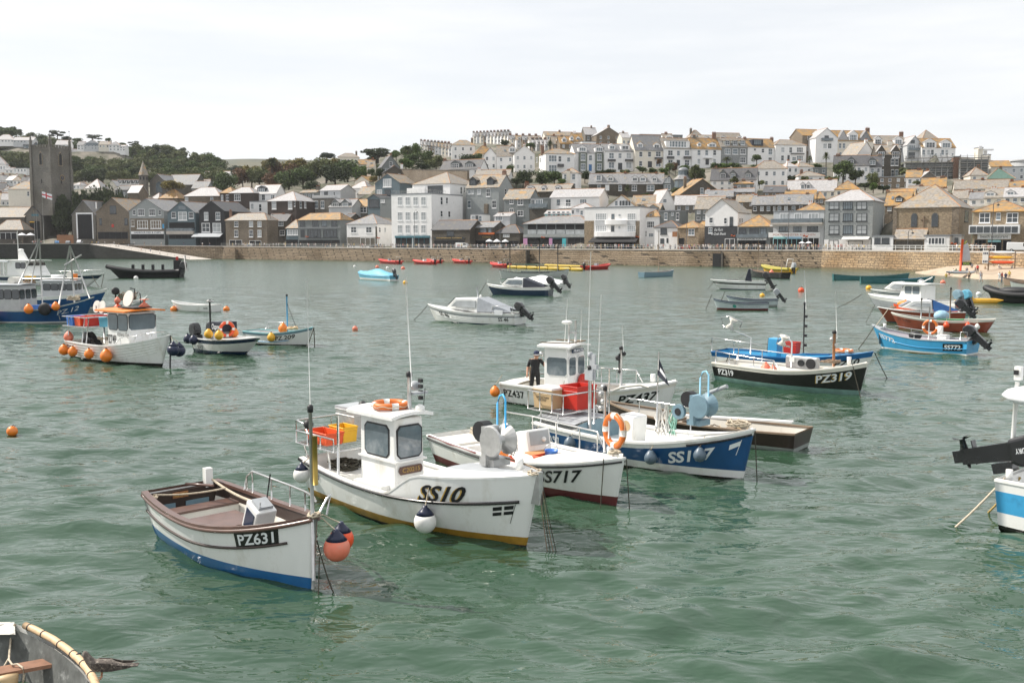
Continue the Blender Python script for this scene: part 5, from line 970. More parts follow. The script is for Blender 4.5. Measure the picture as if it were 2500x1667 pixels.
for r_ in range(7):
 f=r_/6
 for i in range(19):
  x=-180+i*148+random.uniform(-50,50); yc=crest(x)
  if x<500:yc=max(yc,300)if r_<6 else yc
  if 840<x<1450:yc=max(yc,410)
  if x<400 and f<.25:continue
  yt=640+(yc-640)*f+random.uniform(-14,10)
  if x<420 and 250<yt<300:continue
  if x>2400 and yt<470:continue
  D=505+175*f; kd=random.choice(('mid','olive','olive','dark','mid','olive'))
  tree('A',x,yt,yt+random.uniform(150,185),random.uniform(170,235),D,kd,'in the wood above the church','trees of the wood above the church')
for x,yt,yb,w_,k in((650,175,300,170,'pine'),(1040,225,310,190,'pine'),(1505,300,400,120,'pine'),(345,200,262,130,'olive'),(460,215,330,150,'mid'),(760,240,320,130,'dark'),(880,262,330,130,'mid'),(1220,262,330,80,'mid'),(1380,315,380,100,'mid'),(80,130,270,220,'dark'),(-60,120,270,220,'mid'),(190,155,270,140,'dark'),(1140,300,345,90,'olive')):
 tree('A',x,yt,yb,w_,690,k,'standing among the skyline villas','trees among the skyline villas')
tree('A',1950,735,880,280,425,'yel','rounded in front of the granite chapel',None)
for x,yt,yb,w_,D,k in((450,405,680,300,430,'mid'),(660,370,620,220,470,'brown'),(760,330,600,240,480,'yel'),(850,360,620,260,470,'olive'),(990,255,480,260,495,'yel'),(960,420,640,240,462,'brown'),(1120,310,600,320,480,'brown'),(1260,250,480,300,505,'yel'),(1180,385,640,330,440,'mid'),(1340,370,640,320,440,'mid'),(1430,300,600,260,470,'olive'),(1600,260,560,330,470,'olive'),(1700,330,600,350,440,'dark'),(1620,250,420,300,520,'yel'),(1840,270,560,330,468,'mid'),(1980,330,560,240,460,'fresh'),(1420,520,640,220,425,'dark'),(1060,560,650,200,430,'dark'),(2130,470,560,110,430,'yel'),(1600,195,290,200,560,'grey'),(2180,150,300,330,500,'pine'),(2110,220,380,160,500,'dark'),(2190,330,480,130,450,'mid'),(230,205,480,230,640,'olive'),(330,210,480,230,635,'mid'),(110,200,470,250,630,'olive'),(560,340,440,160,660,'grey'),(660,350,430,140,680,'olive')):
 tree('B',x,yt,yb,w_,D,k,'in the gardens above the quay','garden trees above the quay')
for z,x,yt,yb,w_,D,k in(('C',60,330,500,260,520,'pine'),('C',310,355,470,130,470,'fresh'),('C',440,300,500,180,450,'mid'),('C',540,265,470,130,455,'fresh'),('C',490,390,570,220,430,'mid'),('C',640,360,560,230,430,'mid'),('C',760,410,580,220,410,'olive'),('C',420,450,590,200,410,'fresh'),('C',600,500,600,200,400,'dark'),('C',1120,400,570,210,415,'dark'),('C',1230,390,540,140,425,'mid'),('C',1530,235,330,120,470,'dark'),('C',1820,270,350,130,440,'mid'),('C',1600,510,640,110,378,'mid'),('C',1740,580,780,230,342,'dark'),('C',1950,570,770,270,345,'mid'),('C',2090,590,770,220,342,'mid'),('C',1660,660,770,150,338,'dark'),('C',2170,670,760,110,336,'fresh'),('C',120,560,680,120,400,'dark'),('C',50,640,730,110,390,'yel'),('C',30,560,680,110,405,'mid'),('C',690,460,590,180,405,'olive'),('D',820,590,720,140,358,'dark'),('D',1090,570,640,160,368,'dark'),('D',1000,580,640,130,368,'bush_dark'),('D',1270,565,640,120,368,'bush_olive'),('D',1470,540,620,150,370,'bush_mid'),('D',1570,560,640,160,368,'bush_mid'),('D',1690,560,650,150,366,'bush_fresh'),('D',1770,500,620,110,370,'olive'),('D',1840,490,620,90,372,'brown'),('D',1660,450,530,70,376,'brown'),('D',1930,520,600,140,372,'fresh'),('D',2050,520,720,190,335,'olive'),('D',2120,560,720,140,336,'mid'),('D',1860,760,880,130,315,'bush_olive'),('D',1660,790,880,140,318,'bush_olive'),('D',1480,840,880,120,318,'bush_mid'),('D',2270,510,570,110,372,'bush_mid'),('E',470,500,590,160,365,'bush_mid'),('E',580,500,590,200,362,'bush_fresh'),('E',690,500,590,160,362,'bush_mid'),('E',910,405,510,130,372,'mid'),('E',900,520,580,100,352,'bush_mid'),('E',660,660,740,110,306,'bush_olive'),('E',940,680,780,110,318,'bush_olive'),('E',1450,640,720,90,318,'bush_olive'),('E',1300,640,730,110,322,'bush_dark'),('E',1370,700,770,110,312,'bush_fresh'),('E',1330,475,540,110,362,'bush_mid'),('E',1590,510,580,140,356,'bush_mid'),('E',1880,475,730,260,322,'mid'),('E',2020,560,740,190,318,'dark'),('E',1760,640,730,150,316,'bush_olive'),('E',2220,600,830,130,300,'olive'),('E',2130,720,800,160,298,'bush_dark'),('F',720,750,830,170,285,'bush_dark'),('F',610,710,830,100,285,'fresh'),('F',980,560,660,160,345,'bush_olive'),('F',1090,690,760,90,300,'bush_olive'),('F',940,540,620,80,350,'bush_olive')):
 tree(z,x,yt,yb,w_,D,k,'among the hillside houses','trees and bushes among the hillside houses')
def palm_mesh(n,seed,droop=.5):
 rg=random.Random(seed); m=MB()
 for i in range(n):
  a=rg.random()*6.28; el=rg.uniform(-.5,1.35); L=rg.uniform(.32,.5); d=Vector((math.cos(a)*math.cos(el),math.sin(a)*math.cos(el),math.sin(el))); sd_=d.cross(Vector((0,0,1))).normalized()*.022
  p0=Vector((0,0,.62)); p1=p0+d*L*.6; p2=p0+d*L-Vector((0,0,droop*L*.5)); m.add([p0-sd_*.5,p0+sd_*.5,p1+sd_,p1-sd_,p2],[(0,1,2,3),(3,2,4)])
 return m.mesh('crown',fol('palm_foliage',(.075,.09,.03)))
PLM=[palm_mesh(170,1),palm_mesh(130,2,.8)]; PTR=MB().tube([(0,0,-.15),(.01,0,.3),(0,0,.64)],[.05,.035,.03],7).mesh('trunk',BARK)
for z,x,yt,yb,w_,D,l in(('D',430,240,345,110,420,'palm rising behind the white end house of the terrace'),('E',575,420,515,160,368,'spreading palm before the grey fronted terrace house'),('E',1690,370,530,120,360,'round headed cabbage palm below the skyline apartments'),('E',1505,405,520,80,366,'small cabbage palm by the brown end wall'),('D',1300,730,870,90,318,'cabbage palm before the long grey terrace'),('D',2060,515,690,170,333,'broad cabbage palm beside the dome'),('C',440,300,450,190,440,'feathery palm in the gardens below the stone terrace'),('B',990,250,430,260,472,'spiky cordyline rising from the russet trees'),('E',660,640,745,120,304,'little palm before the three dormer house')):
 D*=KD; p=U(*zp(z,x,yb),D); sc=D/2430/4.612; o=empty('palm_tree',p,x,l,'palm tree'); wd=w_*sc*1.1; o.scale=(wd,wd,(yb-yt)*sc); link('crown',PLM[x%2],o); link('trunk',PTR,o)
SL=list(np.linspace(0,len(QP)-1,150))
TL=[0,4,8,12,16,20]+list(np.arange(26,130,6))+list(np.geomspace(136,500,22))+[700,1000,1600,2600,3900]
C_=np.array(CTRL)
def ground_z(x,y):
 d2=(C_[:,0]-x)**2+(C_[:,1]-y)**2+9.0; wt=1/d2**2.2; return float((wt*C_[:,2]).sum()/wt.sum())
gv=[]
for s in SL:
 q=qpoint(s)
 for t in TL:
  p=q+BACK*t
  if t<=12:zz_=q.z
  else:
   k=min(1,(t-12)/18); zz_=q.z*(1-k)+(max(q.z,ground_z(p.x,p.y)-0.6))*k
   if t>520:zz_=zz_*max(0.12,1-(t-520)/1500)
  gv.append((p.x,p.y,zz_-(0.004 if t>0 else 0.004)))
n2=len(TL); m=MB()
m.add(gv,[(i*n2+j,(i+1)*n2+j,(i+1)*n2+j+1,i*n2+j+1)for i in range(len(SL)-1)for j in range(n2-1)],0,True)
for i,f in enumerate(m.f):
 if(i%(n2-1))<3:m.m[i]=1
o=m.build('ground',[GRASSY,TARMAC]); tag(o,kind='structure')
a,b=U(*zp('A',640,1395),384*KD),U(*zp('A',828,1395),386*KD); r0=empty('board_fence',(a.x,a.y,6.26),math.atan2(b.y-a.y,b.x-a.x),'brown board fence between the evergreens and the stone boathouse','fence'); L=(b-a).length
for i in range(14):MB().bbox((L*i/14,0,-1),(L*(i+.93)/14,.1,4.1+.1*(i%3))).build('board',WOOD,r0)
# garden retaining wall
a,b=U(*zp('C',310,660),385*KD),U(*zp('C',1110,690),345*KD); r0=empty('garden_wall',(a.x,a.y,a.z),math.atan2(b.y-a.y,b.x-a.x),'high brown rubble garden wall behind the harbour hotel','wall'); L=(Vector((b.x,b.y))-Vector((a.x,a.y))).length
dz=b.z-a.z; MB().prism([(0,-4),(L,dz-4),(L,dz+3.6),(0,3.6)],0,1).build('masonry',STONE,r0); MB().prism([(0,3.6),(L,dz+3.6),(L,dz+3.9),(0,3.9)],-.1,1.1).build('coping',STONED,r0)
# ================================================================== street furniture
def lamp(z,x,yt,D,label):
 D*=KD; u,v=zp(z,x,yt); p=U(u,v,D); zb=qz(u); r0=empty('street_lamp',(p.x,p.y,zb),0,label,'street lamp'); h_=p.z-zb
 m=MB(); m.tube([(0,0,-.1),(0,0,1.2),(0,0,1.21),(0,0,h_-.6),(.25,0,h_),(.8,0,h_+.05),(1.0,0,h_-.4)],[.14,.13,.09,.07,.05,.05,.04],6); m.build('post',IRON,r0)
 MB().lathe([(.06,.35),(.34,.1),(.36,0)],(1.0,0,h_-.85),10).build('lantern_hood',IRON,r0); MB().ball((1.0,0,h_-.9),.2,8).build('lamp_glass',WBUOY,r0)
for z,x,yt,D,l in(('C',515,1030,305,'swan-neck street lamp before the tall white hotel'),('C',1480,1050,290,'tall street lamp by the quay umbrellas'),('E',125,1030,245,'tall street lamp before the buff stone cafe'),('E',1275,1000,228,'tall street lamp before the lettered kitchen restaurant'),('F',1965,930,178,'tall swan-neck street lamp before the beach restaurant'),('B',968,880,356,'tall street lamp at the corner of the rubble house'),('B',1765,880,338,'tall street lamp beside the orange roofed restaurant'),('F',1005,1250,190,'short lamp post before the stone shelter')):lamp(z,x,yt,D,l)
def parasol(z,x0,x1,yt,yb,D,label,mat=None):
 D*=KD; u,v=zp(z,(x0+x1)/2,yt); p=U(u,v,D); sc=D/2430/4.612; zb=qz(u)if z!='A' else 6.26; r=(x1-x0)/2*sc; h_=p.z-zb
 r0=empty('parasol',(p.x,p.y,zb),0,label,'parasol','white cafe parasols'); MB().tube([(0,0,0),(0,0,h_)],.05,6).build('pole',WOODG,r0); MB().lathe([(r,h_-(yb-yt)*sc),(r*.5,h_-(yb-yt)*sc*.4),(.05,h_)],n=8,smooth=False).build('canopy',mat or TARPW,r0); MB().lathe([(.35,0),(.35,.1)],n=10).build('base',IRON,r0)
for i,(z,a,b,yt,yb,D,l)in enumerate((('A',195,300,1330,1358,380,'white parasol on the quay below the church'),('A',292,395,1330,1358,380,'white parasol on the quay below the church'),('C',1315,1402,1355,1382,288,'white parasol outside the stone tavern'),('C',1398,1490,1355,1385,287,'white parasol outside the stone tavern'),('C',1495,1582,1357,1385,286,'white parasol outside the stone tavern'),('E',1380,1462,1382,1402,226,'pale parasol outside the kitchen restaurant'),('E',1455,1540,1380,1400,225,'pale parasol outside the kitchen restaurant'))):parasol(z,a,b,yt,yb,D,l)
def pole(z,x0,y0,x1,y1,D,label,r=.08,zb=6.26):
 D*=KD; a=U(*zp(z,x0,y0),D); r0=empty('flagpole',(a.x,a.y,zb),0,label,'flagpole'); MB().tube([(0,0,0),(0,0,a.z-zb)],[r,r*.6],6).build('mast',RAILP,r0); MB().ball((0,0,a.z-zb+.1),.15,8).build('truck',TEXTG,r0); return r0,a.z-zb,D
r0,ht,D=pole('A',470,855,497,1360,376,'tall white flagpole on the quay before the church tower'); sc=D/2430/4.612
m=MB(); W_,H_=108*sc,62*sc; nx_,ny_=14,8
for i in range(nx_+1):
 for j in range(ny_+1):t=i/nx_; m.v.append((W_*t,.35*math.sin(t*7)*t,-H_*j/ny_-.55*H_*t+.06*math.sin(t*9+j)))
for i in range(nx_):
 for j in range(ny_):
  m.f.append([i*(ny_+1)+j,(i+1)*(ny_+1)+j,(i+1)*(ny_+1)+j+1,i*(ny_+1)+j+1]); m.m.append(1 if(i in(5,6)or j in(3,4))else(2 if(i<5 and j<3)else 0)); m.sm.append(True)
f_=m.build('ensign',[TARPW,M('flag_red',(.5,.02,.03),.7),TARPW],None,(r0.location.x+.05,r0.location.y,6.26+ht-.4)); tag(f_,'white flag with red cross flying from the quay flagpole','flag')
pole('A',380,1090,388,1310,378,'shorter of two bare poles by the gabled quay building',.06); pole('A',405,1070,416,1320,377,'slightly taller bare pole beside the other by the gabled quay building',.06)
# ================================================================== cars
CARG=M('car_glass',(.03,.035,.04),.08,.2,spec=.9); TYRE=M('tyre',(.02,.02,.02),.8)
def car_mesh(kind):
 b=MB()
 if kind=='van':pr=[(-2.6,.35),(2.6,.35),(2.65,.9),(2.3,1.15),(1.75,1.95),(-2.5,2.1),(-2.6,1.9)]
 elif kind=='pickup':pr=[(-2.5,.4),(2.5,.4),(2.5,1.0),(1.5,1.12),(.8,1.75),(-.5,1.78),(-.7,1.1),(-2.5,1.1)]
 else:pr=[(-2.1,.3),(2.1,.3),(2.15,.7),(1.3,.92),(.5,1.42),(-1.0,1.45),(-1.8,.98),(-2.12,.85)]
 b.prism(pr,-.85,.85)
 g=MB()
 if kind=='van':gl=[(.6,1.2),(2.1,1.2),(1.7,1.85),(.6,1.9)]
 elif kind=='pickup':gl=[(-.45,1.15),(1.3,1.15),(.75,1.68),(-.4,1.7)]
 else:gl=[(-1.55,.98),(1.1,.95),(.45,1.36),(-.95,1.39)]
 g.prism(gl,-.87,.87)
 x0=gl[1][0]; x1=gl[2][0]; g.add([(x0+.14,-.7,gl[1][1]+.02),(x0+.14,.7,gl[1][1]+.02),(x1+.1,.65,gl[2][1]),(x1+.1,-.65,gl[2][1])],[(0,1,2,3)])
 return b,g
def car(z,xc,yb,D,rz,paint,kind,label,zb=None):
 u,v=zp(z,xc,yb); p=U(u,v,D*KD); zb=qz(u)if zb is None else zb; r0=empty('car' if kind=='car' else 'van' if kind=='van' else 'pickup_truck',(p.x,p.y,zb+.02),R(rz),label,kind if kind!='pickup' else 'pickup')
 b,g=car_mesh(kind); me=b.mesh('body',paint); fix_normals(me); bevel(link('body',me,r0),.12,3); g.build('windows',CARG,r0)
 xw=1.35 if kind=='car' else 1.6
 for x in(-xw,xw):
  for y in(-.8,.8):w_=MB(); w_.lathe([(.33,-.1),(.33,.1)],n=14); o=w_.build('wheel',TYRE,r0,(x,y,.33),(math.pi/2,0,0)); q=MB(); q.lathe([(.19,-.11),(.19,.11)],n=10); q.build('hubcap',STEEL,o)
 ex=pr_x=2.15 if kind=='car' else 2.6
 for y in(-.6,.6):MB().box((ex-.02 if kind!='pickup' else 2.5,y,.72),(.08,.3,.16)).build('headlight',WBUOY,r0); MB().box((-ex+.03 if kind!='pickup' else-2.5,y,.78),(.06,.22,.16)).build('tail_light',REDP,r0)
CW=M('white_car_paint',(.75,.75,.75),.25,.03,coat=.5); CSV=M('silver_car_paint',(.4,.42,.44),.25,.05,metal=.5,coat=.5); CBL=M('blue_car_paint',(.06,.2,.42),.25,.05,coat=.5); CDK=M('black_car_paint',(.02,.02,.022),.2,.1,coat=.5); CRD=M('red_car_paint',(.4,.03,.02),.25,coat=.5)
car('A',640,1452,372,-60,CBL,'car','blue car parked on the quay beside the silver one',6.26); car('A',768,1452,372,-75,CSV,'car','silver car parked between blue car and white pickup',6.26); car('A',898,1460,370,-80,CW,'pickup','white pickup parked nose-on at the slipway head',6.26)
car('C',1060,1450,294,-30,CW,'van','white lorry cab van parked outside the dark stone tavern'); car('C',1425,1468,288,150,CSV,'car','silver car parked beside the tavern parasols'); car('C',85,1452,318,150,CDK,'car','black car parked beside the white quay inn'); car('C',1965,1462,278,150,CDK,'car','black car before the mauve shopfront'); car('D',1440,1462,262,-30,CDK,'car','black car beside the art deco guest house'); car('B',735,1255,352,155,CSV,'car','silver car before the six-window rubble house'); car('F',2265,1470,178,-34,CW,'van','white van beside the beach restaurant'); car('D',1950,1470,247,148,CRD,'car','red car half hidden by strollers before the buff cafe'); car('C',830,1462,300,150,CDK,'car','black car outside the tavern wall')
# ================================================================== boats: builders
def boat_root(name,bow,stern,label,quarter=None,hb=0.0,cat='boat',group=None):
 B,S=G(*bow),G(*stern)
 for _ in range(3):
  d=(B-S).normalized(); lf=Vector((-d.y,d.x,0)); S2=G(*stern)+(lf*hb if quarter=='s' else-lf*hb if quarter=='p' else Vector((0,0,0))); S=S2
 L=(B-S).length; c=(B+S)/2
 return empty(name,(c.x,c.y,0),math.atan2(B.y-S.y,B.x-S.x),label,cat,group),L
def W(root,p):
 a=root.rotation_euler.z; return Vector((root.location.x+p[0]*math.cos(a)-p[1]*math.sin(a),root.location.y+p[0]*math.sin(a)+p[1]*math.cos(a),root.location.z+p[2]))
def lift_z(root,u,v,x=None,y=0):
 a=root.rotation_euler.z; d=Vector((math.cos(a),math.sin(a),0)); n=Vector((-d.y,d.x,0)); q=hitplane(u,v,Vector(root.location)+n*y,n); q=q-root.location
 return Vector((q.dot(d),y,q.z))
def ss(a,b,x):t=max(0,min(1,(x-a)/(b-a))); return t*t*(3-2*t)
class Hull:
 def __init__(s,root,L,B,zs,zm,zb,bands,tw=.82,kw=.86,p=2.4,pw=1.7,fl=.85,rb=.35,rs=.08,draft=.45,tm=.45,raise_=None,n=26):
  s.root,s.L,s.B,s.zs,s.zm,s.zb,s.tw,s.kw,s.p,s.pw,s.fl,s.rb,s.rs,s.draft,s.tm,s.ra=root,L,B,zs,zm,zb,tw,kw,p,pw,fl,rb,rs,draft,tm,raise_
  s.ts=[1-(1-i/n)**1.35 for i in range(n+1)]
  if raise_:s.ts=sorted(set(s.ts+[raise_[0],raise_[1]]+[raise_[0]+(raise_[1]-raise_[0])*i/5 for i in range(1,5)]))
  rows=[]; mats=[]; mi=[]
  for lo,hi,mt,k in bands:
   if mt not in mats:mats.append(mt)
   for i in range(k):rows.append((lo,hi,i/k)); mi.append(mats.index(mt))
  rows.append((bands[-1][0],bands[-1][1],1.0))
  def val(e,t):return e if not isinstance(e,tuple)else(s.base(t)-e[1]if e[0]=='b' else s.sheer(t)-e[1])
  def zrow(r,t):a,b=val(r[0],t),val(r[1],t); b=max(a+.004,b); return a+(b-a)*r[2]
  m=MB(); nr=len(rows)
  for sd in(-1,1):
   b0=len(m.v)
   for t in s.ts:
    for r in rows:m.v.append(s.pt(t,zrow(r,t),sd))
   for i in range(len(s.ts)-1):
    for j in range(nr-1):
     q=[b0+i*nr+j,b0+(i+1)*nr+j,b0+(i+1)*nr+j+1,b0+i*nr+j+1]; m.f.append(q if sd<0 else q[::-1]); m.m.append(mi[j]); m.sm.append(True)
  off=len(s.ts)*nr
  for j in range(nr-1):m.f.append([j+1,j+off+1,j+off,j][::-1]); m.m.append(mi[j]); m.sm.append(False)
  k=(len(s.ts)-1)*nr
  for j in range(nr-1):m.f.append([k+j,k+off+j,k+off+j+1,k+j+1]); m.m.append(mi[j]); m.sm.append(False)
  s.hull=m.build('hull',mats,root)
 def base(s,t):
  if t<s.tm:return s.zm+(s.zs-s.zm)*((s.tm-t)/s.tm)**2
  return s.zm+(s.zb-s.zm)*((t-s.tm)/(1-s.tm))**2
 def sheer(s,t):return s.base(t)+(s.ra[2]*ss(s.ra[0],s.ra[1],t)if s.ra else 0)
 def hw(s,t):
  if t<=s.tm:return s.B/2*(s.tw+(1-s.tw)*(1-(1-t/s.tm)**2))
  return s.B/2*(.975*(1-((t-s.tm)/(1-s.tm))**s.p)+.025)
 def hwl(s,t):
  if t<=s.tm:return s.B/2*s.kw*(s.tw*.94+(1-s.tw*.94)*(1-(1-t/s.tm)**2))
  return s.B/2*(s.kw*.98*(1-((t-s.tm)/(1-s.tm))**s.pw)+.02)
 def pt(s,t,z,sd):
  sh=s.base(t); q=z/sh
  if z>=0:y=s.hwl(t)+(s.hw(t)-s.hwl(t))*min(q,1.0)**s.fl
  else:y=s.hwl(t)*(1-.75*min(1,-z/s.draft)**1.6)
  x=-s.L/2+t*s.L+s.rb*max(q,-.3)*ss(.5,1,t)-s.rs*q*(1-t)**3
  return(x,sd*y,z)
 def inner(s,zf,th,lining,floor,zsplit=None,up=None,t1=.97,t0=.012):
  ts=[t for t in s.ts if t<=t1]; ts[0]=t0; m=MB(); lv=[0,.5,1]
  for sd in(-1,1):
   b0=len(m.v)
   for t in ts:
    for f in lv:
     z=zf+(s.sheer(t)-.01-zf)*f; p=s.pt(t,z,sd); m.v.append((p[0],sd*max(.004,abs(p[1])-th),z))
   for i in range(len(ts)-1):
    for j in range(2):
     q=[b0+i*3+j,b0+(i+1)*3+j,b0+(i+1)*3+j+1,b0+i*3+j+1]; m.f.append(q if sd>0 else q[::-1]); m.m.append(1 if(up and j==1)else 0); m.sm.append(True)
  off=len(ts)*3
  for j in range(2):m.f.append([j,j+off,j+off+1,j+1]); m.m.append(1 if(up and j==1)else 0); m.sm.append(False)
  m.build('inner_hull',[lining,up or lining],s.root)
  f=MB(); k=len(ts)
  for sd in(-1,1):
   for t in ts:p=s.pt(t,zf,sd); f.v.append((p[0],sd*max(.004,abs(p[1])-th),zf+.003))
  f.f=[[i,i+1,k+i+1,k+i]for i in range(k-1)]; f.m=[0]*(k-1); f.sm=[False]*(k-1); f.build('floor',floor,s.root)
 def gunwale(s,mat,wd=.09,h=.06,out=.03,t1=1.0,name='gunwale',tr=True):
  m=MB(); ts=[t for t in s.ts if t<=t1]; loop=[(t,-1)for t in ts]+[(t,1)for t in reversed(ts)]
  for t,sd in loop:
   z=s.sheer(t); p=s.pt(t,z,sd); yo=abs(p[1])+out; yi=max(.0,abs(p[1])-wd); xo=p[0]+(out if t>.99 else 0)
   m.v+=[(xo,sd*yo,z-.01),(xo,sd*yo,z+h),(p[0]-(.08 if t>.97 else 0),sd*yi,z+h),(p[0]-(.08 if t>.97 else 0),sd*yi,z-.01)]
  k=len(loop)
  for i in range(k if tr else k-1):
   i2=(i+1)%k
   for j in range(4):m.f.append([i*4+j,i2*4+j,i2*4+(j+1)%4,i*4+(j+1)%4]); m.m.append(0); m.sm.append(False)
  me=m.mesh(name,mat); fix_normals(me); return link(name,me,s.root)
 def strake(s,mat,d=0.0,r=.03,base=True,t0=0.0,t1=1.0,name='rubbing_strake'):
  for sd in(-1,1):
   pts=[]
   for t in s.ts:
    if t0<=t<=t1:z=(s.base(t)if base else s.sheer(t))-d; p=s.pt(t,z,sd); pts.append((p[0],p[1]+sd*r*.5,z))
   m=MB(); m.tube(pts,r,6); m.build(name,mat,s.root)
 def deck(s,t0,mat,camber=.06,drop=.02,bulk=None,zf=.2,th=.03,t1=1.0,name='foredeck',inset=0.0):
  ts=[t0]+[t for t in s.ts if t0<t<=t1]; m=MB(); ky=6
  for t in ts:
   z=s.sheer(t)-drop; p=s.pt(t,z,1); w_=max(.01,p[1]-th-inset)
   for j in range(ky+1):f=-1+2*j/ky; m.v.append((p[0]-(.03 if t>.98 else 0),w_*f,z+camber*(1-f*f)))
  m.f=[[i*(ky+1)+j,(i+1)*(ky+1)+j,(i+1)*(ky+1)+j+1,i*(ky+1)+j+1]for i in range(len(ts)-1)for j in range(ky)]; m.m=[0]*len(m.f); m.sm=[True]*len(m.f)
  o=m.build(name,mat,s.root)
  for te,sg in((t0,1),(t1,-1)):
   if te>.95 or te<.02:continue
   b=MB(); z=s.sheer(te)-drop; p=s.pt(te,z,1); w_=p[1]-th-inset; lo=s.pt(te,zf,1)[1]-th-inset
   top=[(p[0],w_*(-1+2*j/ky),z+camber*(1-(-1+2*j/ky)**2))for j in range(ky+1)]; b.add(top+[(p[0],lo,zf),(p[0],-lo,zf)],[list(range(ky+3))]); b.build('bulkhead',bulk or mat,o)
  return o
 def thwart(s,t,z,wd,mat,h=.06,th=.05,base=None,name='thwart'):
  y=min(abs(s.pt(max(.01,t-wd/2/s.L),max(.02,z-h),1)[1]),abs(s.pt(min(.99,t+wd/2/s.L),max(.02,z-h),1)[1]))-th; x=s.pt(t,z,1)[0]; MB().bbox((x-wd/2,-y,z-h),(x+wd/2,y,z)).build(name,mat,s.root)
  if base:MB().bbox((x+wd/2-.05,-y,.12),(x+wd/2-.02,y,z-h)).build('seat_front',base,s.root)
 def text(s,txt,t0,d,h,side,mat,bold=.02,shear=0,base=True,fit=None,plate=None,name='lettering',off=.01,spacing=1.0,shadow=None):
  sd=-1 if side=='s' else 1; sg=1 if side=='s' else-1; bs=s.base if base else s.sheer
  def mp_(cx_,cy_,o):
   t=max(.0,min(.999,t0+sg*cx_/s.L)); z=bs(t)-d+cy_; e=.004
   p=Vector(s.pt(t,z,sd)); a=Vector(s.pt(min(.999,t+e),z,sd))-Vector(s.pt(t-e,z,sd)); b=Vector(s.pt(t,z+.02,sd))-Vector(s.pt(t,z-.02,sd)); n=a.cross(b).normalized()
   if n.y*sd<0:n=-n
   return p+n*o
  vs_,fs=text_mesh(txt,h,mat,bold,shear,spacing,fit); xs=[v.x for v in vs_]; ys=[v.y for v in vs_]; cy0=(min(ys)+max(ys))/2; cx0=(min(xs)+max(xs))/2
  if plate:
   wd,pw_,ph=max(xs)-min(xs),1.22,1.55; k=16; hh=(max(ys)-min(ys))*ph/2; m=MB()
   for i in range(k+1):
    cx_=-wd*pw_/2+wd*pw_*i/k; m.v+=[tuple(mp_(cx_,-hh,.007)),tuple(mp_(cx_,hh,.007))]
   m.f=[[2*i,2*i+2,2*i+3,2*i+1]for i in range(k)]; m.m=[0]*k; m.sm=[False]*k; m.build('number_plate',plate,s.root)
  if shadow:m=MB(); m.add([mp_(v.x-cx0-.1*h*sg*1,v.y-cy0-.05*h,off*.8)for v in vs_],fs); m.build(name+'_shadow',shadow,s.root)
  m=MB(); m.add([mp_(v.x-cx0,v.y-cy0,off+.006)for v in vs_],fs); return m.build(name,mat,s.root)
 def patch(s,quads,t0,d,side,mat,name='emblem',off=.012):
  sd=-1 if side=='s' else 1; sg=1 if side=='s' else-1; m=MB()
  for q in quads:
   vs_=[]
   for cx_,cy_ in q:t=min(.999,t0+sg*cx_/s.L); p=Vector(s.pt(t,s.base(t)-d+cy_,sd)); vs_.append((p.x,p.y+sd*off,p.z))
   m.add(vs_,[list(range(len(q)))])
  m.build(name,mat,s.root)
def tubes(root,name,paths,r,mat,n=6):
 m=MB()
 for p in paths:m.tube(p,r,n)
 return m.build(name,mat,root)
def handrail(root,pts,foot,r=.022,mat=None,posts=None):
 """top tube through pts, stanchions down to height foot(x,y) or number"""
 h_=tubes(root,'handrail',[pts],r,mat or STEEL)
 for i in(posts if posts is not None else range(1,len(pts)-1)):
  p=pts[i]; z=foot(p)if callable(foot)else foot; tubes(h_,'stanchion',[[p,(p[0],p[1],z)]],r*.85,mat or STEEL)
 return h_
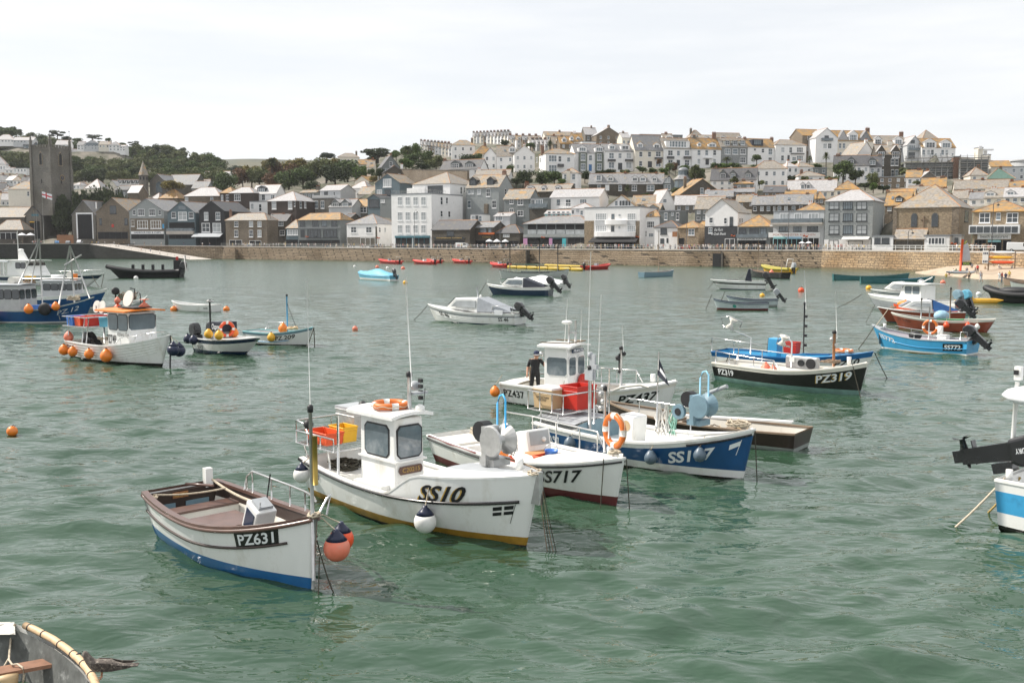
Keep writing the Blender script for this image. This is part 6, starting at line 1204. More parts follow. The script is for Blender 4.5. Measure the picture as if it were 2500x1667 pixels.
def wheelhouse(root,x0,x1,y0,y1,z0,z1,mat,roofm,rake=.05,side=(.15,.85,.5,.92),front=2,frame=None,glass=None,roofh=.07,over=.12,back=False,tilt=0.0,split=None):
 """a box with windows on both sides and the front, a cambered roof"""
 m=MB(); r_=rake
 m.add([(x0,y0,z0),(x1,y0,z0),(x1,y1,z0),(x0,y1,z0),(x0,y0+.02,z1-tilt),(x1-r_,y0+.02,z1),(x1-r_,y1-.02,z1),(x0,y1-.02,z1-tilt)],[(0,3,2,1),(4,5,6,7),(0,1,5,4),(1,2,6,5),(2,3,7,6),(3,0,4,7)])
 wh=m.build('wheelhouse',mat,root); bevel(wh,.04,3)
 fr=frame or RUBBER; gl=glass or PERSPEX; H_=z1-z0; Lx=x1-x0
 def wpane(c,wd,ht,rz,lean=0):
  k=.12*min(wd,ht); rr=lambda a,b,q:[(a-q,b),(a,b-q)]
  poly=lambda w_,h_,q:[(-w_/2+q,-h_/2),(w_/2-q,-h_/2),(w_/2,-h_/2+q),(w_/2,h_/2-q),(w_/2-q,h_/2),(-w_/2+q,h_/2),(-w_/2,h_/2-q),(-w_/2,-h_/2+q)]
  f=MB(); f.prism(poly(wd+.07,ht+.07,k+.02),-.014,.01); o=f.build('window_frame',fr,wh,c,(lean,0,rz)); g=MB(); g.prism(poly(wd,ht,k),-.02,.012); g.build('pane',gl,o)
 zc=z0+H_*(side[2]+side[3])/2; hh=H_*(side[3]-side[2]); xc=x0+Lx*(side[0]+side[1])/2; wd=Lx*(side[1]-side[0])
 ns=split or 1
 for i in range(ns):
  xx=xc-wd/2+wd*(i+.5)/ns; wpane((xx,y0+.02*(side[2]+side[3])/2,zc),wd/ns-.08*(ns>1),hh,0); wpane((xx,y1-.02*(side[2]+side[3])/2,zc),wd/ns-.08*(ns>1),hh,math.pi)
 for i in range(front):
  wy=(y1-y0)/front; yc=y0+wy*(i+.5); wpane((x1-r_*(zc-z0)/H_+.004,yc,zc),wy-.18,hh,math.pi/2,0)
 rf=MB(); k=6; e=over; vs_=[]
 for x in(x0-e*1.6,x1+e*.6):
  for j in range(k+1):f=-1+2*j/k; vs_.append((x,(y0+y1)/2+f*((y1-y0)/2+e),(z1-tilt if x<x0 else z1)+.012+.07*(1-f*f)))
 vs_+=[(a,b,c+roofh)for a,b,c in vs_]; n_=k+1
 fs=[]
 for j in range(k):fs+=[(j,j+1,n_+j+1,n_+j),(2*n_+j,3*n_+j,3*n_+j+1,2*n_+j+1),(j,2*n_+j,2*n_+j+1,j+1),(n_+j,n_+j+1,3*n_+j+1,3*n_+j)]
 fs+=[(0,n_,3*n_,2*n_),(k,2*n_+k,3*n_+k,n_+k)]
 me=MB().add(vs_,fs).mesh('roof',roofm); fix_normals(me); link('roof',me,wh); return wh
def outboard(root,x,y,z,tilt,mat=None,sc=1.0,rz=0,txt=None):
 o=empty('outboard_motor',(x,y,z)); o.parent=root; o.rotation_euler=(0,-tilt,rz)if False else(0,tilt,rz); o.scale=(sc,)*3
 # untilted: cowling above the pivot, leg hanging down behind (aft is -x)
 me=MB().prism([(-.52,.12),(-.1,.1),(0,.25),(-.02,.55),(-.14,.72),(-.42,.7),(-.56,.45)],-.19,.19).mesh('cowling',mat or MOTOR); fix_normals(me); bevel(link('cowling',me,o),.07,3)
 m=MB(); m.taper((-.44,-.07,-.78),(-.16,.07,.12),(1.15,1.6)); m.bbox((-.12,-.14,-.25),(.06,.14,.1)); m.build('leg',MOTOR,o)
 m=MB(); m.tube([(-.62,0,-.72),(-.35,0,-.72),(-.08,0,-.7)],[.05,.085,.02],8); m.bbox((-.42,-.02,-.95),(-.2,.02,-.72)); m.bbox((-.58,-.08,-.54),(-.14,.08,-.52)); m.build('gearcase',MOTOR,o)
 m=MB()
 for i in range(3):a=i*2.094; m.add([(-.6,0,-.72),(-.64,.16*math.cos(a-.4),-.72+.16*math.sin(a-.4)),(-.68,.17*math.cos(a+.4),-.72+.17*math.sin(a+.4))],[(0,1,2),(2,1,0)])
 m.build('propeller',MOTOR,o); return o
def buoy(p,r,mat,label,name='fender',top=None,cap=None,rope=ROPE,group=None,drop=1.25,n=18):
 """pear shaped buoy hung from the point top (world)"""
 p=Vector(p); r0=empty(name,p,0,label,'fender' if name=='fender' else 'buoy',group)
 prof=[(max(.004,r*math.sin(math.pi*i/12)),-r*math.cos(math.pi*i/12))for i in range(8)]+[(r*.8,r*.62),(r*.5,r*1.0),(r*.22,r*1.28),(r*.16,r*1.45)]
 k=8 if cap in(NBUOY,)else 10; MB().lathe(prof[:k+1],n=n).build('body',mat,r0); MB().lathe([(a*1.004,b)for a,b in prof[k:]],n=n).build('cap',cap or mat,r0)
 if top is not None:t=Vector(top)-p; m=MB(); m.tube([(0,0,r*1.3),(t.x*.6,t.y*.6,t.z*.6+r*.5),tuple(t)],.012,5); m.build('lanyard',rope,r0)
 return r0
def float_buoy(u,v,r,mat,label,group=None):
 p=G(u,v); r0=empty('mooring_buoy',(p.x,p.y,r*.35),0,label,'buoy',group); MB().ball((0,0,0),r,14).build('body',mat,r0); MB().tube([(0,0,r*.95),(.05,0,r*1.25),(.1,0,r*.95)],r*.09,5).build('eye',RUBBER,r0)
def lifebuoy(p,rot,R_=.36,r=.085,label='',mat=None):
 r0=empty('lifebuoy',p,0,label,'lifebuoy'); r0.rotation_euler=rot; m=MB(); n=32
 m.tube([(R_*math.cos(2*math.pi*i/n),R_*math.sin(2*math.pi*i/n),0)for i in range(n)],r,10,closed=True); m.build('ring',mat or LIFEB,r0)
 for k in range(4):b=MB(); b.tube([(R_*math.cos(2*math.pi*(i-1+k*8)/n),R_*math.sin(2*math.pi*(i-1+k*8)/n),0)for i in range(3)],r*1.04,10); b.build('band',WBUOY,r0)
 c=MB(); c.tube([((R_+r*1.1)*math.cos(2*math.pi*i/n),(R_+r*1.1)*math.sin(2*math.pi*i/n),.02*math.sin(i*1.6))for i in range(n)],.01,4,closed=True); c.build('grab_line',ROPE,r0); return r0
def crate(p,size,rz,mat,label,name='crate',lid=None,cat='crate',txt=None):
 r0=empty(name,p,rz,label,cat); a,b,h_=size[0]/2,size[1]/2,size[2]; t=.02; m=MB()
 def shell(s0,z0,s1,z1):
  return[(x*s,y*s_,z)for z,s,s_ in((z0,s0,s0),(z1,s1,s1))for x,y in((-a,-b),(a,-b),(a,b),(-a,b))]
 m.add(shell(.9,0,1,h_),[(0,3,2,1),(0,1,5,4),(1,2,6,5),(2,3,7,6),(3,0,4,7)]); m.add(shell(.84,.02,.94,h_),[(0,1,2,3),(0,4,5,1),(1,5,6,2),(2,6,7,3),(3,7,4,0)])
 m.build('shell',mat,r0); m=MB()
 m.tube([(-a,-b,h_),(a,-b,h_),(a,b,h_),(-a,b,h_)],.022,5,closed=True,smooth=False); m.tube([(-a*.985,-b*.985,h_*.8),(a*.985,-b*.985,h_*.8),(a*.985,b*.985,h_*.8),(-a*.985,b*.985,h_*.8)],.012,4,closed=True,smooth=False); m.build('rim',mat,r0)
 if lid:MB().bbox((-a*1.03,-b*1.03,h_+.02),(a*1.03,b*1.03,h_+.08)).build('lid',lid,r0)
 if txt:flat_text(r0,txt[0],.07,TEXTB,(0,-b*.97,h_*.6),(math.pi/2,0,0),fit=a*1.3); flat_text(r0,txt[1],.07,TEXTB,(0,-b*.965,h_*.45),(math.pi/2,0,0),fit=a*.8)
 return r0
def mast(root,p,h_,r,mat=None,name='mast',whip=0,fit=True):
 o=tubes(root,name,[[p,(p[0],p[1],p[2]+h_)]],r,mat or GALV,8); z=p[2]+h_
 if fit:m=MB(); m.lathe([(r*1.5,z),(r*1.6,z+.1),(r*.8,z+.13)],(p[0],p[1],0),10); m.build('light',RUBBER,o)
 if whip:tubes(o,'whip_aerial',[[(p[0]+r*2,p[1],z-.2),(p[0]+r*2-.08*whip,p[1],z+whip)]],.012,PWHITE,5)
 return o
def rope_line(root,a,b,sag=.1,r=.014,mat=None,name='mooring_rope',n=8):
 a,b=Vector(a),Vector(b); return tubes(root,name,[[a.lerp(b,i/n)-Vector((0,0,sag*4*(i/n)*(1-i/n)))for i in range(n+1)]],r,mat or DROPE,5)
def rope_heap(root,c,r,mat,n=30,seed=1,th=.016,flat=.5,name='rope_coil'):
 rg=random.Random(seed); pts=[]
 for i in range(n*4):a=i*.55; q=r*(.45+.55*rg.random()); pts.append((c[0]+q*math.cos(a),c[1]+q*math.sin(a),c[2]+flat*r*rg.random()*(.3+.7*math.sin(i*.05)**2)))
 return tubes(root,name,[pts],th,mat,4)
def hauler(root,x,y,z,mat,hose=None,hm=None,sc=1.0):
 h_=MB().bbox((x-.06*sc,y-.3*sc,z),(x+.06*sc,y+.05*sc,z+.75*sc)).bbox((x-.2*sc,y-.22*sc,z-.02),(x+.2*sc,y+.22*sc,z+.12*sc)).build('pot_hauler',mat,root)
 M4=Matrix.Rotation(math.pi/2,4,'X')
 MB().lathe([(.28*sc,-.22*sc),(.3*sc,-.2*sc),(.1*sc,-.08*sc),(.1*sc,.06*sc),(.3*sc,.2*sc),(.28*sc,.24*sc)],(x+.22*sc,y-.1*sc,z+.5*sc),20,M4=M4,smooth=False).build('drum',mat,h_)
 MB().lathe([(.2*sc,-.1*sc),(.2*sc,.12*sc)],(x-.2*sc,y-.1*sc,z+.62*sc),14,M4=M4,smooth=False).build('sheave',RUBBER,h_)
 MB().box((x,y+.22*sc,z+.5*sc),(.2*sc,.3*sc,.32*sc)).ball((x+.1*sc,y+.3*sc,z+.35*sc),.12*sc,8).build('motor',MOTOR,h_)
 if hose:tubes(h_,'hose',[[(x-.05,y+.12,z+.5*sc),(x-.05,y+.12,z+1.15*sc),(x+.02,y+.12,z+1.3*sc),(x+.14,y+.1,z+1.34*sc),(x+.24,y+.08,z+1.25*sc),(x+.26,y+.06,z+.6*sc)]],.022,hose)
 tubes(h_,'control_hose',[[(x+.05,y+.35*sc,z+.5*sc),(x+.1,y+.5*sc,z+.3*sc),(x,y+.5*sc,z+.1),(x-.1,y+.3*sc,z+.2*sc)]],.015,RUBBER); return h_
def ext(b):return b
# ================================================================== the near boats
ANTIB=M('dark_antifoul',(.035,.025,.02),.7,.3,4)
# --- brown and white punt, bow towards us
rt,L=boat_root('fishing_punt',(762,1436),(378,1300),'small open white boat with brown gunwale and PZ631 on a black plate','s',.62)
P1=Hull(rt,L,2.05,.86,.78,1.3,[(-.4,0,PBLUE,2),(0,.2,PBLUE,1),(.2,('b',.0),PWHITE,8)],tw=.8,kw=.8,p=2.3,rb=.16,rs=.05,tm=.42)
P1.inner(.32,.06,PCREAM,PGREY,up=PDBROWN); P1.gunwale(PBROWN,.1,.055,.035); P1.strake(PDBROWN,.36,.026,t1=.93); P1.strake(PBROWN,.03,.04)
P1.thwart(.16,.62,.42,PBROWN,.05,.08,PCREAM); P1.thwart(.7,.75,.3,PDBROWN,.05,.08)
x=-L/2+L*.43; MB().bbox((x-.45,-.62,.325),(x+.5,.3,.62)).build('engine_box',PCREAM,rt); MB().bbox((x-.5,-.66,.62),(x+.54,.34,.66)).build('engine_box_lid',PBROWN,rt)
P1.deck(.8,PDBROWN,.02,.06,PDBROWN,.35)
MB().bbox((-L/2+.03,-.75,.45),(-L/2+.07,.75,.83)).build('transom_panel',PDBROWN,rt)
for y in(-.45,.3):MB().bbox((-L/2+.068,y-.26,.4),(-L/2+.09,y+.26,.58)).build('locker_door',PSLATE,rt)
o=MB().box((0,0,0),(.02,.34,.12)).build('name_board',WOOD,rt,(-L/2+.1,-.08,.74)); flat_text(o,'A21893',.07,TEXTG,(.014,0,0),(math.pi/2,0,math.pi/2),fit=.28)
c=MB().box((0,0,.34),(.46,.42,.62)).build('console',PWHITE,rt,(x+.75,.12,.5),(0,R(24),0)); bevel(c,.03); MB().box((.0,-.2,.34),(.3,.05,.4)).build('console_door',PNAVY,c); MB().box((.0,0,.68),(.3,.3,.06)).build('instrument',PGREY,c); tubes(c,'aerial',[[(-.1,.15,.6),(-.25,.2,1.15)]],.015,RUBBER); tubes(c,'gear_lever',[[(.1,-.1,.66),(.15,-.15,.85)]],.014,STEEL)
MB().bbox((-L/2-.06,.5,.8),(-L/2+.1,.66,1.2)).build('stern_post',PWHITE,rt)
pts=[P1.pt(t,P1.sheer(t),1)for t in(.2,.22,.26,.4,.55,.7,.84,.92)]; hs_=(.04,.35,.5,.48,.46,.42,.36,.3); handrail(rt,[(p[0],p[1]-.05,p[2]+h_)for p,h_ in zip(pts,hs_)],lambda p:p[2]-.45,.022)
sx=P1.pt(1,1.3,1)[0]; mm=mast(rt,(sx-.02,-.05,.2),2.95,.034,GALV,whip=0); tubes(mm,'whip_aerial',[[(sx-.02,-.05,3.2),(sx-.05,-.05,5.4)]],.006,PWHITE,4); tubes(mm,'gilded_tube',[[(sx+.07,-.03,1.9),(sx+.07,-.03,2.75)]],.045,M('brass_tube',(.35,.25,.06),.35,.2,metal=.6),10)
m=MB(); m.ball((sx-.14,-.02,2.92),.09,8); m.bbox((sx-.12,-.05,2.6),(sx+.05,.02,2.66)); m.build('mast_fitting',RUBBER,mm)
tubes(rt,'stem_band',[[(P1.pt(1,z,1)[0]+.02,0,z)for z in(-.3,.2,.7,1.28)]],.028,GALV); rope_heap(rt,(sx-.05,0,1.32),.13,ROPE,14,3); rope_heap(rt,(-L/2+.2,-.7,.8),.1,ROPE,10,4); rope_line(rt,(-L/2+.15,-.68,.85),(-L/2+1.0,.5,.95),.05,.02,ROPE,'tiller_rope'); rope_line(rt,(-L/2+.3,.55,1.0),(-L/2+1.9,.62,.82),.05,.03,ROPE,'tiller_rope')
tubes(rt,'tiller',[[(-L/2-.02,.1,.92),(-L/2+.75,.35,.98)]],.03,PBROWN)
P1.text('PZ631',.81,.2,.2,'s',TEXTW,.03,plate=PBLACK,base=True); P1.text('PZ631',.03,.24,.2,'s',TEXTB,.02,fit=.3)
rope_line(rt,(sx+.03,0,.9),(sx+.3,.2,-.1),.1,.013); rope_line(rt,(sx+.02,.05,.6),(sx+.2,-.1,-.1),0,.012)
buoy(W(rt,(sx+.12,.34,.72)),.235,PINKB,'faded pink buoy hanging at the bow of the brown and white punt',top=W(rt,(sx,.1,1.3)),cap=NBUOY); buoy(W(rt,(sx-.05,.55,.8)),.22,ORED,'orange-red buoy with blue cap behind the pink one',top=W(rt,(sx-.1,.2,1.3)),cap=NBUOY)
tubes(rt,'bow_rail',[[(sx-.1,.12,1.3),(sx+.06,.2,1.62),(sx+.0,.3,1.66),(sx-.12,.3,1.28)]],.022,STEEL)
# --- SS10, white with wheelhouse
rt,L=boat_root('fishing_boat',(1284,1330),(741,1208),'white wheelhouse boat with ochre boot stripe and SS10 on its raised bow','s',1.05)
S1=Hull(rt,L,2.55,.9,.7,.98,[(-.45,0,ANTIB,2),(0,.17,PYEL,1),(.17,('b',0),PWHITE,7),(('b',0),('s',0),PWHITE,3)],tw=.86,kw=.84,p=2.5,pw=1.7,rb=.25,tm=.46,raise_=(.53,.68,.5))
S1.inner(.36,.09,PWHITE,PWHITE,t1=.62); S1.gunwale(PWHITE,.13,.03,.01); S1.strake(PBLACK,.02,.035,t1=.985); S1.deck(.62,PWHITE,.1,.03,PWHITE,.4,.02)
S1.deck(.64,PGREY,.1,.02,PGREY,.9,.3,t1=.97,name='deck_paint'); MB().bbox((S1.pt(.97,1,1)[0]-.1,-.06,.9),(S1.pt(1,1.45,1)[0]+.05,.06,1.56)).build('stem_cap',GALV,rt)
xw=L/2-3.35; wh=wheelhouse(rt,xw-1.28,xw+.05,-.74,.08,.38,2.2,PWHITE,PWHITE,.06,(.16,.8,.53,.9),1,over=.17)
MB().bbox((xw-1.25,-.95,.38),(xw-.2,-.73,.72)).build('side_locker',PWHITE,wh); MB().bbox((xw-1.31,-.78,1.24),(xw+.1,.1,1.28)).build('waist_rail',PWHITE,wh)
o=MB().prism([(-.28,-.09),(.28,-.09),(.32,-.03),(.32,.03),(.28,.09),(-.28,.09),(-.32,.03),(-.32,-.03)],-.015,.015).build('name_board',PBROWN,wh,(xw+.068,-.34,1.06),(0,0,math.pi/2)); flat_text(o,'C20215',.1,TEXTG,(0,-.02,0),(math.pi/2,0,0),fit=.48,bold=.0)
rm=MB(); zz_=2.32; o=mast(rt,(xw-.2,-.15,zz_-.1),.85,.045,GALV,whip=2.2); m=MB(); m.ball((xw-.45,.2,zz_+.5),.14,10,sq=(1,1,.8)); m.bbox((xw-.3,-.1,zz_+.35),(xw-.1,.3,zz_+.4)); m.build('radar_pod',PGREY,o)
for i in range(4):m=MB(); m.box((xw-.2,.17,zz_+.25+i*.13),(.1,.07,.08)); m.build('lamp',RUBBER,o)
m=MB(); m.lathe([(.12,zz_-.02),(.11,zz_+.1),(.04,zz_+.14)],(xw-.02,.0,0),10); m.build('gps_dome',PWHITE,wh); tubes(wh,'aerial',[[(xw-.05,.12,zz_),(xw,.14,zz_+.5)]],.01,RUBBER,4)
lifebuoy(W(rt,(xw-.65,-.34,2.42)),(0,0,.4),.36,.075,'orange lifebuoy lying on the SS10 wheelhouse roof')
S1.text('SS10',.755,-.17,.33,'s',TEXTB,.035,.3,shadow=TEXTG); S1.text('SS10',.1,.2,.17,'s',TEXTB,.01,.2)
S1.patch([[(-.17,.01),(-.02,.02),(-.02,.1),(-.17,.09)],[(.02,.022),(.17,.03),(.17,.11),(.02,.102)],[(-.17,-.1),(-.02,-.09),(-.02,-.02),(-.17,-.03)],[(.02,-.088),(.17,-.08),(.17,-.01),(.02,-.018)],[(.19,.13),(.2,.13),(.15,-.28),(.14,-.28)]],.93,.2,'s',TEXTB)
xs=-L/2; pz=1.22; fr=tubes(rt,'stern_gantry',[[(xs-.35,-1.0,pz),(xs+1.25,-1.0,pz),(xs+1.25,1.0,pz),(xs-.35,1.0,pz),(xs-.35,-1.0,pz)],[(xs-.35,-1.0,pz+.3),(xs+1.25,-1.0,pz+.3)],[(xs+1.25,1,pz+.55),(xs-.35,1.0,pz+.55),(xs-.38,-.9,pz+.55),(xs-.3,-1.0,pz+.55),(xs+.1,-1.0,pz+.5),(xs+.15,-1.0,pz+.3)],[(xs-.35,1,pz+.3),(xs-.35,-1,pz+.3)]],.022,STEEL)
for px,py in((-.35,-1),(.15,-1),(.7,-1),(1.25,-1),(-.35,1),(.45,1),(1.25,1),(-.35,0)):tubes(fr,'upright',[[(xs+px,py,pz),(xs+px,py,pz+(.55 if px<.2 or py>0 else .3))]],.018,STEEL)
for px,py in((-.1,-.95),(.95,-.95),(-.1,.95),(.95,.95)):tubes(fr,'leg',[[(xs+max(px,.06),py*.95,.7),(xs+px,py,pz)]],.026,STEEL)
for i in range(9):tubes(fr,'slat',[[(xs-.3+.18*i,-.98,pz),(xs-.3+.18*i,.98,pz)]],.012,GALV,4)
crate(W(rt,(xs+.2,-.55,pz+.02)),(.9,.5,.28),rt.rotation_euler.z,REDOR,'red-orange fish crate on the SS10 stern gantry'); crate(W(rt,(xs+.3,-.08,pz+.02)),(.6,.42,.36),rt.rotation_euler.z,YELP,'yellow fish crate on the SS10 stern gantry')
o=crate(W(rt,(xs+.0,.5,pz+.05)),(.8,.66,.66),rt.rotation_euler.z,GALV,'square galvanised bait box on the SS10 stern gantry','bait_box',PGREY,'box')
tubes(rt,'gantry_post',[[(xs+1.5,-1.05,.65),(xs+1.42,-.98,2.1)]],.035,STEEL); m=MB(); m.ball((xs-.05,.75,pz+.75),.12,8); m.box((xs-.05,.75,pz+.62),(.2,.2,.06)); m.build('deck_lamp',RUBBER,fr)
rope_heap(rt,(xs+.55,-.2,.62),.45,DROPE,26,5,.022); MB().bbox((xs+.3,-1.0,.37),(xs+1.3,.95,.62)).build('engine_box',PWHITE,rt)
hauler(rt,L/2-1.3,.36,1.4,GALV,M('bright_blue_hose',(.05,.4,.75),.4),sc=1.1)
sx=S1.pt(1,1.4,1)[0]; rope_heap(rt,(sx-.1,0,1.5),.16,ROPE,16,8); rope_line(rt,(sx-.1,.1,1.56),(sx-1.5,.5,1.52),-.02,.018,WOODG); m=MB(); m.lathe([(.07,1.45),(.09,1.62),(.07,1.68)],(sx-.75,.2,0),10); m.build('deck_bollard',PWHITE,rt)
for i in range(4):rope_line(rt,(sx+.02,-.04+.03*i,1.45),(sx+.18+.05*i,.1+.04*i,-.2),.08,.01,DROPE if i%2 else WOODG)
pp=S1.pt(.73,.3,-1); buoy(W(rt,(pp[0],pp[1]-.3,.36)),.235,WBUOY,'white pear fender with navy cap on the SS10 flank',top=W(rt,(pp[0],pp[1]-.02-.12,1.3)),cap=NBUOY)
pp=S1.pt(.06,.6,-1); buoy(W(rt,(pp[0],pp[1]-.22,.6)),.2,WBUOY,'grubby white fender with navy cap at the SS10 stern',top=W(rt,(pp[0],pp[1]+.05,1.0)),cap=NBUOY)
# --- SS717
rt,L=boat_root('fishing_boat',(1503,1236),(1052,1128),'white open boat with maroon waterline and SS717 on its bow','s',.95)
S2=Hull(rt,L,2.4,.74,.7,1.16,[(-.45,0,ANTIB,2),(0,.24,PMAROON,1),(.24,('b',0),PWHITE,8)],tw=.86,kw=.82,p=2.5,rb=.26,tm=.45)
S2.inner(.38,.09,PWHITE,PWHITE,t1=.7); S2.gunwale(PWHITE,.13,.035,.02); S2.strake(RUBBER,.07,.022); S2.deck(.66,PCREAM,.12,.0,PWHITE,.4,.03)
S2.text('SS717',.8,.31,.3,'s',TEXTB,.03,.22); sx=S2.pt(1,1.16,1)[0]
pts=[S2.pt(t,S2.sheer(t),1)for t in(.1,.13,.3,.45,.6,.72,.78)]; handrail(rt,[(p[0],p[1]-.06,p[2]+h_)for p,h_ in zip(pts,(.05,.6,.64,.62,.6,.56,.1))],lambda p:p[2]-.6,.024)
c=MB().box((0,0,.35),(.5,.75,.75)).build('console',PWHITE,rt,(-L/2+L*.5,.2,.55),(0,R(-12),0)); bevel(c,.05,3); MB().box((.24,0,.5),(.06,.6,.35)).build('console_screen',GL[2],c); MB().ball((.27,.12,.45),.07,8).build('compass',WBUOY,c)
S2.thwart(.2,.66,.5,PWHITE,.05,.1,PWHITE); MB().bbox((-L/2+.2,-.9,.66),(-L/2+1.3,.9,.72)).build('aft_deck',PCREAM,rt); rope_heap(rt,(-L/2+.6,.3,.74),.4,ROPE,14,12)
MB().bbox((-L/2+L*.55,-.5,.39),(-L/2+L*.62,.5,.75)).build('seat_box',PWHITE,rt); MB().bbox((-L/2+L*.53,-.3,.76),(-L/2+L*.6,.4,.79)).build('seat_lid',M('tan_lid',(.55,.25,.1),.5),rt)
crate(W(rt,(L/2-2.0,-.25,.66)),(.85,.55,.18),rt.rotation_euler.z+.1,REDOR,'shallow red-orange tray on the SS717 deck','tray',cat='tray'); MB().bbox((L/2-2.6,-.7,.39),(L/2-1.5,.3,.655)).build('hatch',PCREAM,rt)
b0=empty('bucket',W(rt,(L/2-2.25,-.1,.69)),0,'small blue plastic bucket in the red tray','bucket'); MB().lathe([(.12,0),(.17,.26),(.18,.27),(.16,.26),(.11,.02)],n=16).build('pail',BLUEP,b0); tubes(b0,'bail',[[(.17*math.cos(t),0,.26+.16*math.sin(t))for t in[math.pi*i/8 for i in range(9)]]],.008,STEEL,4)
tubes(rt,'lower_rail',[[S2.pt(t,S2.sheer(t)+.02,-1)for t in(.02,.2,.4)]],.03,PMAROON)
lp=W(rt,(L/2-3.6,-.75,.66)); buoy(lp,.27,ORANGE,'big orange buoy lying inside the SS717 beside the wheelhouse of SS10',name='fender',cap=NBUOY)
rope_heap(rt,(sx-.3,0,1.24),.16,ROPE,14,14); m=MB(); m.lathe([(.05,1.15),(.05,1.34)],(sx-.5,0,0),8); m.build('deck_bollard',PWHITE,rt)
rope_line(rt,(sx+.05,.03,1.16),(sx+.12,.1,-.2),.03,.013); rope_line(rt,(sx-.35,-.3,1.14),(sx-.3,-.45,-.2),.02,.013)
pp=S2.pt(.6,.3,-1); buoy(W(rt,(pp[0]+.15,pp[1]-.2,.62)),.21,ORED,'orange-red buoy squeezed between the SS10 and SS717 bows',top=W(rt,(pp[0],pp[1],1.0)),cap=ORED)
lifebuoy(W(rt,(L/2-1.0,.85,1.52)),(math.pi/2,0,rt.rotation_euler.z-.1),.36,.08,'orange lifebuoy standing on the SS717 rail')
m0=mast(rt,(L/2-1.35,.85,.95),1.5,.035,GALV,whip=0); tubes(m0,'flagstaff',[[(L/2-1.2,.85,1.2),(L/2-1.2,.85,3.0)]],.02,STEEL); m=MB()
for i in range(4):m.ball((L/2-1.5+.08*(i%2),.85,2.0+.18*i),.07,8)
m.build('mast_lamps',GALV,m0)
# --- SS197, deep blue
rt,L=boat_root('fishing_boat',(1813,1171),(1306,1092),'deep blue open boat with broad white gunwale and SS197 in white','s',1.0)
S3=Hull(rt,L,2.5,.72,.68,1.32,[(-.45,0,ANTIB,2),(0,.04,PBLACK,1),(.04,.24,PWHITE,1),(.24,('b',.13),PDBLUE,8),(('b',.13),('b',0),PWHITE,1)],tw=.84,kw=.82,p=2.4,rb=.3,tm=.45)
S3.inner(.4,.12,PWHITE,PWHITE,t1=.8); S3.gunwale(PWHITE,.16,.05,.02); S3.strake(PBLACK,.1,.03,t0=.78); S3.deck(.74,PCREAM,.08,.0,PWHITE,.4,.03)
S3.text('SS197',.81,.4,.3,'s',TEXTW,.045,.08); S3.text('SS197',.12,.32,.2,'s',TEXTW,.03); S3.patch([[(-.12,-.02),(.1,.05),(.1,.17),(-.12,.12)],[(.1,.2),(.115,.2),(.06,-.2),(.045,-.2)]],.955,.38,'s',TEXTW)
sx=S3.pt(1,1.38,1)[0]
hauler(rt,L/2-1.3,-.15,1.3,PSLATE,M('pale_blue_hose',(.25,.55,.75),.4),sc=1.05); m=MB(); m.lathe([(.2,-.05),(.2,.05)],n=18,M4=Matrix.Rotation(math.pi/2,4,'X')); o=m.build('hauler_wheel',PSLATE,rt,(L/2-1.75,-.4,1.6)); MB().lathe([(.1,-.06),(.1,.06)],n=14,M4=Matrix.Rotation(math.pi/2,4,'X')).build('hub',RUBBER,o)
tubes(rt,'hauler_arm',[[(L/2-1.5,0,1.35),(L/2-1.2,.1,2.1),(L/2-.6,.1,2.35)]],.06,PGREY)
c=MB().box((0,0,.4),(.55,.6,.8)).build('console',PWHITE,rt,(-L/2+L*.42,.15,.42),(0,R(4),0)); bevel(c,.05,3); MB().lathe([(.15,-.31),(.15,.31)],(0,0,.5),18,M4=Matrix.Rotation(math.pi/2,4,'X')).build('speaker',TANP,c); MB().box((-.27,0,.5),(.03,.4,.4)).build('console_screen',GL[0],c)
cab=S3.deck(.0,PGREY,.1,-.2,PSLATE,.4,.2,t1=.27,name='aft_shelter');
pts=[S3.pt(t,S3.sheer(t),1)for t in(.28,.34,.5,.62,.75)]; rl_=handrail(rt,[(p[0],p[1]-.1,1.45)for p in pts],lambda p:S3.base(.5)+.02,.022)
rg=random.Random(4)
for k,mt in((0,WBUOY),(1,WBUOY),(2,GROPE)):
 xx=pts[2][0]-.35+k*.28; paths=[[(xx+rg.uniform(-.05,.05),pts[2][1]-.1+rg.uniform(-.04,.04),1.45),(xx+rg.uniform(-.13,.13),pts[2][1]-.1+rg.uniform(-.1,.1),1.0),(xx+rg.uniform(-.12,.12),pts[2][1]-.12+rg.uniform(-.1,.1),.62)]for _ in range(16)]
 o=tubes(None,'rope_hank',paths,.016,mt,4); o.location=rt.location; o.rotation_euler=rt.rotation_euler; tag(o,('first white','second white','pale green')[k]+' rope hank hanging on the SS197 rail','rope')
for k,t in enumerate((.05,.27,.5,.68,.86)):
 pp=S3.pt(t,.45,-1); buoy(W(rt,(pp[0],pp[1]-.2,.42 if k<4 else .62)),.17,GBUOY,('slate blue fender at the SS197 stern quarter','slate blue fender between SS717 and SS197','slate blue fender amidships on SS197','slate blue fender forward of amidships on SS197','dark fender hanging over the SS197 lettering')[k],top=W(rt,(pp[0],pp[1],S3.base(t)+.05)),cap=RUBBER)
xs=-L/2; pz=1.12; fr=tubes(rt,'stern_gantry',[[(xs-.35,-.95,pz),(xs+1.1,-.95,pz),(xs+1.1,.95,pz),(xs-.35,.95,pz),(xs-.35,-.95,pz)],[(xs-.35,-.95,pz+.55),(xs+1.1,-.95,pz+.55),(xs+1.1,.95,pz+.55),(xs-.35,.95,pz+.55),(xs-.35,-.95,pz+.55)]],.024,STEEL)
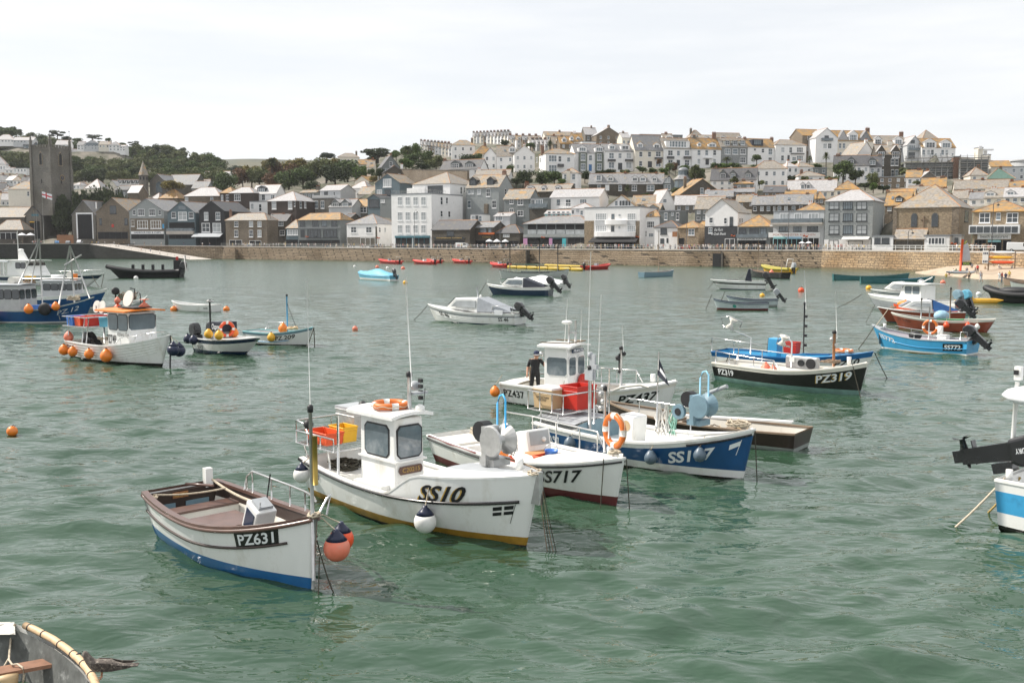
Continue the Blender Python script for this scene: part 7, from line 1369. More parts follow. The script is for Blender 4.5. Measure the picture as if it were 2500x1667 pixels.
for px,py in((-.35,-.95),(.15,-.95),(.65,-.95),(1.1,-.95),(-.35,.95),(1.1,.95),(.4,.95)):tubes(fr,'upright',[[(xs+px,py,pz),(xs+px,py,pz+.55)]],.018,STEEL)
for px,py in((.1,-.85),(.8,-.85),(.1,.85),(.8,.85)):tubes(fr,'leg',[[(xs+px,py,.68),(xs+px,py,pz)]],.028,STEEL)
for i in range(8):tubes(fr,'slat',[[(xs-.3+.19*i,-.94,pz),(xs-.3+.19*i,.94,pz)]],.012,GALV,4)
crate(W(rt,(xs+.05,-.45,pz+.03)),(.8,.6,.55),rt.rotation_euler.z,TANP,'tan plastic fish box with black stencil on the SS197 gantry','fish_box',WBUOY,'fish box',('GW SLETHAN','SS197')); crate(W(rt,(xs+.72,.1,pz+.03)),(.7,.85,.68),rt.rotation_euler.z,REDP,'deep red plastic fish box on the SS197 gantry','fish_box',None,'fish box')
m0=mast(rt,(xs+L*.27,-.55,.7),1.75,.05,GALV,whip=0); tubes(m0,'stay',[[(xs+L*.27+.12,-.5,.9),(xs+L*.27+.12,-.5,2.2)]],.03,STEEL); m=MB(); m.box((xs+L*.27,-.55,2.3),(.3,.12,.3)); m.box((xs+L*.27+.1,-.55,2.55),(.2,.06,.7)); m.box((xs+L*.27+.2,-.55,2.55),(.16,.1,.14)); m.lathe([(.07,2.8),(.07,2.95)],(xs+L*.27,-.55,0),8); m.build('lamp_cluster',PGREY,m0)
for dx,h_ in((-.15,3.6),(.25,2.4)):tubes(m0,'whip_aerial',[[(xs+L*.27+dx,-.5,2.2),(xs+L*.27+dx+.1,-.5,2.2+h_)]],.012,PWHITE,4)
tubes(m0,'flagstaff',[[(xs+L*.5,.6,.8),(xs+L*.5+.04,.6,3.0)]],.022,STEEL)
fm=MB(); fp=[(0,0),(.1,-.25),(.3,-.5),(.42,-.78),(.22,-.72),(.05,-.55),(0,-.5)]; fm.add([(a,.06*math.sin(i*2),b)for i,(a,b)in enumerate(fp)],[list(range(len(fp)))]); fq=fm.build('pennant',[TARPN],None,W(rt,(xs+L*.5+.03,.6,2.85)),(0,0,rt.rotation_euler.z)); tag(fq,'small black and white flag drooping from the SS197 staff','flag'); MB().add([(.08,-.012,-.28),(.3,-.02,-.52),(.3,-.02,-.6),(.06,-.012,-.38)],[(0,1,2,3)]).build('white_cross',TARPW,fq)
rope_heap(rt,(xs+.2,.2,1.02),.22,BROPE,14,21,.02); rope_heap(rt,(sx-.5,0,1.38),.35,ROPE,18,22,.02); rope_line(rt,(sx+.02,0,1.32),(sx+.1,.05,-.2),.03,.014)
# --- planked punt astern of SS197
rt,L=boat_root('work_punt',(1500,1040),(1940,1104),'weathered brown work punt with planks and nets behind the blue boat','p',.5)
S4=Hull(rt,L,1.75,.55,.5,.8,[(-.3,0,ANTIB,1),(0,.12,PGREYG,1),(.12,('b',0),PDBROWN,4)],tw=.85,kw=.85,rb=.3,draft=.3)
S4.inner(.12,.05,PCREAM,PDBROWN); S4.gunwale(WOODG,.08,.04); S4.thwart(.35,.42,.25,WOODG); S4.thwart(.65,.45,.25,WOODG)
o=MB().box((0,0,0),(3.6,.26,.05)).build('plank',PWHITE,None,W(rt,(-.95,-.25,.66)),(0,.03,rt.rotation_euler.z+.1)); tag(o,'long white plank laid across the weathered work punt','plank')
for k in range(3):rope_heap(rt,(-1.2+k*.8,.1,.16),.42,(TANP,ROPE,WOODG)[k],26,30+k,.022,.7,'net_heap')
# --- PZ437
rt,L=boat_root('fishing_boat',(1628,1013),(1222,985),'white boat with slim white wheelhouse, fisherman aboard and PZ437 on its bow','s',1.0)
S5=Hull(rt,L,2.5,.76,.72,1.2,[(-.45,0,ANTIB,2),(0,.06,PBLACK,1),(.06,('b',.14),PWHITE,8),(('b',.14),('b',0),PCREAM,1)],tw=.78,kw=.82,rb=.35)
S5.inner(.22,.1,PCREAM,PWHITE,t1=.8); S5.gunwale(PWHITE,.15,.05,.02); S5.deck(.76,PWHITE,.1,.0,PWHITE,.4); S5.deck(0,PCREAM,.06,.0,PCREAM,.4,t1=.14,name='aft_deck')
S5.text('PZ437',.84,.34,.3,'s',TEXTB,.04,.2); S5.text('PZ437',.1,.32,.26,'s',TEXTB,.03)
xw=-L/2+L*.38; wh=wheelhouse(rt,xw-.75,xw+.35,-.6,.75,.25,2.2,PWHITE,PWHITE,.14,(.12,.88,.48,.82),2,frame=PWHITE,over=.14); MB().box((xw+.32,.05,2.09),(.06,.8,.14)).build('name_board',PNAVY,wh);
flat_text(wh,'FRANCIS',.1,TEXTW,(xw+.355,.05,2.09),(math.pi/2,0,math.pi/2),fit=.7)
tubes(wh,'roof_rail',[[(xw-.9,-.6,2.38),(xw+.3,-.6,2.4),(xw+.3,.7,2.4)],[(xw-.9,.6,2.38),(xw+.3,.6,2.4)]],.025,WOODG); m0=tubes(wh,'twin_mast',[[(xw,-.05,2.3),(xw,-.05,3.05)],[(xw+.2,.1,2.3),(xw+.2,.1,3.2)],[(xw,-.05,2.75),(xw+.25,.1,2.75)]],.04,GALV); MB().ball((xw-.08,-.05,3.12),.16,10,sq=(1.4,1,.5)).build('radar',PWHITE,m0); MB().ball((xw-.85,-.6,1.95),.1,8).build('searchlight',STEEL,wh)
tubes(m0,'whip_aerial',[[(xw-.2,0,2.4),(xw-.1,0,4.0)],[(xw+.3,.3,2.35),(xw+.35,.3,3.6)]],.012,PWHITE,4)
pts=[S5.pt(t,S5.sheer(t),1)for t in(.46,.5,.6,.72,.76)]; handrail(rt,[(p[0],p[1]-.1,p[2]+h_)for p,h_ in zip(pts,(.6,.62,.6,.55,.1))],lambda p:S5.base(.6)+.02,.024)
tubes(rt,'deck_hoop',[[S5.pt(t,S5.sheer(t)+h_,-1)for t,h_ in((.72,.02),(.76,.14),(.84,.14),(.88,.02))]],.05,PCREAM); MB().lathe([(.09,1.45),(.09,1.72)],(L/2-.55,0,-.3),12).build('samson_post',PWHITE,rt)
MB().lathe([(.3,-.06),(.3,.06)],(xw+.42,.3,.9),18,M4=Matrix.Rotation(math.pi/2,4,'Y')).build('red_disc',REDP,rt); tubes(rt,'stern_post',[[(-L/2+.5,.4,.7),(-L/2+.5,.4,1.3)]],.08,WOODG,8); tubes(rt,'tiller',[[(-L/2+.4,.4,1.05),(-L/2+1.3,.1,1.1)]],.025,STEEL)
m0=mast(rt,(L*.2,.2,.6),1.6,.05,GALV,whip=.9); m=MB(); m.ball((L*.2-.1,.15,1.9),.1,8); m.ball((L*.2+.08,.25,2.05),.09,8); m.ball((L*.2-.05,.2,1.4),.08,8); m.tube([(L*.2-.06,.2,1.35),(L*.2-.06,.2,2.05)],.05,5); m.build('mast_lamps',RUBBER,m0)
pp=S5.pt(.62,.4,-1); buoy(W(rt,(pp[0],pp[1]-.28,.45)),.27,ORED,'large glossy orange-red buoy on the PZ437 flank',top=W(rt,(pp[0],pp[1],1.25)),cap=ORED); pp=S5.pt(.45,.4,-1); buoy(W(rt,(pp[0],pp[1]-.2,.4)),.2,WBUOY,'white buoy with dark cap on the PZ437 flank',top=W(rt,(pp[0],pp[1],1.1)),cap=NBUOY); pp=S5.pt(.0,.6,-1); buoy(W(rt,(pp[0]-.1,pp[1]-.2,.45)),.19,ORANGE,'round orange buoy hanging at the PZ437 stern',top=W(rt,(pp[0]+.1,pp[1],1.1)),cap=RUBBER)
PZ437=(rt,L,S5,xw)
# --- PZ319, black
rt,L=boat_root('fishing_boat',(2098,965),(1740,928),'black boat with grey-white gunwale, green waterline and PZ319 in white','s',.85)
S6=Hull(rt,L,2.3,.76,.76,1.3,[(-.45,0,PGREEN,2),(0,.2,PGREEN,1),(.2,('b',.14),PBLACK,8),(('b',.14),('b',0),PCREAM,1)],tw=.75,kw=.82,rb=.3)
S6.inner(.4,.1,PCREAM,PGREY,t1=.85); S6.gunwale(PCREAM,.14,.05,.02); S6.deck(.76,PCREAM,.08,.0,PGREY,.4); S6.text('PZ319',.85,.37,.32,'s',TEXTW,.03,shadow=TEXTG); S6.text('PZ319',.12,.32,.24,'s',TEXTW,.03)
m0=mast(rt,(L*.32,0,.9),1.5,.06,WOOD,whip=1.7); m=MB(); m.ball((L*.32-.1,0,2.15),.11,8); m.box((L*.32+.1,0,1.95),(.13,.08,.1)); m.ball((L*.32,.05,2.3),.08,8); m.build('mast_lamps',GALV,m0)
h_=MB().bbox((-.1,-.12,.8),(1.45,.12,1.35)).build('hauler_frame',GALV,rt); bevel(h_,.08,3); MB().lathe([(.22,-.16),(.22,.16)],(1.15,0,1.08),18,M4=Matrix.Rotation(math.pi/2,4,'X')).build('hauler_wheel',RUBBER,h_); MB().lathe([(.14,-.2),(.14,.2)],(.7,0,1.08),14,M4=Matrix.Rotation(math.pi/2,4,'X')).build('sheave',MOTOR,h_); MB().box((.25,-.13,1.18),(.24,.03,.2)).build('label_plate',WBUOY,h_)
tubes(h_,'davit',[[(.2,-.1,.85),(.2,-.1,1.9),(-.05,-.1,2.15),(-.45,-.1,2.15),(-.55,-.1,1.8),(.1,-.1,1.7)]],.035,STEEL); MB().lathe([(.2,-.2),(.08,-.03),(.08,.03),(.22,.2)],(-.22,-.1,1.95),14,M4=Matrix.Rotation(R(20),4,'Y')).build('pot_roller',PCREAM,h_)
pts=[S6.pt(t,S6.sheer(t),-1)for t in(.02,.03,.15,.35,.5,.55)]; handrail(rt,[(p[0],p[1]+.08,p[2]+q)for p,q in zip(pts,(.0,.55,.5,.45,.42,.0))],lambda p:.78,.022); pts=[S6.pt(t,S6.sheer(t),1)for t in(.02,.03,.2,.4,.55)]; handrail(rt,[(p[0],p[1]-.08,p[2]+q)for p,q in zip(pts,(.0,.6,.55,.5,.0))],lambda p:.78,.022)
buoy(W(rt,(-.75,-.55,.68)),.24,PINKB,'larger faded orange buoy lying in the black PZ319',cap=PINKB); buoy(W(rt,(-.35,-.6,.68)),.19,PINKB,'smaller faded orange buoy lying in the black PZ319',cap=PINKB)
S6.thwart(.2,.62,.9,PGREY,.3); sx=S6.pt(1,1.38,1)[0]; rope_heap(rt,(L*.3,0,1.22),.45,WOODG,18,41,.02,.2); rope_line(rt,(sx-.5,-.3,1.3),(sx+.1,-.5,-.2),.05,.018); rope_line(rt,(-L/2,.2,.95),(-L/2-.3,.1,-.2),.05,.02); MB().lathe([(.07,1.2),(.09,1.5)],(L/2-.5,0,0),10).build('samson_post',PWHITE,rt)
# --- blue and white boat behind PZ319
rt,L=boat_root('fishing_boat',(2110,925),(1760,895),'white boat with royal blue gunwale band moored behind the black one',None)
S7=Hull(rt,L,2.3,.8,.78,1.22,[(-.4,0,ANTIB,2),(0,('b',.2),PWHITE,6),(('b',.2),('b',0),PBLUE,2)],tw=.78,kw=.82,rb=.35)
S7.inner(.4,.1,PLBLUE,PGREY,t1=.8); S7.gunwale(PBLUE,.12,.05,.02); S7.deck(.76,PLBLUE,.06,.0,PBLUE,.4); S7.text('PZ10',.88,.34,.3,'s',TEXTB,.03,.1)
c=MB().box((0,0,.6),(.5,.6,.95)).build('console',PLBLUE,rt,(-L*.12,.2,.5),(0,.05,0)); bevel(c,.05,3); MB().box((-.28,0,.7),(.03,.45,.7)).build('console_window',GL[0],c); o=crate(W(rt,(L*.02,-.1,.95)),(.65,.55,.5),rt.rotation_euler.z,REDP,'red plastic basket standing on the blue and white boat','basket',None,'basket'); MB().bbox((-L*.02-.1,-.4,.41),(L*.02+.5,.3,.94)).build('hatch_stand',PLBLUE,rt)
m0=mast(rt,(L*.07,.4,.7),2.5,.035,IRON,whip=1.6)
for i in range(4):MB().box((L*.07+.08,.4,1.3+i*.45),(.14,.08,.12)).build('lamp',RUBBER,m0)
lifebuoy(W(rt,(L*.36,0,1.2)),(0,0,0),.38,.08,'orange lifebuoy lying on the foredeck of the blue and white boat')
tubes(rt,'davit',[[(-L*.3,.3,.7),(-L*.3,.3,1.5),(-L*.36,.3,1.65),(-L*.5,.2,1.95),(-L*.52,.2,2.4),(-L*.46,.2,2.5),(-L*.36,.2,2.25),(-L*.38,.2,1.9)]],.03,STEEL); MB().lathe([(.22,-.25),(.08,-.03),(.08,.03),(.22,.25)],(-L*.44,.2,2.15),14,M4=Matrix.Rotation(R(25),4,'Y')).build('pot_roller',PCREAM,rt)
pts=[S7.pt(t,S7.sheer(t),-1)for t in(.02,.03,.2,.4)]; handrail(rt,[(p[0]-.2,p[1]+.08,p[2]+q)for p,q in zip(pts,(.3,.7,.65,.55))],lambda p:.78,.022)
sx=S7.pt(1,1.35,1)[0]; rope_line(rt,(sx,.1,1.2),(sx+.6,.5,-.2),.03,.02)
# ================================================================== the middle distance and the edges
def simple_hull(name,bow,stern,label,B,zs,zm,zb,bands,quarter=None,hb=0,cat='boat',group=None,gun=None,lining=None,floor=None,fd=None,fdm=None,**k):
 rt,L=boat_root(name,bow,stern,label,quarter,hb,cat,group); h=Hull(rt,L,B,zs,zm,zb,bands,n=18,**k)
 if lining:h.inner(min(.3,zm*.4),.06,lining,floor or lining,t1=.95 if fd is None else fd+.1)
 if gun:h.gunwale(gun,.1,.045,.02)
 if fd is not None:h.deck(fd,fdm or gun,.06,.0,fdm or gun,.25)
 return rt,L,h
 # --- PZ749 with orange roofed wheelhouse
rt,L,h=simple_hull('fishing_boat',(396,893),(163,873),'white clinker boat with orange wheelhouse roof and PZ749',2.6,.9,.86,1.55,[(-.4,0,ANTIB,2),(0,.12,PBLACK,1),(.12,('b',0),PWHITE,8)],'s',1.0,gun=PWHITE,lining=PCREAM,floor=PGREY,fd=.72,fdm=PWHITE,rb=.7,kw=.8,tw=.8)
for d in(.16,.3,.44,.58,.72):h.strake(PWHITE,d,.012,t1=.97,name='plank_edge')
xw=L*.17; wh=wheelhouse(rt,xw-1.1,xw+.85,-.8,.8,.75,2.62,PWHITE,ORANGE,.12,(.04,.95,.52,.93),1,over=.35,split=2,glass=GL[1]); MB().bbox((xw-.6,-.5,2.8),(xw+.9,.5,2.87)).build('roof_rack',IRON,wh)
h.text('PZ749',.05,.3,.3,'s',TEXTB,.02); flat_text(wh,'PZ749',.42,TEXTB,(xw-.75,-.815,1.2),(math.pi/2,0,0),fit=.85); flat_text(wh,'Athena Fay',.22,TEXTB,(xw+.3,-.81,1.5),(math.pi/2,0,0),shear=.4,fit=1.1,bold=0)
m=MB(); m.lathe([(.42,-.03),(.42,.03)],(xw-.4,0,3.25),20,M4=Matrix.Rotation(R(75),4,'X')); m.tube([(xw-.4,0,2.7),(xw-.4,0,3.25)],.03,6); m.build('disc_marker',PCREAM,wh); tubes(wh,'roof_hoop',[[(xw+.2,.3,2.7),(xw+.2,.3,3.5),(xw,.3,3.6),(xw-.1,.3,3.5)]],.03,IRON)
m=MB(); m.lathe([(.3,2.87),(.05,3.1),(.05,3.2),(.25,3.24)],(xw+.7,.2,0),12); m.build('roof_lamp',[PINKB],wh)
xs=-L/2; pz=1.72; fr=tubes(rt,'stern_gantry',[[(xs-.1,-1.1,pz),(xs+2.1,-1.1,pz),(xs+2.1,1.1,pz),(xs-.1,1.1,pz),(xs-.1,-1.1,pz)],[(xs-.1,-1.1,pz+.5),(xs+2.1,-1.1,pz+.5),(xs+2.1,1.1,pz+.5),(xs-.1,1.1,pz+.5),(xs-.1,-1.1,pz+.5)]],.03,STEEL); MB().bbox((xs-.1,-1.1,pz-.05),(xs+2.1,1.1,pz)).build('platform',GALV,fr)
for px,py in((.2,-1),(2.0,-1),(.2,1),(2.0,1),(1.6,-1)):tubes(fr,'leg',[[(xs+px,py,.86),(xs+px+(.2 if px<1 else .35),py,pz+.5)]],.03,STEEL)
for k,(dx,dy,mt,l)in enumerate(((.35,-.6,BLUEP,'blue crate at the corner of the PZ749 gantry'),(.95,-.5,REDOR,'red-orange crate low on the PZ749 gantry'),(1.5,-.4,REDP,'red crate in the middle of the PZ749 gantry'),(1.8,.4,REDP,'red crate at the back of the PZ749 gantry'),(1.0,.4,REDP,'red crate behind the blue one on the PZ749 gantry'))):crate(W(rt,(xs+dx,dy,pz+.02)),(.6,.75,.48),rt.rotation_euler.z,mt,l)
tubes(fr,'marker_pole',[[(xs+1.0,.2,pz),(xs+1.0,.2,2.75)],[(xs+1.5,.3,pz),(xs+1.5,.3,2.75)]],.02,GALV)
for k_ in(1.0,1.5):m=MB(); m.lathe([(.33,-.03),(.33,.03)],(xs+k_,.25,2.7),16,M4=Matrix.Rotation(R(80),4,'X')); m.build('disc_marker',PCREAM,fr)
o=outboard(rt,xs+1.2,0,.9,R(-50),sc=1.3)
for k,t in enumerate((.03,.18,.42,.62)):pp=h.pt(t,.6,-1); r_=(.26,.24,.24,.3)[k]; buoy(W(rt,(pp[0],pp[1]-r_*.9,.42)),r_,ORANGE,('orange buoy at the stern corner of PZ749','second orange buoy along the PZ749 flank','third orange buoy along the PZ749 flank','largest orange buoy on the PZ749 flank')[k],top=W(rt,(pp[0],pp[1],h.base(t))),cap=RUBBER)
buoy(W(rt,(xs+.1,-.9,1.1)),.25,PINKB,'bundle of faded orange floats on the PZ749 stern',cap=PINKB)
sx=h.pt(1,1.75,1)[0]
for k in range(2):buoy(W(rt,(sx+.1+.25*k,.4-.5*k,.78+.1*k)),.3,NBUOY,('lower','upper')[k]+' navy buoy hanging at the PZ749 bow',top=W(rt,(sx,0,1.55)),cap=NBUOY)
rope_line(rt,(sx,0,1.55),(sx+.3,-.3,-.3),.02,.045,IRON,'mooring_chain'); pts=[h.pt(t,h.sheer(t),-1)for t in(.66,.7,.8,.9,.97)]; handrail(rt,[(p[0],p[1]+.06,p[2]+q)for p,q in zip(pts,(.1,.35,.35,.35,.25))],lambda p:p[2]-.34,.02)
crate(W(rt,(xs+2.75,-.4,1.75)),(.45,.4,.42),.3,TARPB,'blue bag hanging on the PZ749 davit','bag',TARPB,'bag'); tubes(rt,'davit',[[(xs+2.75,-.4,.9),(xs+2.75,-.4,2.2),(xs+3.1,-.4,2.3)]],.05,GALV); rope_heap(rt,(xs+2.4,-.2,1.05),.35,ROPE,12,61,.03)
# --- grey work boat with twin outboards
rt,L,h=simple_hull('work_boat',(598,866),(470,858),'white and grey rigid work boat with black engine covers',2.4,.8,.78,.98,[(-.35,0,ANTIB,2),(0,.2,PNAVY,1),(.2,('b',.22),PWHITE,5),(('b',.22),('b',0),PNAVY,2)],'s',.9,gun=PWHITE,lining=PWHITE,floor=PGREY,fd=.6,fdm=PWHITE,rb=1.0,p=4,pw=2.2)
MB().bbox((-L*.1,-.5,.4),(L*.08,.5,1.25)).build('console',PGREY,rt); o=MB().bbox((-L*.12,-.55,1.2),(L*.1,.55,1.72)).build('console_cover',TARPN,rt); flat_text(o,'Osprey',.3,TEXTW,(0,-.56,1.46),(math.pi/2,0,0),fit=.8); h.text('SS17',.3,.45,.22,'s',TEXTB,.02)
outboard(rt,-L/2+.1,-.5,.8,R(-12),sc=1.2); outboard(rt,-L/2+.1,.6,.8,R(-12),sc=1.2); mast(rt,(-L*.25,-.3,.7),2.1,.05,IRON); rope_heap(rt,(-L*.25,-.3,2.8),.22,GALV,8,62,.04); lifebuoy(W(rt,(L*.14,-.2,1.35)),(math.pi/2,0,.6),.36,.085,'orange-red lifebuoy against the work boat console',ORED)
for k in range(4):pp=h.pt((.05,.25,.62,.75)[k],.8,-1); buoy(W(rt,(pp[0],pp[1]-.22,(.72,.72,1.15,1.12)[k])),.24,(NBUOY,NBUOY,YELB,YELB)[k],('navy fender at the stern of the grey work boat','navy fender amidships on the grey work boat','yellow buoy on the grey work boat foredeck','yellow-orange buoy near the bow of the grey work boat')[k],cap=RUBBER)
buoy(W(rt,(L*.12,.3,1.1)),.25,ORANGE,'orange buoy on the work boat deck behind the console');
# --- PZ209
rt,L,h=simple_hull('fishing_boat',(748,844),(600,838),'small white boat with pale blue gunwale and PZ.209',1.9,.74,.7,1.1,[(-.35,0,ANTIB,2),(0,.08,PBLACK,1),(.08,('b',.14),PWHITE,5),(('b',.14),('b',0),PSLATE,1)],'s',.6,gun=AQUA,lining=PWHITE,floor=PGREY,fd=.7,fdm=AQUA,rb=.5)
h.text('PZ.209',.72,.3,.25,'s',TEXTB,.02); h.strake(PLBLUE,.5,.02,t1=.8); mast(rt,(L*.12,.2,.6),2.3,.04,PLBLUE,whip=0); rope_line(rt,(L*.12,.2,2.5),(L*.33,0,1.0),.02,.015,IRON,'stay'); pts=[h.pt(t,h.sheer(t),1)for t in(.1,.15,.4,.6)]; handrail(rt,[(p[0],p[1]-.08,p[2]+q)for p,q in zip(pts,(0,.5,.55,.5))],lambda p:.85,.02)
pp=h.pt(.58,.5,-1); buoy(W(rt,(pp[0],pp[1]-.2,.5)),.24,YELB,'yellow-orange buoy on the PZ.209 flank',top=W(rt,(pp[0],pp[1],1.0)),cap=RUBBER); buoy(W(rt,(L*.1,-.1,.95)),.28,ORANGE,'orange buoy by the mast of PZ.209'); rope_heap(rt,(L*.25,0,.95),.35,TANP,14,63,.04)
sx=h.pt(1,1.3,1)[0]; rope_line(rt,(sx,0,1.1),(sx+.3,-.3,-.2),0,.03); rope_line(rt,(sx,0,1.1),(sx-.1,-.6,-.2),0,.03)
# --- small white dinghy and far left boats
rt,L,h=simple_hull('dinghy',(428,757),(528,761),'small plain white dinghy lying between the moored boats',1.7,.6,.55,.85,[(-.3,0,ANTIB,1),(0,('b',0),PWHITE,5)],cat='dinghy',gun=PWHITE,lining=PWHITE,rb=.4); h.thwart(.4,.6,.4,PWHITE); h.text('BH83',.12,.25,.14,'p',TEXTB,.0)
rt,L,h=simple_hull('trawler',(205,787),(-75,787),'blue steel trawler with black tyre and orange buoys alongside',3.4,1.1,.95,1.95,[(-.5,0,ANTIB,1),(0,.12,PWHITE,1),(.12,('b',.05),PDBLUE,8),(('b',.05),('b',0),PWHITE,1)],'s',1.2,gun=PGREYG,lining=PGREYG,floor=PGREY,fd=.78,fdm=PGREYG,rb=.9,tm=.5)
wheelhouse(rt,-2.6,-.1,-1.1,1.1,.6,2.85,M('grey_white_paint',(.42,.43,.43),.5,.1),PGREY,.1,(.2,.98,.55,.85),3,split=3,glass=GL[0]); h.text('PZ.12',.86,.5,.36,'s',TEXTW,.0)
for k,(t,mt)in enumerate(((.3,ORANGE),(.62,ORANGE),(.72,RUBBER),(.8,ORANGE))):
 pp=h.pt(t,1.0,-1)
 if mt is RUBBER:o=MB().lathe([(.25,-.2),(.65,-.2),(.7,0),(.65,.2),(.25,.2)],n=22).build('tyre_fender',RUBBER,None,W(rt,(pp[0],pp[1]-.25,1.12)),(math.pi/2,0,rt.rotation_euler.z)); o.scale=(.7,.7,.7); tag(o,'black tyre fender on the blue trawler side','fender')
 else:buoy(W(rt,(pp[0],pp[1]-.4,(.3,1.1,0,1.3)[k])),(.4,.34,.6,.3)[k],mt,('large orange buoy at the waterline of the blue trawler','orange buoy beside the black tyre on the blue trawler','','smaller orange buoy near the blue trawler bow')[k],top=W(rt,(pp[0],pp[1],h.base(t)+.1)),cap=RUBBER)
tubes(rt,'gantry',[[(2.9,-1.0,.9),(3.5,0,5.9)],[(3.1,1.0,.9),(3.5,0,5.9)],[(5.0,0,1.8),(3.5,0,5.9)],[(3.2,-.4,4.4),(4.2,.4,5.2)]],.06,GALV,8); tubes(rt,'derrick',[[(1.0,0,.9),(1.0,0,6.4)],[(1.0,0,6.4),(-.6,-.6,2.8)],[(1.0,0,6.4),(-.3,.6,2.8)]],.05,GALV,6)
m=MB(); m.lathe([(.3,-.5),(.3,.5)],(-1.2,0,3.2),14,M4=Matrix.Rotation(math.pi/2,4,'X')); m.build('net_drum',PCREAM,rt); rope_heap(rt,(3.6,0,1.7),.5,ROPE,30,65,.03,.8,'net_heap'); MB().bbox((.6,-1.0,.8),(1.6,.6,1.35)).build('fish_pound',BLUEP,rt)
rt,L,h=simple_hull('trawler',(240,748),(20,748),'grey and white trawler with windowed wheelhouse behind the blue one',3.2,1.2,1.0,1.7,[(-.5,0,ANTIB,1),(0,('b',.3),PDBLUE,5),(('b',.3),('b',0),PWHITE,1)],None,gun=PWHITE,lining=PGREY,fd=.75,fdm=PGREY,rb=.9)
wh=wheelhouse(rt,-.6,2.7,-1.1,1.1,.8,2.45,PALEGREY,PGREY,.1,(.06,.96,.5,.86),3,split=4,glass=GL[0]); o=MB().bbox((-2.9,-1.5,.95),(-.9,-1.45,1.6)).build('side_board',PLBLUE,rt); flat_text(o,'C 100',.42,TEXTW,(-1.9,-1.51,1.28),(math.pi/2,0,0),fit=1.6); m=MB(); m.lathe([(.24,-.6),(.24,.6)],(.6,0,2.85),12,M4=Matrix.Rotation(math.pi/2,4,'Y')); m.build('liferaft',PWHITE,wh); m=MB(); m.lathe([(.42,-.25),(.3,.2)],(1.9,-.3,3.05),18,M4=Matrix.Rotation(R(80),4,'X')); m.build('net_drum',PCREAM,wh)
tubes(rt,'goalpost',[[(-3.6,-1.2,1.1),(-3.6,-1.2,2.75),(3.4,-1.1,2.75)],[(3.4,-1.1,1.3),(3.4,-1.1,2.75)]],.06,GALV,6)
rope_heap(rt,(-2.2,0,2.2),.6,WOODG,26,66,.04,.7,'net_heap'); crate(W(rt,(2.4,-.3,2.6)),(.35,.35,.5),0,ORANGE,'orange survival bundle on the grey trawler roof','bundle',ORANGE,'bundle'); crate(W(rt,(-2.2,.2,2.6)),(.9,.5,.25),.2,YELP,'yellow net floats heaped on the grey trawler','bundle',YELP,'bundle')
rt,L,h=simple_hull('fishing_boat',(338,776),(208,782),'grey-green net boat heaped with nets at its bow',2.4,.95,.9,1.75,[(-.4,0,ANTIB,1),(0,('b',.3),PGREYG,6),(('b',.3),('b',0),PGREYG,1)],None,gun=PGREYG,lining=PGREYG,fd=.7,fdm=PGREYG,rb=.8)
h.text('SS',.62,.35,.25,'s',TEXTB,.0); rope_heap(rt,(L*.3,0,1.5),.8,WOODG,50,67,.03,.9,'net_heap'); rope_heap(rt,(L*.25,.2,1.6),.7,GROPE,20,68,.02,.7,'net_heap'); m=MB(); m.lathe([(.1,-.15),(.3,-.12),(.3,.12),(.1,.15)],(L*.08,0,2.25),18,M4=Matrix.Rotation(math.pi/2,4,'X')); m.tube([(L*.08,0,.9),(L*.08,0,2.25)],.06,6); m.build('hauler_wheel',RUBBER,rt)
for k in range(2):pp=h.pt(.5,.8,-1); buoy(W(rt,(pp[0],pp[1]-.3,(1.55,.85)[k])),(.24,.36)[k],ORED if k else PINKB,('upper smaller','lower larger')[k]+' orange buoy on the grey-green net boat',cap=RUBBER)
tubes(rt,'bow_hoop',[[(L*.42,-.3,1.6),(L*.42,-.3,2.4),(L*.36,0,2.45)]],.05,IRON)
# --- passenger launch
rt,L,h=simple_hull('passenger_launch',(216,699),(-110,692),'long white passenger launch with awning and raked cabin behind the trawlers',4.2,1.5,1.4,1.85,[(-.4,0,ANTIB,1),(0,('b',.7),PWHITE,4),(('b',.7),('b',.2),PNAVY,2),(('b',.2),('b',0),PWHITE,1)],None,gun=PWHITE,lining=PWHITE,fd=.62,fdm=PWHITE,rb=3.0,p=2.8)
wh=wheelhouse(rt,-.5,4.8,-1.6,1.6,1.4,3.6,PWHITE,PWHITE,1.6,(.32,.72,.5,.88),3,split=2,glass=GL[0]); m=MB(); m.prism([(.3,3.7),(2.0,3.7),(1.0,5.1),(.4,5.1)],-.15,.15); m.build('radar_arch',PWHITE,wh); MB().ball((.7,0,5.2),.45,12,sq=(1,.8,.4)).build('radar',PWHITE,wh); tubes(wh,'aerial',[[(.1,0,3.7),(.1,0,8)]],.05,PWHITE)
aw=MB().bbox((-14,-1.9,3.4),(.0,1.9,3.65)).build('awning',TARPW,rt)
for i in range(6):
 for y in(-2.0,2.0):MB().bbox((-13.5+i*2.5,y*.9-.06,1.4),(-13.36+i*2.5,y*.9+.06,3.4)).build('awning_post',PWHITE,aw)
pts=[(x_,-1.95,2.1)for x_ in range(-13,0,2)]; handrail(rt,pts,1.45,.04); h.text('ULTIMO',.66,.45,.35,'s',TEXTB,.0,.2); pts=[h.pt(t,h.sheer(t),-1)for t in(.7,.8,.9,.99)]; handrail(rt,[(p[0],p[1],p[2]+.6)for p in pts],lambda p:p[2]-.6,.03); sx=h.pt(1,1.85,1)[0]; rope_line(rt,(sx,0,1.8),(sx+.8,-1.5,-.3),.1,.05); rope_line(rt,(sx-2,-.4,1.8),(sx+.9,-1.6,-.3),.1,.05)
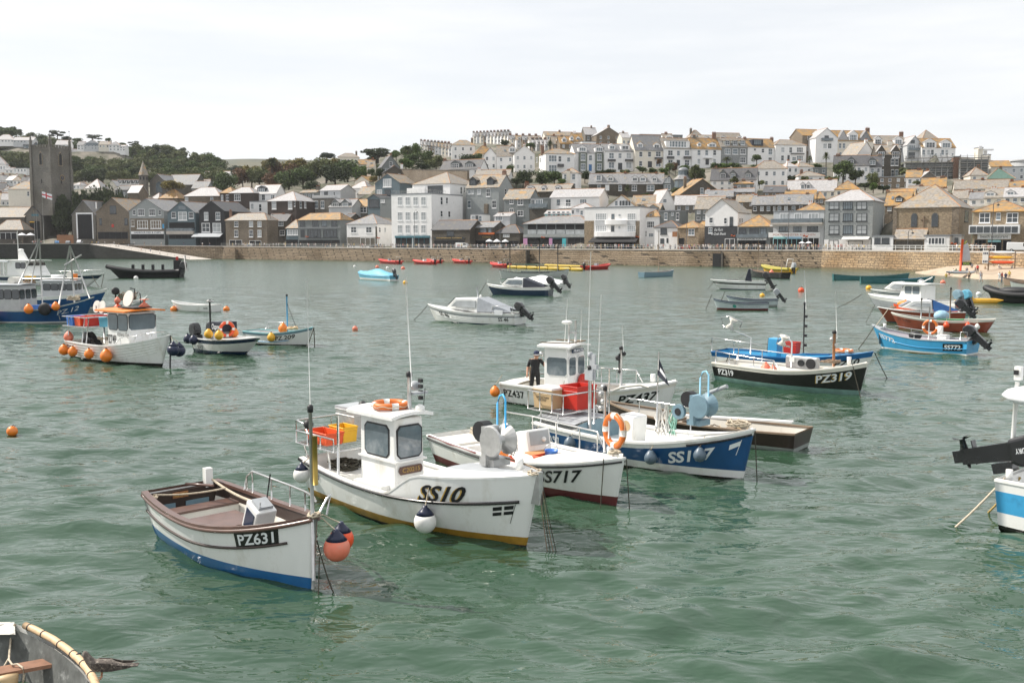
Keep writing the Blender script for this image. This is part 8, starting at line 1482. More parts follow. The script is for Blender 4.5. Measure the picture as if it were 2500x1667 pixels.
rt,L,h=simple_hull('rigid_inflatable',(290,679),(438,678),'long black rigid inflatable with four seat rows',2.8,1.3,1.2,2.2,[(-.4,0,RUBBER,1),(0,('b',0),RUBBER,5)],cat='inflatable',gun=None,lining=RUBBER,floor=PGREY,rb=2.0,p=2.8); h.strake(RUBBER,.1,.4)
for i in range(4):MB().bbox((-2.6+i*1.7,-.5,.6),(-2.2+i*1.7,.5,2.4)).build('seat',RUBBER,rt)
MB().bbox((-5.6,-.6,.6),(-4.3,.6,3.2)).build('console',RUBBER,rt); outboard(rt,-L/2,-.5,1.5,R(-10),sc=2.2); outboard(rt,-L/2,.6,1.5,R(-10),sc=2.2); tubes(rt,'radar_arch',[[(-6.5,-1,1.2),(-6.2,-1,4.0),(-6.2,1,4.0),(-6.5,1,1.2)]],.08,GALV); o=empty('crew_seat',(-4.9,0,3.2)); o.parent=rt; MB().bbox((-.2,-.3,0),(.2,.3,.6)).build('seat_back',REDP,o)
# --- SS46 and its neighbours
def cabin_boat(name,bow,stern,label,B,hm,zs,zm,zb,cover,lid,txt=None,bandm=None,tc=.42,cm=PWHITE,hc=.92):
 bands=[(-.35,0,PNAVY,1),(0,.05,PNAVY,1),(.05,('b',.28),hm,4),(('b',.28),('b',.18),bandm or hm,1),(('b',.18),('b',0),hm if cover is not TARPN else PWHITE,1)]
 rt,L,h=simple_hull(name,bow,stern,label,B,zs,zm,zb,bands,rb=.75,kw=.84,tw=.88,gun=cm,lining=cm,floor=PGREY,fd=.6,fdm=cm)
 x0,x1=-L/2+L*.42,-L/2+L*.78; z0=zm; b=B/2-.25; zt=z0+hc+.25
 m=MB(); m.add([(x0,-b,z0),(x1+.35,-b*.55,z0+.35),(x1+.35,b*.55,z0+.35),(x0,b,z0),(x0+.05,-b*.85,zt),(x1-.55,-b*.7,zt-.08),(x1-.55,b*.7,zt-.08),(x0+.05,b*.85,zt)],[(0,3,2,1),(4,5,6,7),(0,1,5,4),(1,2,6,5),(2,3,7,6),(3,0,4,7)])
 cb=m.build('cabin',cm,rt); bevel(cb,.08,3)
 for sd in(-1,1):
  q=[Vector((x0+.2,sd*b*.965,z0+.42)),Vector((x1-.25,sd*b*.8,z0+.45)),Vector((x1-.75,sd*b*.76,zt-.28)),Vector((x0+.22,sd*b*.9,zt-.22))]; w_=MB(); w_.add([(p.x,p.y+sd*.035,p.z)for p in q]+[(p.x,p.y-sd*.05,p.z)for p in q],[(0,1,2,3),(7,6,5,4),(0,4,5,1),(1,5,6,2),(2,6,7,3),(3,7,4,0)]); w_.build('side_window',GL[2]if cover is not TARPN else PERSPEX,cb)
 q=[(x1+.3,-b*.5,z0+.42),(x1+.3,b*.5,z0+.42),(x1-.48,b*.62,zt-.12),(x1-.48,-b*.62,zt-.12)]; w_=MB(); w_.add([(a+.05,b_,c+.03)for a,b_,c in q],[(0,1,2,3)]); w_.build('windscreen',PERSPEX,cb)
 if cover:m=MB(); m.add([(x0+.02,-b*.9,zt+.02),(x0+.02,b*.9,zt+.02),(x0,-b-.12,zm+.12),(x0,b+.12,zm+.12),(-L/2+.35,-b*.9,zm+.16),(-L/2+.35,b*.9,zm+.16),(-L/2+.9,0,zm+.45)],[(0,2,4),(0,4,6),(0,6,1),(1,6,5),(1,5,3)]); me=m.mesh('canopy',cover); fix_normals(me); link('canopy',me,rt)
 return rt,L,h,(x0,x1,zt)
rt,L,h,(x0,x1,zt)=cabin_boat('cabin_cruiser',(1064,783),(1270,793),'white clinker-look cabin cruiser with grey canopy and SS 46',2.2,PWHITE,.84,.8,1.28,TARPG,None,bandm=PGREY)
h.text('SS 46',.8,.4,.28,'p',TEXTB,.03); h.text('SS 46',.12,.4,.28,'p',TEXTB,.03); h.strake(TEXTB,.16,.015)
for d in(.36,.48,.6):h.strake(PWHITE,d,.012,t1=.96,name='plank_edge')
outboard(rt,-L/2-.05,0,.85,R(50),sc=1.15); tubes(rt,'aerial',[[(x0+.5,0,zt),(x0+.6,0,zt+.75)]],.05,PGREY); m=MB(); m.ball((x0+.2,.1,zt+.1),.1,8); m.build('roof_fittings',PWHITE,rt); handrail(rt,[(-L/2+.2,.8,.85),(-L/2+.2,.8,1.45),(-L/2+1.9,.85,1.4),(-L/2+2.1,.85,.85)],.85,.02)
sx=h.pt(1,1.3,1)[0]; rope_line(rt,(sx,0,1.25),(sx+1.3,.4,-.1),.1,.025); MB().bbox((-L/2+.9,1.0,.75),(-L/2+1.6,1.12,1.1)).build('white_bag',TARPW,rt)
rt,L,h,(x0,x1,zt)=cabin_boat('cabin_cruiser',(1203,719),(1344,722),'navy hulled cabin cruiser with white cabin and black canopy',2.2,PNAVY,.9,.86,1.28,TARPN,None); outboard(rt,-L/2-.05,0,1.1,R(42),sc=1.5); sx=h.pt(1,1.5,1)[0]; rope_line(rt,(sx,0,1.4),(sx+.9,.4,-.1),.05,.03); h.strake(PWHITE,.2,.02); tubes(rt,'bow_rail',[[(sx-.2,0,1.5),(sx-.3,0,2.2)],[(sx-2.2,.6,1.4),(sx-2.0,.6,2.0)]],.03,STEEL)
def covered(name,bow,stern,label,B,hm,cov,zm=.8,hump=1.0,motor=True,kw=.9):
 rt,L,h=simple_hull(name,bow,stern,label,B,zm*1.0,zm,zm*1.35,[(-.3,0,PWHITE,1),(0,.3,PWHITE,1),(.3,('b',0),hm,3)],rb=.7,kw=kw); m=MB(); k=8; ts=[i/14 for i in range(15)]
 for t in ts:
  z=h.sheer(t); wd=abs(h.pt(t,z,1)[1])+.05; x_=h.pt(t,z,1)[0]; hp=hump*(.35+.65*math.exp(-((t-.45)/.22)**2))*(1 if 0<t<1 else .2)
  for j in range(k+1):f=-1+2*j/k; m.v.append((x_,wd*f,z-.05+hp*(1-abs(f)**1.5)+(.05*math.sin(t*40+j*2)if 0<j<k else-.12)))
 m.f=[[i*(k+1)+j,(i+1)*(k+1)+j,(i+1)*(k+1)+j+1,i*(k+1)+j+1]for i in range(14)for j in range(k)]; m.m=[0]*len(m.f); m.sm=[True]*len(m.f); m.build('boat_cover',cov,rt)
 if motor:outboard(rt,-L/2-.05,0,zm+.1,R(35),sc=1.3)
 return rt,L,h
covered('covered_boat',(879,681),(962,686),'small boat under a bright blue tarpaulin',2.2,TARPB,TARPB,.9,1.1); covered('covered_boat',(1262,704),(1376,708),'boat under a plain white cover behind the navy cruiser',2.4,PWHITE,TARPW,.95,1.0)
# --- speedboat, dark lugger, hire boats
rt,L,h=simple_hull('speedboat',(1758,706),(1868,707),'sleek white speedboat with black stripe and folded black canopy',2.4,1.05,1.1,1.3,[(-.3,0,PNAVY,1),(0,.1,PNAVY,1),(.1,('b',.45),PWHITE,3),(('b',.45),('b',.25),PBLACK,1),(('b',.25),('b',0),PWHITE,1)],rb=1.3,gun=PWHITE,lining=PWHITE,fd=.45,fdm=PWHITE,p=3)
m=MB(); m.add([(L*.08,-.7,1.3),(L*.08,.7,1.3),(-L*.02,.8,1.95),(-L*.02,-.8,1.95)],[(0,1,2,3)]); m.build('windscreen',GL[0],rt); m=MB(); m.prism([(-L*.2,1.1),(-L*.05,1.2),(-L*.12,2.7),(-L*.16,2.8)],-.7,.7); m.build('folded_canopy',TARPN,rt); outboard(rt,-L/2,0,1.1,R(30),sc=1.6); sx=h.pt(1,1.3,1)[0]; rope_line(rt,(sx-.6,0,1.2),(sx+.4,.3,-.1),0,.03); MB().bbox((L*.1,.75,1.25),(L*.35,.8,1.33)).build('hatch_window',GL[0],rt)
MB().bbox((L*.2,-.95,.9),(L*.33,-.9,1.1)).build('porthole',GL[0],rt)
rt,L,h=simple_hull('lugger',(1834,676),(1918,681),'black lugger with two bare masts behind the speedboat',2.4,1.1,1.0,1.5,[(-.3,0,PBLACK,1),(0,('b',0),PBLACK,4)],gun=PBROWN,lining=WOODG); mast(rt,(L*.3,0,.8),6.0,.07,WOODG,fit=False); mast(rt,(-L*.38,0,.8),5.5,.06,WOODG,fit=False); buoy(W(rt,(-L*.1,0,1.0)),.4,PINKB,'pale pink buoy lying in the black lugger')
rt,L,h=simple_hull('rigid_inflatable',(1866,664),(1935,668),'yellow and black rigid inflatable moored under the wall steps',2.2,1.0,.9,1.5,[(-.3,0,RUBBER,1),(0,('b',0),YELP,3)],cat='inflatable',lining=RUBBER,rb=.8); h.strake(RUBBER,.3,.12); h.strake(M('olive_yellow_tube',(.35,.3,.04),.5),.05,.3); outboard(rt,-L/2,0,1.0,R(0),PGREY,sc=1.8); tubes(rt,'radar_arch',[[(-L*.35,-.6,1),(-L*.42,-.6,3.0),(-L*.42,.6,3.0),(-L*.35,.6,1)]],.07,PWHITE)
for k,(b,s_)in enumerate((((1751,756),(1873,757)),((1782,747),(1896,748)))):
 rt,L,h=simple_hull('hire_boat',b,s_,('pale grey hire boat with maroon waterline and printed slogan','pale blue-grey hire boat with small outboard behind the printed one')[k],1.8,.68,.62,1.0,[(-.3,0,PMAROON,1),(0,.18,PMAROON if k==0 else PGREYG,1),(.18,('b',0),M('pale_hire_boat_grey',(.5,.56,.57),.4,.05),4)],gun=PNAVY,lining=PGREY,floor=PGREY,rb=.35,tw=.75); h.strake(PNAVY,.1,.025); h.thwart(.3,.5,.3,WOODG); h.thwart(.6,.52,.3,WOODG)
 if k==0:h.text('Wish you were here',.38,.3,.16,'p',M('grey_text',(.25,.3,.32),.5),.0); h.patch([[(.15*math.cos(a),.15*math.sin(a))for a in[i*math.pi/8 for i in range(16)]]],.66,.3,'p',M('emblem_green',(.03,.25,.2),.5),'round_emblem',.02)
 else:outboard(rt,-L/2,0,.95,R(38),PGREY,sc=1.0)
 sx=h.pt(1,1.5,1)[0]; rope_line(rt,(sx,0,1.4),(sx+.6,.4,-.1),.05,.03)
for k,(b,s_)in enumerate((((2216,683),(2034,684)),((2278,692),(2101,692)))):rt,L,h=simple_hull('pilot_gig',b,s_,('long slim green rowing gig with bare wooden thwarts and no bow marking','long slim green rowing gig with white bow marking')[k],1.9,1.0,.62,1.15,[(-.3,0,PTEAL,1),(0,('b',0),PTEAL,4)],cat='gig',gun=PTEAL,lining=PLBLUE if k else WOODG,rb=.3,tw=.3,tm=.5); [h.thwart(.2+.1*i,.5,.2,WOODG)for i in range(6)]; (h.text('III',.93,.4,.3,'s',TEXTW,.03)if k else None)
# luggers and small boats by the wall
for k,(b,s_,l)in enumerate((((1224,680),(1340,680),'grey-white open lugger with two dark masts'),((1384,677),(1272,677),'slim grey lugger overlapping the other near the yellow pontoon'))):rt,L,h=simple_hull('lugger',b,s_,l,2.2,1.05,.95,1.5,[(-.3,0,PGREY,1),(0,('b',0),M('pale_lugger_grey',(.45,.47,.45),.5,.08),4)],gun=PNAVY if k else PBLACK,lining=WOODG,rb=.4); [mast(rt,(q*L,0,.6),hh_,.08,IRON,fit=False)for q,hh_ in(((.32,6),(-.3,6.4))if k==0 else((.3,6),(-.1,5)))]
rt,L,h=simple_hull('rowing_boat',(1642,674),(1566,677),'little blue rowing boat with short bare mast',1.9,.95,.85,1.25,[(-.3,0,PBLUE,1),(0,('b',0),PSLATE,4)],gun=PGREY,lining=WOODG); mast(rt,(.3,0,.6),8,.06,WOODG,fit=False)
for k,(b,s_,l)in enumerate((((928,642),(975,645),'red inflatable moored below the rubble house'),((1012,644),(1061,646),'red inflatable with white console gear'),((1046,642),(1074,643),'small red inflatable tucked behind another'),((1108,642),(1144,644),'short red inflatable alone before the wall'),((1202,652),(1238,654),'red inflatable at the end of the yellow pontoon'),((1484,657),(1428,659),'long low red inflatable beyond the pontoon end'))):
 rt,L,h=simple_hull('inflatable',b,s_,l,2.1,.85,.75,1.2,[(-.3,0,REDP,1),(0,('b',0),REDP,3)],cat='inflatable',group='red inflatables along the wall',lining=RUBBER,rb=.6,tw=.95,p=3); h.strake(REDP,.05,.28); outboard(rt,-L/2,0,.8,R(-5),sc=1.3); MB().bbox((-.5,-.4,.4),(.3,.4,1.5)).build('console',PWHITE if k==1 else PGREY,rt); tubes(rt,'arch',[[(-L*.4,-.6,.8),(-L*.45,-.6,2.2),(-L*.45,.6,2.2),(-L*.4,.6,.8)]],.05,GALV,4)
YT=M('pontoon_yellow',(.42,.29,.03),.5,.1)
a,b=G(1240,655),G(1424,662); n=7
for i in range(n):
 p0,p1=a.lerp(b,i/n),a.lerp(b,(i+.92)/n); r0=empty('pontoon_float',(p0.x,p0.y,.35),math.atan2(b.y-a.y,b.x-a.x),'yellow tube float of the floating pontoon','pontoon','yellow pontoon floats'); MB().tube([(0,0,0),(.4,0,0),((p1-p0).length-.4,0,0),((p1-p0).length,0,0)],[.25,.5,.5,.25],10).build('tube',YT,r0); MB().bbox((.3,-.25,.48),((p1-p0).length-.3,.25,.62)).build('walkway',RUBBER,r0)
a,b=G(1330,652),G(1420,655)
r0=empty('pontoon_float',(a.x,a.y,.35),math.atan2(b.y-a.y,b.x-a.x),'upper yellow tube float alongside the wall steps','pontoon'); MB().tube([(0,0,0),(.4,0,0),((b-a).length,0,0)],[.25,.5,.4],10).build('tube',YT,r0)
# --- right hand cluster
rt,L,h=simple_hull('motor_cruiser',(2140,752),(2348,766),'large white motor cruiser with hardtop wheelhouse and blue-covered outboards',2.7,1.0,1.0,1.3,[(-.4,0,PGREY,1),(0,('b',.3),PGREY,4),(('b',.3),('b',0),PWHITE,1)],gun=PWHITE,lining=PWHITE,fd=.5,fdm=PWHITE,rb=1.0,p=3)
wh=wheelhouse(rt,-L*.12,L*.16,-1.0,1.0,.9,2.4,PWHITE,PWHITE,.7,(.05,.7,.45,.9),2,over=.4,split=2,frame=PWHITE,glass=GL[1]); MB().ball((-.3,0,2.65),.18,10,sq=(1,1,.6)).build('radar',PWHITE,wh); outboard(rt,-L/2,-.4,1.0,R(25),TARPB,sc=1.4); outboard(rt,-L/2,.6,1.0,R(35),PSLATE,sc=1.4); tubes(wh,'rod_holder',[[(-L*.02,0,2.5),(-L*.16,0,3.1)]],.04,PWHITE)
buoy(W(rt,(-L*.28,1.45,.75)),.2,PINKB,'pale orange fender on the near side of the white motor cruiser',cap=PINKB); buoy(W(rt,(L*.02,1.45,.8)),.2,PINKB,'pale orange fender below the cruiser hardtop',cap=PINKB); sx=h.pt(1,2,1)[0]; rope_line(rt,(sx,.3,1.25),(sx+1.8,1.6,-.1),.1,.03)
rt,L,h,e_=cabin_boat('cabin_cruiser',(2142,728),(2250,730),'small white cabin boat with dark side window behind the motor cruiser',2.1,PWHITE,.75,.75,1.0,TARPW,None,bandm=PNAVY); outboard(rt,-L/2,0,1.1,R(40),PGREY,sc=1.4)
rt,L,h,e_=cabin_boat('cabin_cruiser',(2166,786),(2345,788),'red-brown cabin boat with royal blue canopy and orange dinghy alongside',2.3,PRUST,.85,.82,1.15,TARPD,None,hc=.7); sx=h.pt(1,1.5,1)[0]; rope_line(rt,(sx,.2,1.4),(sx+.9,1.2,-.1),0,.02); outboard(rt,-L/2,0,.9,R(45),MOTOR,sc=1.2); rope_heap(rt,(L*.42,0,1.1),.3,WOODG,10,71,.03)
rt,L,h=simple_hull('inflatable_dinghy',(2188,777),(2330,786),'bright orange inflatable dinghy lying along the red-brown boats',1.3,.8,.75,1.15,[(-.2,0,REDOR,1),(0,('b',0),REDOR,4)],cat='inflatable',lining=REDOR,rb=.3,p=2.8); rt.location.z=.05; MB().ball((L*.32,0,1.15),.55,12,sq=(1.5,.9,.55)).build('bow_tube',M('vivid_orange_tube',(.85,.22,.02),.45),rt)
rt,L,h=simple_hull('gig_boat',(2196,802),(2408,812),'long rust-red open boat with white gunwale and two orange fenders',2.2,.9,.72,1.12,[(-.3,0,ANTIB,1),(0,('b',.12),PRUST,5),(('b',.12),('b',0),PCREAM,1)],'p',.5,gun=PCREAM,lining=PGREYG,floor=WOODG,rb=.6,tw=.45,rs=.5); [h.thwart(t,.55,.3,WOODG)for t in(.25,.45,.65)]; mast(rt,(-L*.08,.1,.5),2.4,.045,WOODG); mast(rt,(L*.25,.1,.5),1.6,.04,GALV)
for k,t in enumerate((.44,.22)):pp=h.pt(t,.5,1); buoy(W(rt,(pp[0],pp[1]+.22,.45)),.2,ORED,('forward','after')[k]+' orange fender on the rust-red boat',top=W(rt,(pp[0],pp[1],1.1)),cap=PINKB)
pp=h.pt(.13,.5,1); buoy(W(rt,(pp[0],pp[1]+.2,.4)),.18,WBUOY,'grubby white fender at the rust-red boat stern',top=W(rt,(pp[0],pp[1],1.1)),cap=RUBBER); o=MB().ball((0,0,0),.5,12,sq=(1.1,.9,.8)).build('spray_cover',M('pale_blue_cover',(.3,.48,.6),.6,.2,4,.4),None,W(rt,(L*.02,-.2,1.0))); tag(o,'pale blue crumpled cover bundled in the rust-red boat','cover'); tubes(rt,'oar',[[(-L*.25,.6,.85),(L*.05,.8,.8)]],.05,M('green_oar',(.05,.3,.12),.5)); sx=h.pt(1,1.5,1)[0]; rope_line(rt,(sx,0,1.4),(sx+.8,1.4,-.1),.03,.025,ROPE); h.text('ST IVES',.88,.3,.18,'p',PDBROWN,.0)
rt,L,h=simple_hull('fishing_boat',(2154,850),(2356,870),'bright azure open boat with grey gunwale and SS772 plate',2.2,.82,.74,1.32,[(-.3,0,PYEL,1),(0,.1,PWHITE,1),(.1,('b',0),PLBLUE,6)],'p',.95,gun=PGREY,lining=M('lilac_grey_paint',(.5,.46,.5),.5,.06),floor=PGREY,fd=.9,fdm=PGREY,rb=.65,tw=.88)
h.text('SS772',.84,.36,.26,'p',TEXTW,.04,.1); h.text('SS772',.14,.34,.24,'p',TEXTW,.04,plate=PBLACK); h.strake(PLBLUE,.42,.02,t1=.95); outboard(rt,-L/2,.1,.82,R(48),MOTOR,sc=1.1); pts=[h.pt(t,h.sheer(t),-1)for t in(.3,.5,.7,.82)]; handrail(rt,[(p[0],p[1]+.08,p[2]+.3)for p in pts],lambda p:p[2]-.3,.02); pts=[h.pt(t,h.sheer(t),1)for t in(.15,.35,.55,.75)]; handrail(rt,[(p[0],p[1]-.08,p[2]+.28)for p in pts],lambda p:p[2]-.28,.02)
lifebuoy(W(rt,(0.0,-.5,1.35)),(math.pi/2,0,rt.rotation_euler.z+.2),.36,.075,'orange and white lifebuoy standing in the azure SS772'); tubes(rt,'post',[[(.05,-.45,.4),(.05,-.45,2.5)]],.035,GALV); MB().bbox((-1.1,-.5,.4),(-.6,.0,1.0)).build('white_box',PWHITE,rt); MB().lathe([(.15,.9),(.15,1.45)],(-.55,-.55,0),12).build('canister',WBUOY,rt); MB().ball((.5,.3,.9),.32,10,sq=(1.2,.8,.8)).build('engine_cover',RUBBER,rt); o=MB().tube([(-1.9,.2,.62),(-1.1,.3,.62)],.17,10).build('rolled_sail',TARPW,None,rt.location,rt.rotation_euler); tag(o,'white rolled sail lying in the stern of SS772','sail'); sx=h.pt(1,1.45,1)[0]; rope_line(rt,(sx-.3,.2,1.3),(sx+.1,1.5,-.1),.05,.025); MB().lathe([(.08,1.2),(.09,1.45)],(L*.5-.1,0,0),10).build('samson_post',PWHITE,rt); tubes(rt,'ladder',[[(-L/2+.3,.9,.75),(-L/2+.3,.9,1.3),(-L/2-.05,.9,1.3),(-L/2-.05,.9,.9)]],.03,STEEL)
r0=empty('kayak',G(2388,741),R(2),'yellow kayak lying behind the blue-covered outboards','kayak'); MB().tube([(-2.6,0,.3),(-1.8,0,.25),(0,0,.2),(1.8,0,.25),(2.6,0,.32)],[.04,.28,.36,.28,.04],10).build('hull',YELB,r0); MB().ball((-.9,0,.6),.35,8).ball((-1.6,.1,.5),.28,8).build('cockpit_gear',YELP,r0)
rt,L,h=simple_hull('rigid_inflatable',(2424,737),(2540,741),'black inflatable boat with rounded cover off the beach',2.4,1.0,.95,1.6,[(-.3,0,RUBBER,1),(0,('b',0),RUBBER,4)],cat='inflatable',lining=RUBBER,rb=.8,tw=.9,p=2.8); h.strake(RUBBER,.1,.32); MB().ball((0,0,1.2),.9,12,sq=(2.0,.8,.5)).build('cover',RUBBER,rt); h.strake(PWHITE,.3,.05,t0=.0,t1=.3); sx=h.pt(1,1.5,1)[0]; rope_line(rt,(sx,.2,1.0),(sx+1.2,1,-.1),.1,.02)
for k,(b,s_,l)in enumerate((((2452,696),(2580,704),'brown rowing boat afloat just off the beach'),((2470,706),(2590,712),'pale green rowing boat with grey tint off the beach'))):simple_hull('rowing_boat',b,s_,l,1.8,.8,.75,1.1,[(-.2,0,WOODG,1),(0,('b',0),WOODG if k==0 else PGREYG,4)],gun=PDBROWN,lining=WOODG,rb=.35)
# --- right edge: blue banded boat with tilted outboard
rt,L,h=simple_hull('day_boat',(2860,1345),(2436,1292),'white boat with wide blue band and raised black outboard',2.3,1.05,1.05,1.4,[(-.4,0,PBLACK,1),(0,.1,PBLACK,1),(.1,.38,PWHITE,2),(.38,.84,PLBLUE,3),(.84,('b',0),PWHITE,2)],'s',.98,gun=PWHITE,lining=PWHITE,floor=PGREY,rb=.4,tw=.93,kw=.93)
o=outboard(rt,-L/2-.32,.35,1.06,R(74),sc=1.25); flat_text(o,'MERCURY',.09,TEXTW,(-.3,-.197,.45),(math.pi/2,R(90),0),fit=.42)
MB().lathe([(.07,1.08),(.07,1.3)],(-L/2+.14,-.88,0),12).build('cleat_post',PWHITE,rt); rope_line(rt,(-L/2+.05,-.85,1.1),(-L/2-.75,-1.55,-.1),.04,.025,ROPE); rope_line(rt,(-L/2,.1,.95),(-L/2-.75,.1,-.1),.03,.025,M('gold_rope',(.4,.28,.1),.9,.3,30))
p=lift_z(rt,2468,1105,y=.3); tubes(rt,'canopy_post',[[(p.x,.3,.5),(p.x+.06,.3,3.0)]],.05,PWHITE,8); wh=MB(); wh.ball((p.x+.65,.3,2.75),.7,14,sq=(1.2,1.3,.3)); wh.build('canopy_top',TARPW,rt); MB().box((p.x+.08,.3,3.2),(.14,.14,.3)).build('lamp_housing',PWHITE,rt); MB().box((p.x+.06,.22,3.22),(.1,.03,.1)).build('lamp_lens',RUBBER,rt)
# --- bottom left: old dinghy with cane gunwale and a young gull
rt,L=boat_root('rowing_dinghy',(-40,1580),(190,1760),'old grey dinghy with bamboo gunwale and a gull on it',None)
B0=G(20,1530,.5); B1=G(215,1640,.5)
rt.location=(0,0,0); rt.rotation_euler=(0,0,0)
arc=[G(u,v,.62)for u,v in((-60,1521),(35,1521),(62,1531),(85,1541),(130,1565),(165,1590),(192,1613),(215,1638),(232,1668),(240,1700))]
ctr=G(60,1800,.6); rt.location=(ctr.x,ctr.y,0); O=Vector((ctr.x,ctr.y,0)); q=[p-O for p in arc]
inn=[Vector((p.x*.93,p.y*.93,p.z))for p in q]
m=MB(); k=len(q)
m.add([tuple(p)for p in q]+[(p.x*.96,p.y*.96,-.3)for p in q],[(i,i+1,i+k+1,i+k)for i in range(k-1)],0,True); m.build('hull',PWHITE,rt)
m=MB(); m.add([tuple(p)for p in inn]+[(p.x*.9,p.y*.9,.02)for p in inn],[(i,i+k,i+k+1,i+1)for i in range(k-1)],0,True); m.build('inner_hull',M('stained_grey_paint',(.09,.095,.09),.8,.4,5,col2=(.3,.31,.3),lo=.55,hi=.7,sc2=3),rt)
m=MB(); m.add([(p.x*.9,p.y*.9,.03)for p in inn]+[(0,0,.03)],[(i,i+1,k)for i in range(k-1)]); m.build('floor',M('scuffed_floor_paint',(.5,.5,.48),.7,.2,4,col2=(.25,.25,.24),lo=.5,hi=.7,sc2=3),rt)
m=MB(); ti=[i for i in range(2,k)]; m.tube([q[i]+Vector((0,0,.03))for i in ti],.05,10); cane=m.build('gunwale_cane',BAMBOO,rt)
m=MB()
for i in range(2,k-2):c=(q[i]+q[i+1])/2+Vector((0,0,.03)); d=(q[i+1]-q[i]).normalized(); m.tube([c-d*.012,c+d*.012],.055,10)
m.build('lashings',RUBBER,cane)
m=MB(); a_,b_=q[0]+Vector((0,0,.02)),q[1]+Vector((0,0,.02)); m.add([a_,b_,b_*.86+Vector((0,0,.09)),a_*.86+Vector((0,0,.09))],[(3,2,1,0)]); m.build('stern_cap',M('chipped_white_paint',(.55,.54,.5),.7,.15,8,.3,col2=(.2,.19,.17),lo=.56,hi=.64,sc2=9),rt)
p0,p1=G(-30,1640,.42)-O,G(162,1605,.42)-O; d=(p1-p0).normalized(); n_=Vector((-d.y,d.x,0))*.13; m=MB(); vs_=[p0-n_,p1-n_,p1+n_,p0+n_]; m.add([tuple(v)for v in vs_]+[(v.x,v.y,v.z-.05)for v in vs_],[(0,1,2,3),(7,6,5,4),(0,4,5,1),(1,5,6,2),(2,6,7,3)]); m.build('thwart',M('brown_thwart_paint',(.24,.12,.07),.55,.25,5),rt)
p0,p1=G(-40,1588,.28)-O,G(88,1570,.28)-O; d=(p1-p0).normalized(); n_=Vector((-d.y,d.x,0))*.2; m=MB(); vs_=[p0-n_,p1-n_,p1+n_,p0+n_]; m.add([tuple(v)for v in vs_]+[(v.x,v.y,.03)for v in vs_],[(0,1,2,3),(0,4,5,1),(1,5,6,2),(2,6,7,3)]); m.build('stern_seat',PGREYG,rt)
tubes(rt,'painter',[[G(u,v,z)-O for u,v,z in((38,1522,.66),(28,1545,.55),(24,1585,.4),(22,1610,.42),(30,1622,.45),(42,1620,.46),(55,1628,.46),(59,1645,.4),(56,1667,.2),(55,1690,.1))],[G(u,v,z)-O for u,v,z in((36,1522,.66),(26,1560,.5),(22,1605,.4),(8,1630,.3),(-10,1650,.2))]],.014,ROPE,6)
o=MB().lathe([(.02,.0),(.2,.0),(.23,.2),(.22,.24),(.02,.25)],n=20).build('tub',TANP,None,G(18,1680,.2)); o.scale=(.62,.62,.8); tag(o,'round tan tub standing in the old grey dinghy','tub')
# mooring buoys
for u,v,r_,mt,l in((30,1057,.17,ORANGE,'small dark-ringed orange mooring buoy alone in open water far from any boat'),(553,758,.3,ORANGE,'orange mooring buoy beside the white dinghy'),(424,758,.3,ORANGE,'orange mooring buoy at the white dinghy bow'),(1956,712,.4,ORED,'orange mooring buoy between the hire boats and the green gigs'),(1861,724,.3,YELB,'yellow mooring buoy behind the hire boats'),(2114,691,.45,PINKB,'pale orange mooring buoy beside the green gigs'),(2121,706,.4,YELB,'yellow mooring buoy below the green gigs'),(2302,692,.4,PINKB,'pink mooring buoy near the beach'),(867,805,.2,PINKB,'tiny faded mooring buoy in the middle water'),(921,654,.5,PINKB,'faint red mooring buoy by the red inflatables'),(984,657,.5,PINKB,'faint red mooring buoy between blue tarpaulin boat and red inflatables'),(989,692,.35,YELB,'brown-yellow mooring buoy astern of the blue tarpaulin boat'),(946,656,.4,WBUOY,'white mooring buoy near the red inflatables'),(866,652,.4,WBUOY,'white mooring buoy off the promenade wall'),(332,681,.4,WBUOY,'white mooring buoy beside the black inflatable'),(2389,720,.3,WBUOY,'white float near the yellow kayak')):float_buoy(u,v,r_,mt,l)
# ================================================================== people
SKIN=M('skin',(.5,.27,.18),.6,.08); HAIRD=M('dark_hair',(.03,.02,.015),.7); HAIRL=M('fair_hair',(.3,.2,.1),.7); SHOE=M('shoes',(.05,.045,.04),.7)
def skin_mesh(name,V,E,rad,sub=1,root=0):
 me=bpy.data.meshes.new(name); me.from_pydata([tuple(v)for v in V],E,[]); o=bpy.data.objects.new(name,me); COL.objects.link(o)
 md=o.modifiers.new('s','SKIN'); md.use_smooth_shade=True
 for i,r in enumerate(rad):d=me.skin_vertices[0].data[i]; d.radius=(r,r)if not isinstance(r,tuple)else r; d.use_root=(i==root)
 sb=o.modifiers.new('u','SUBSURF'); sb.levels=sub; sb.render_levels=sub
 bpy.context.view_layer.update(); out=bpy.data.meshes.new_from_object(o.evaluated_get(bpy.context.evaluated_depsgraph_get())); bpy.data.objects.remove(o); bpy.data.meshes.remove(me); return out
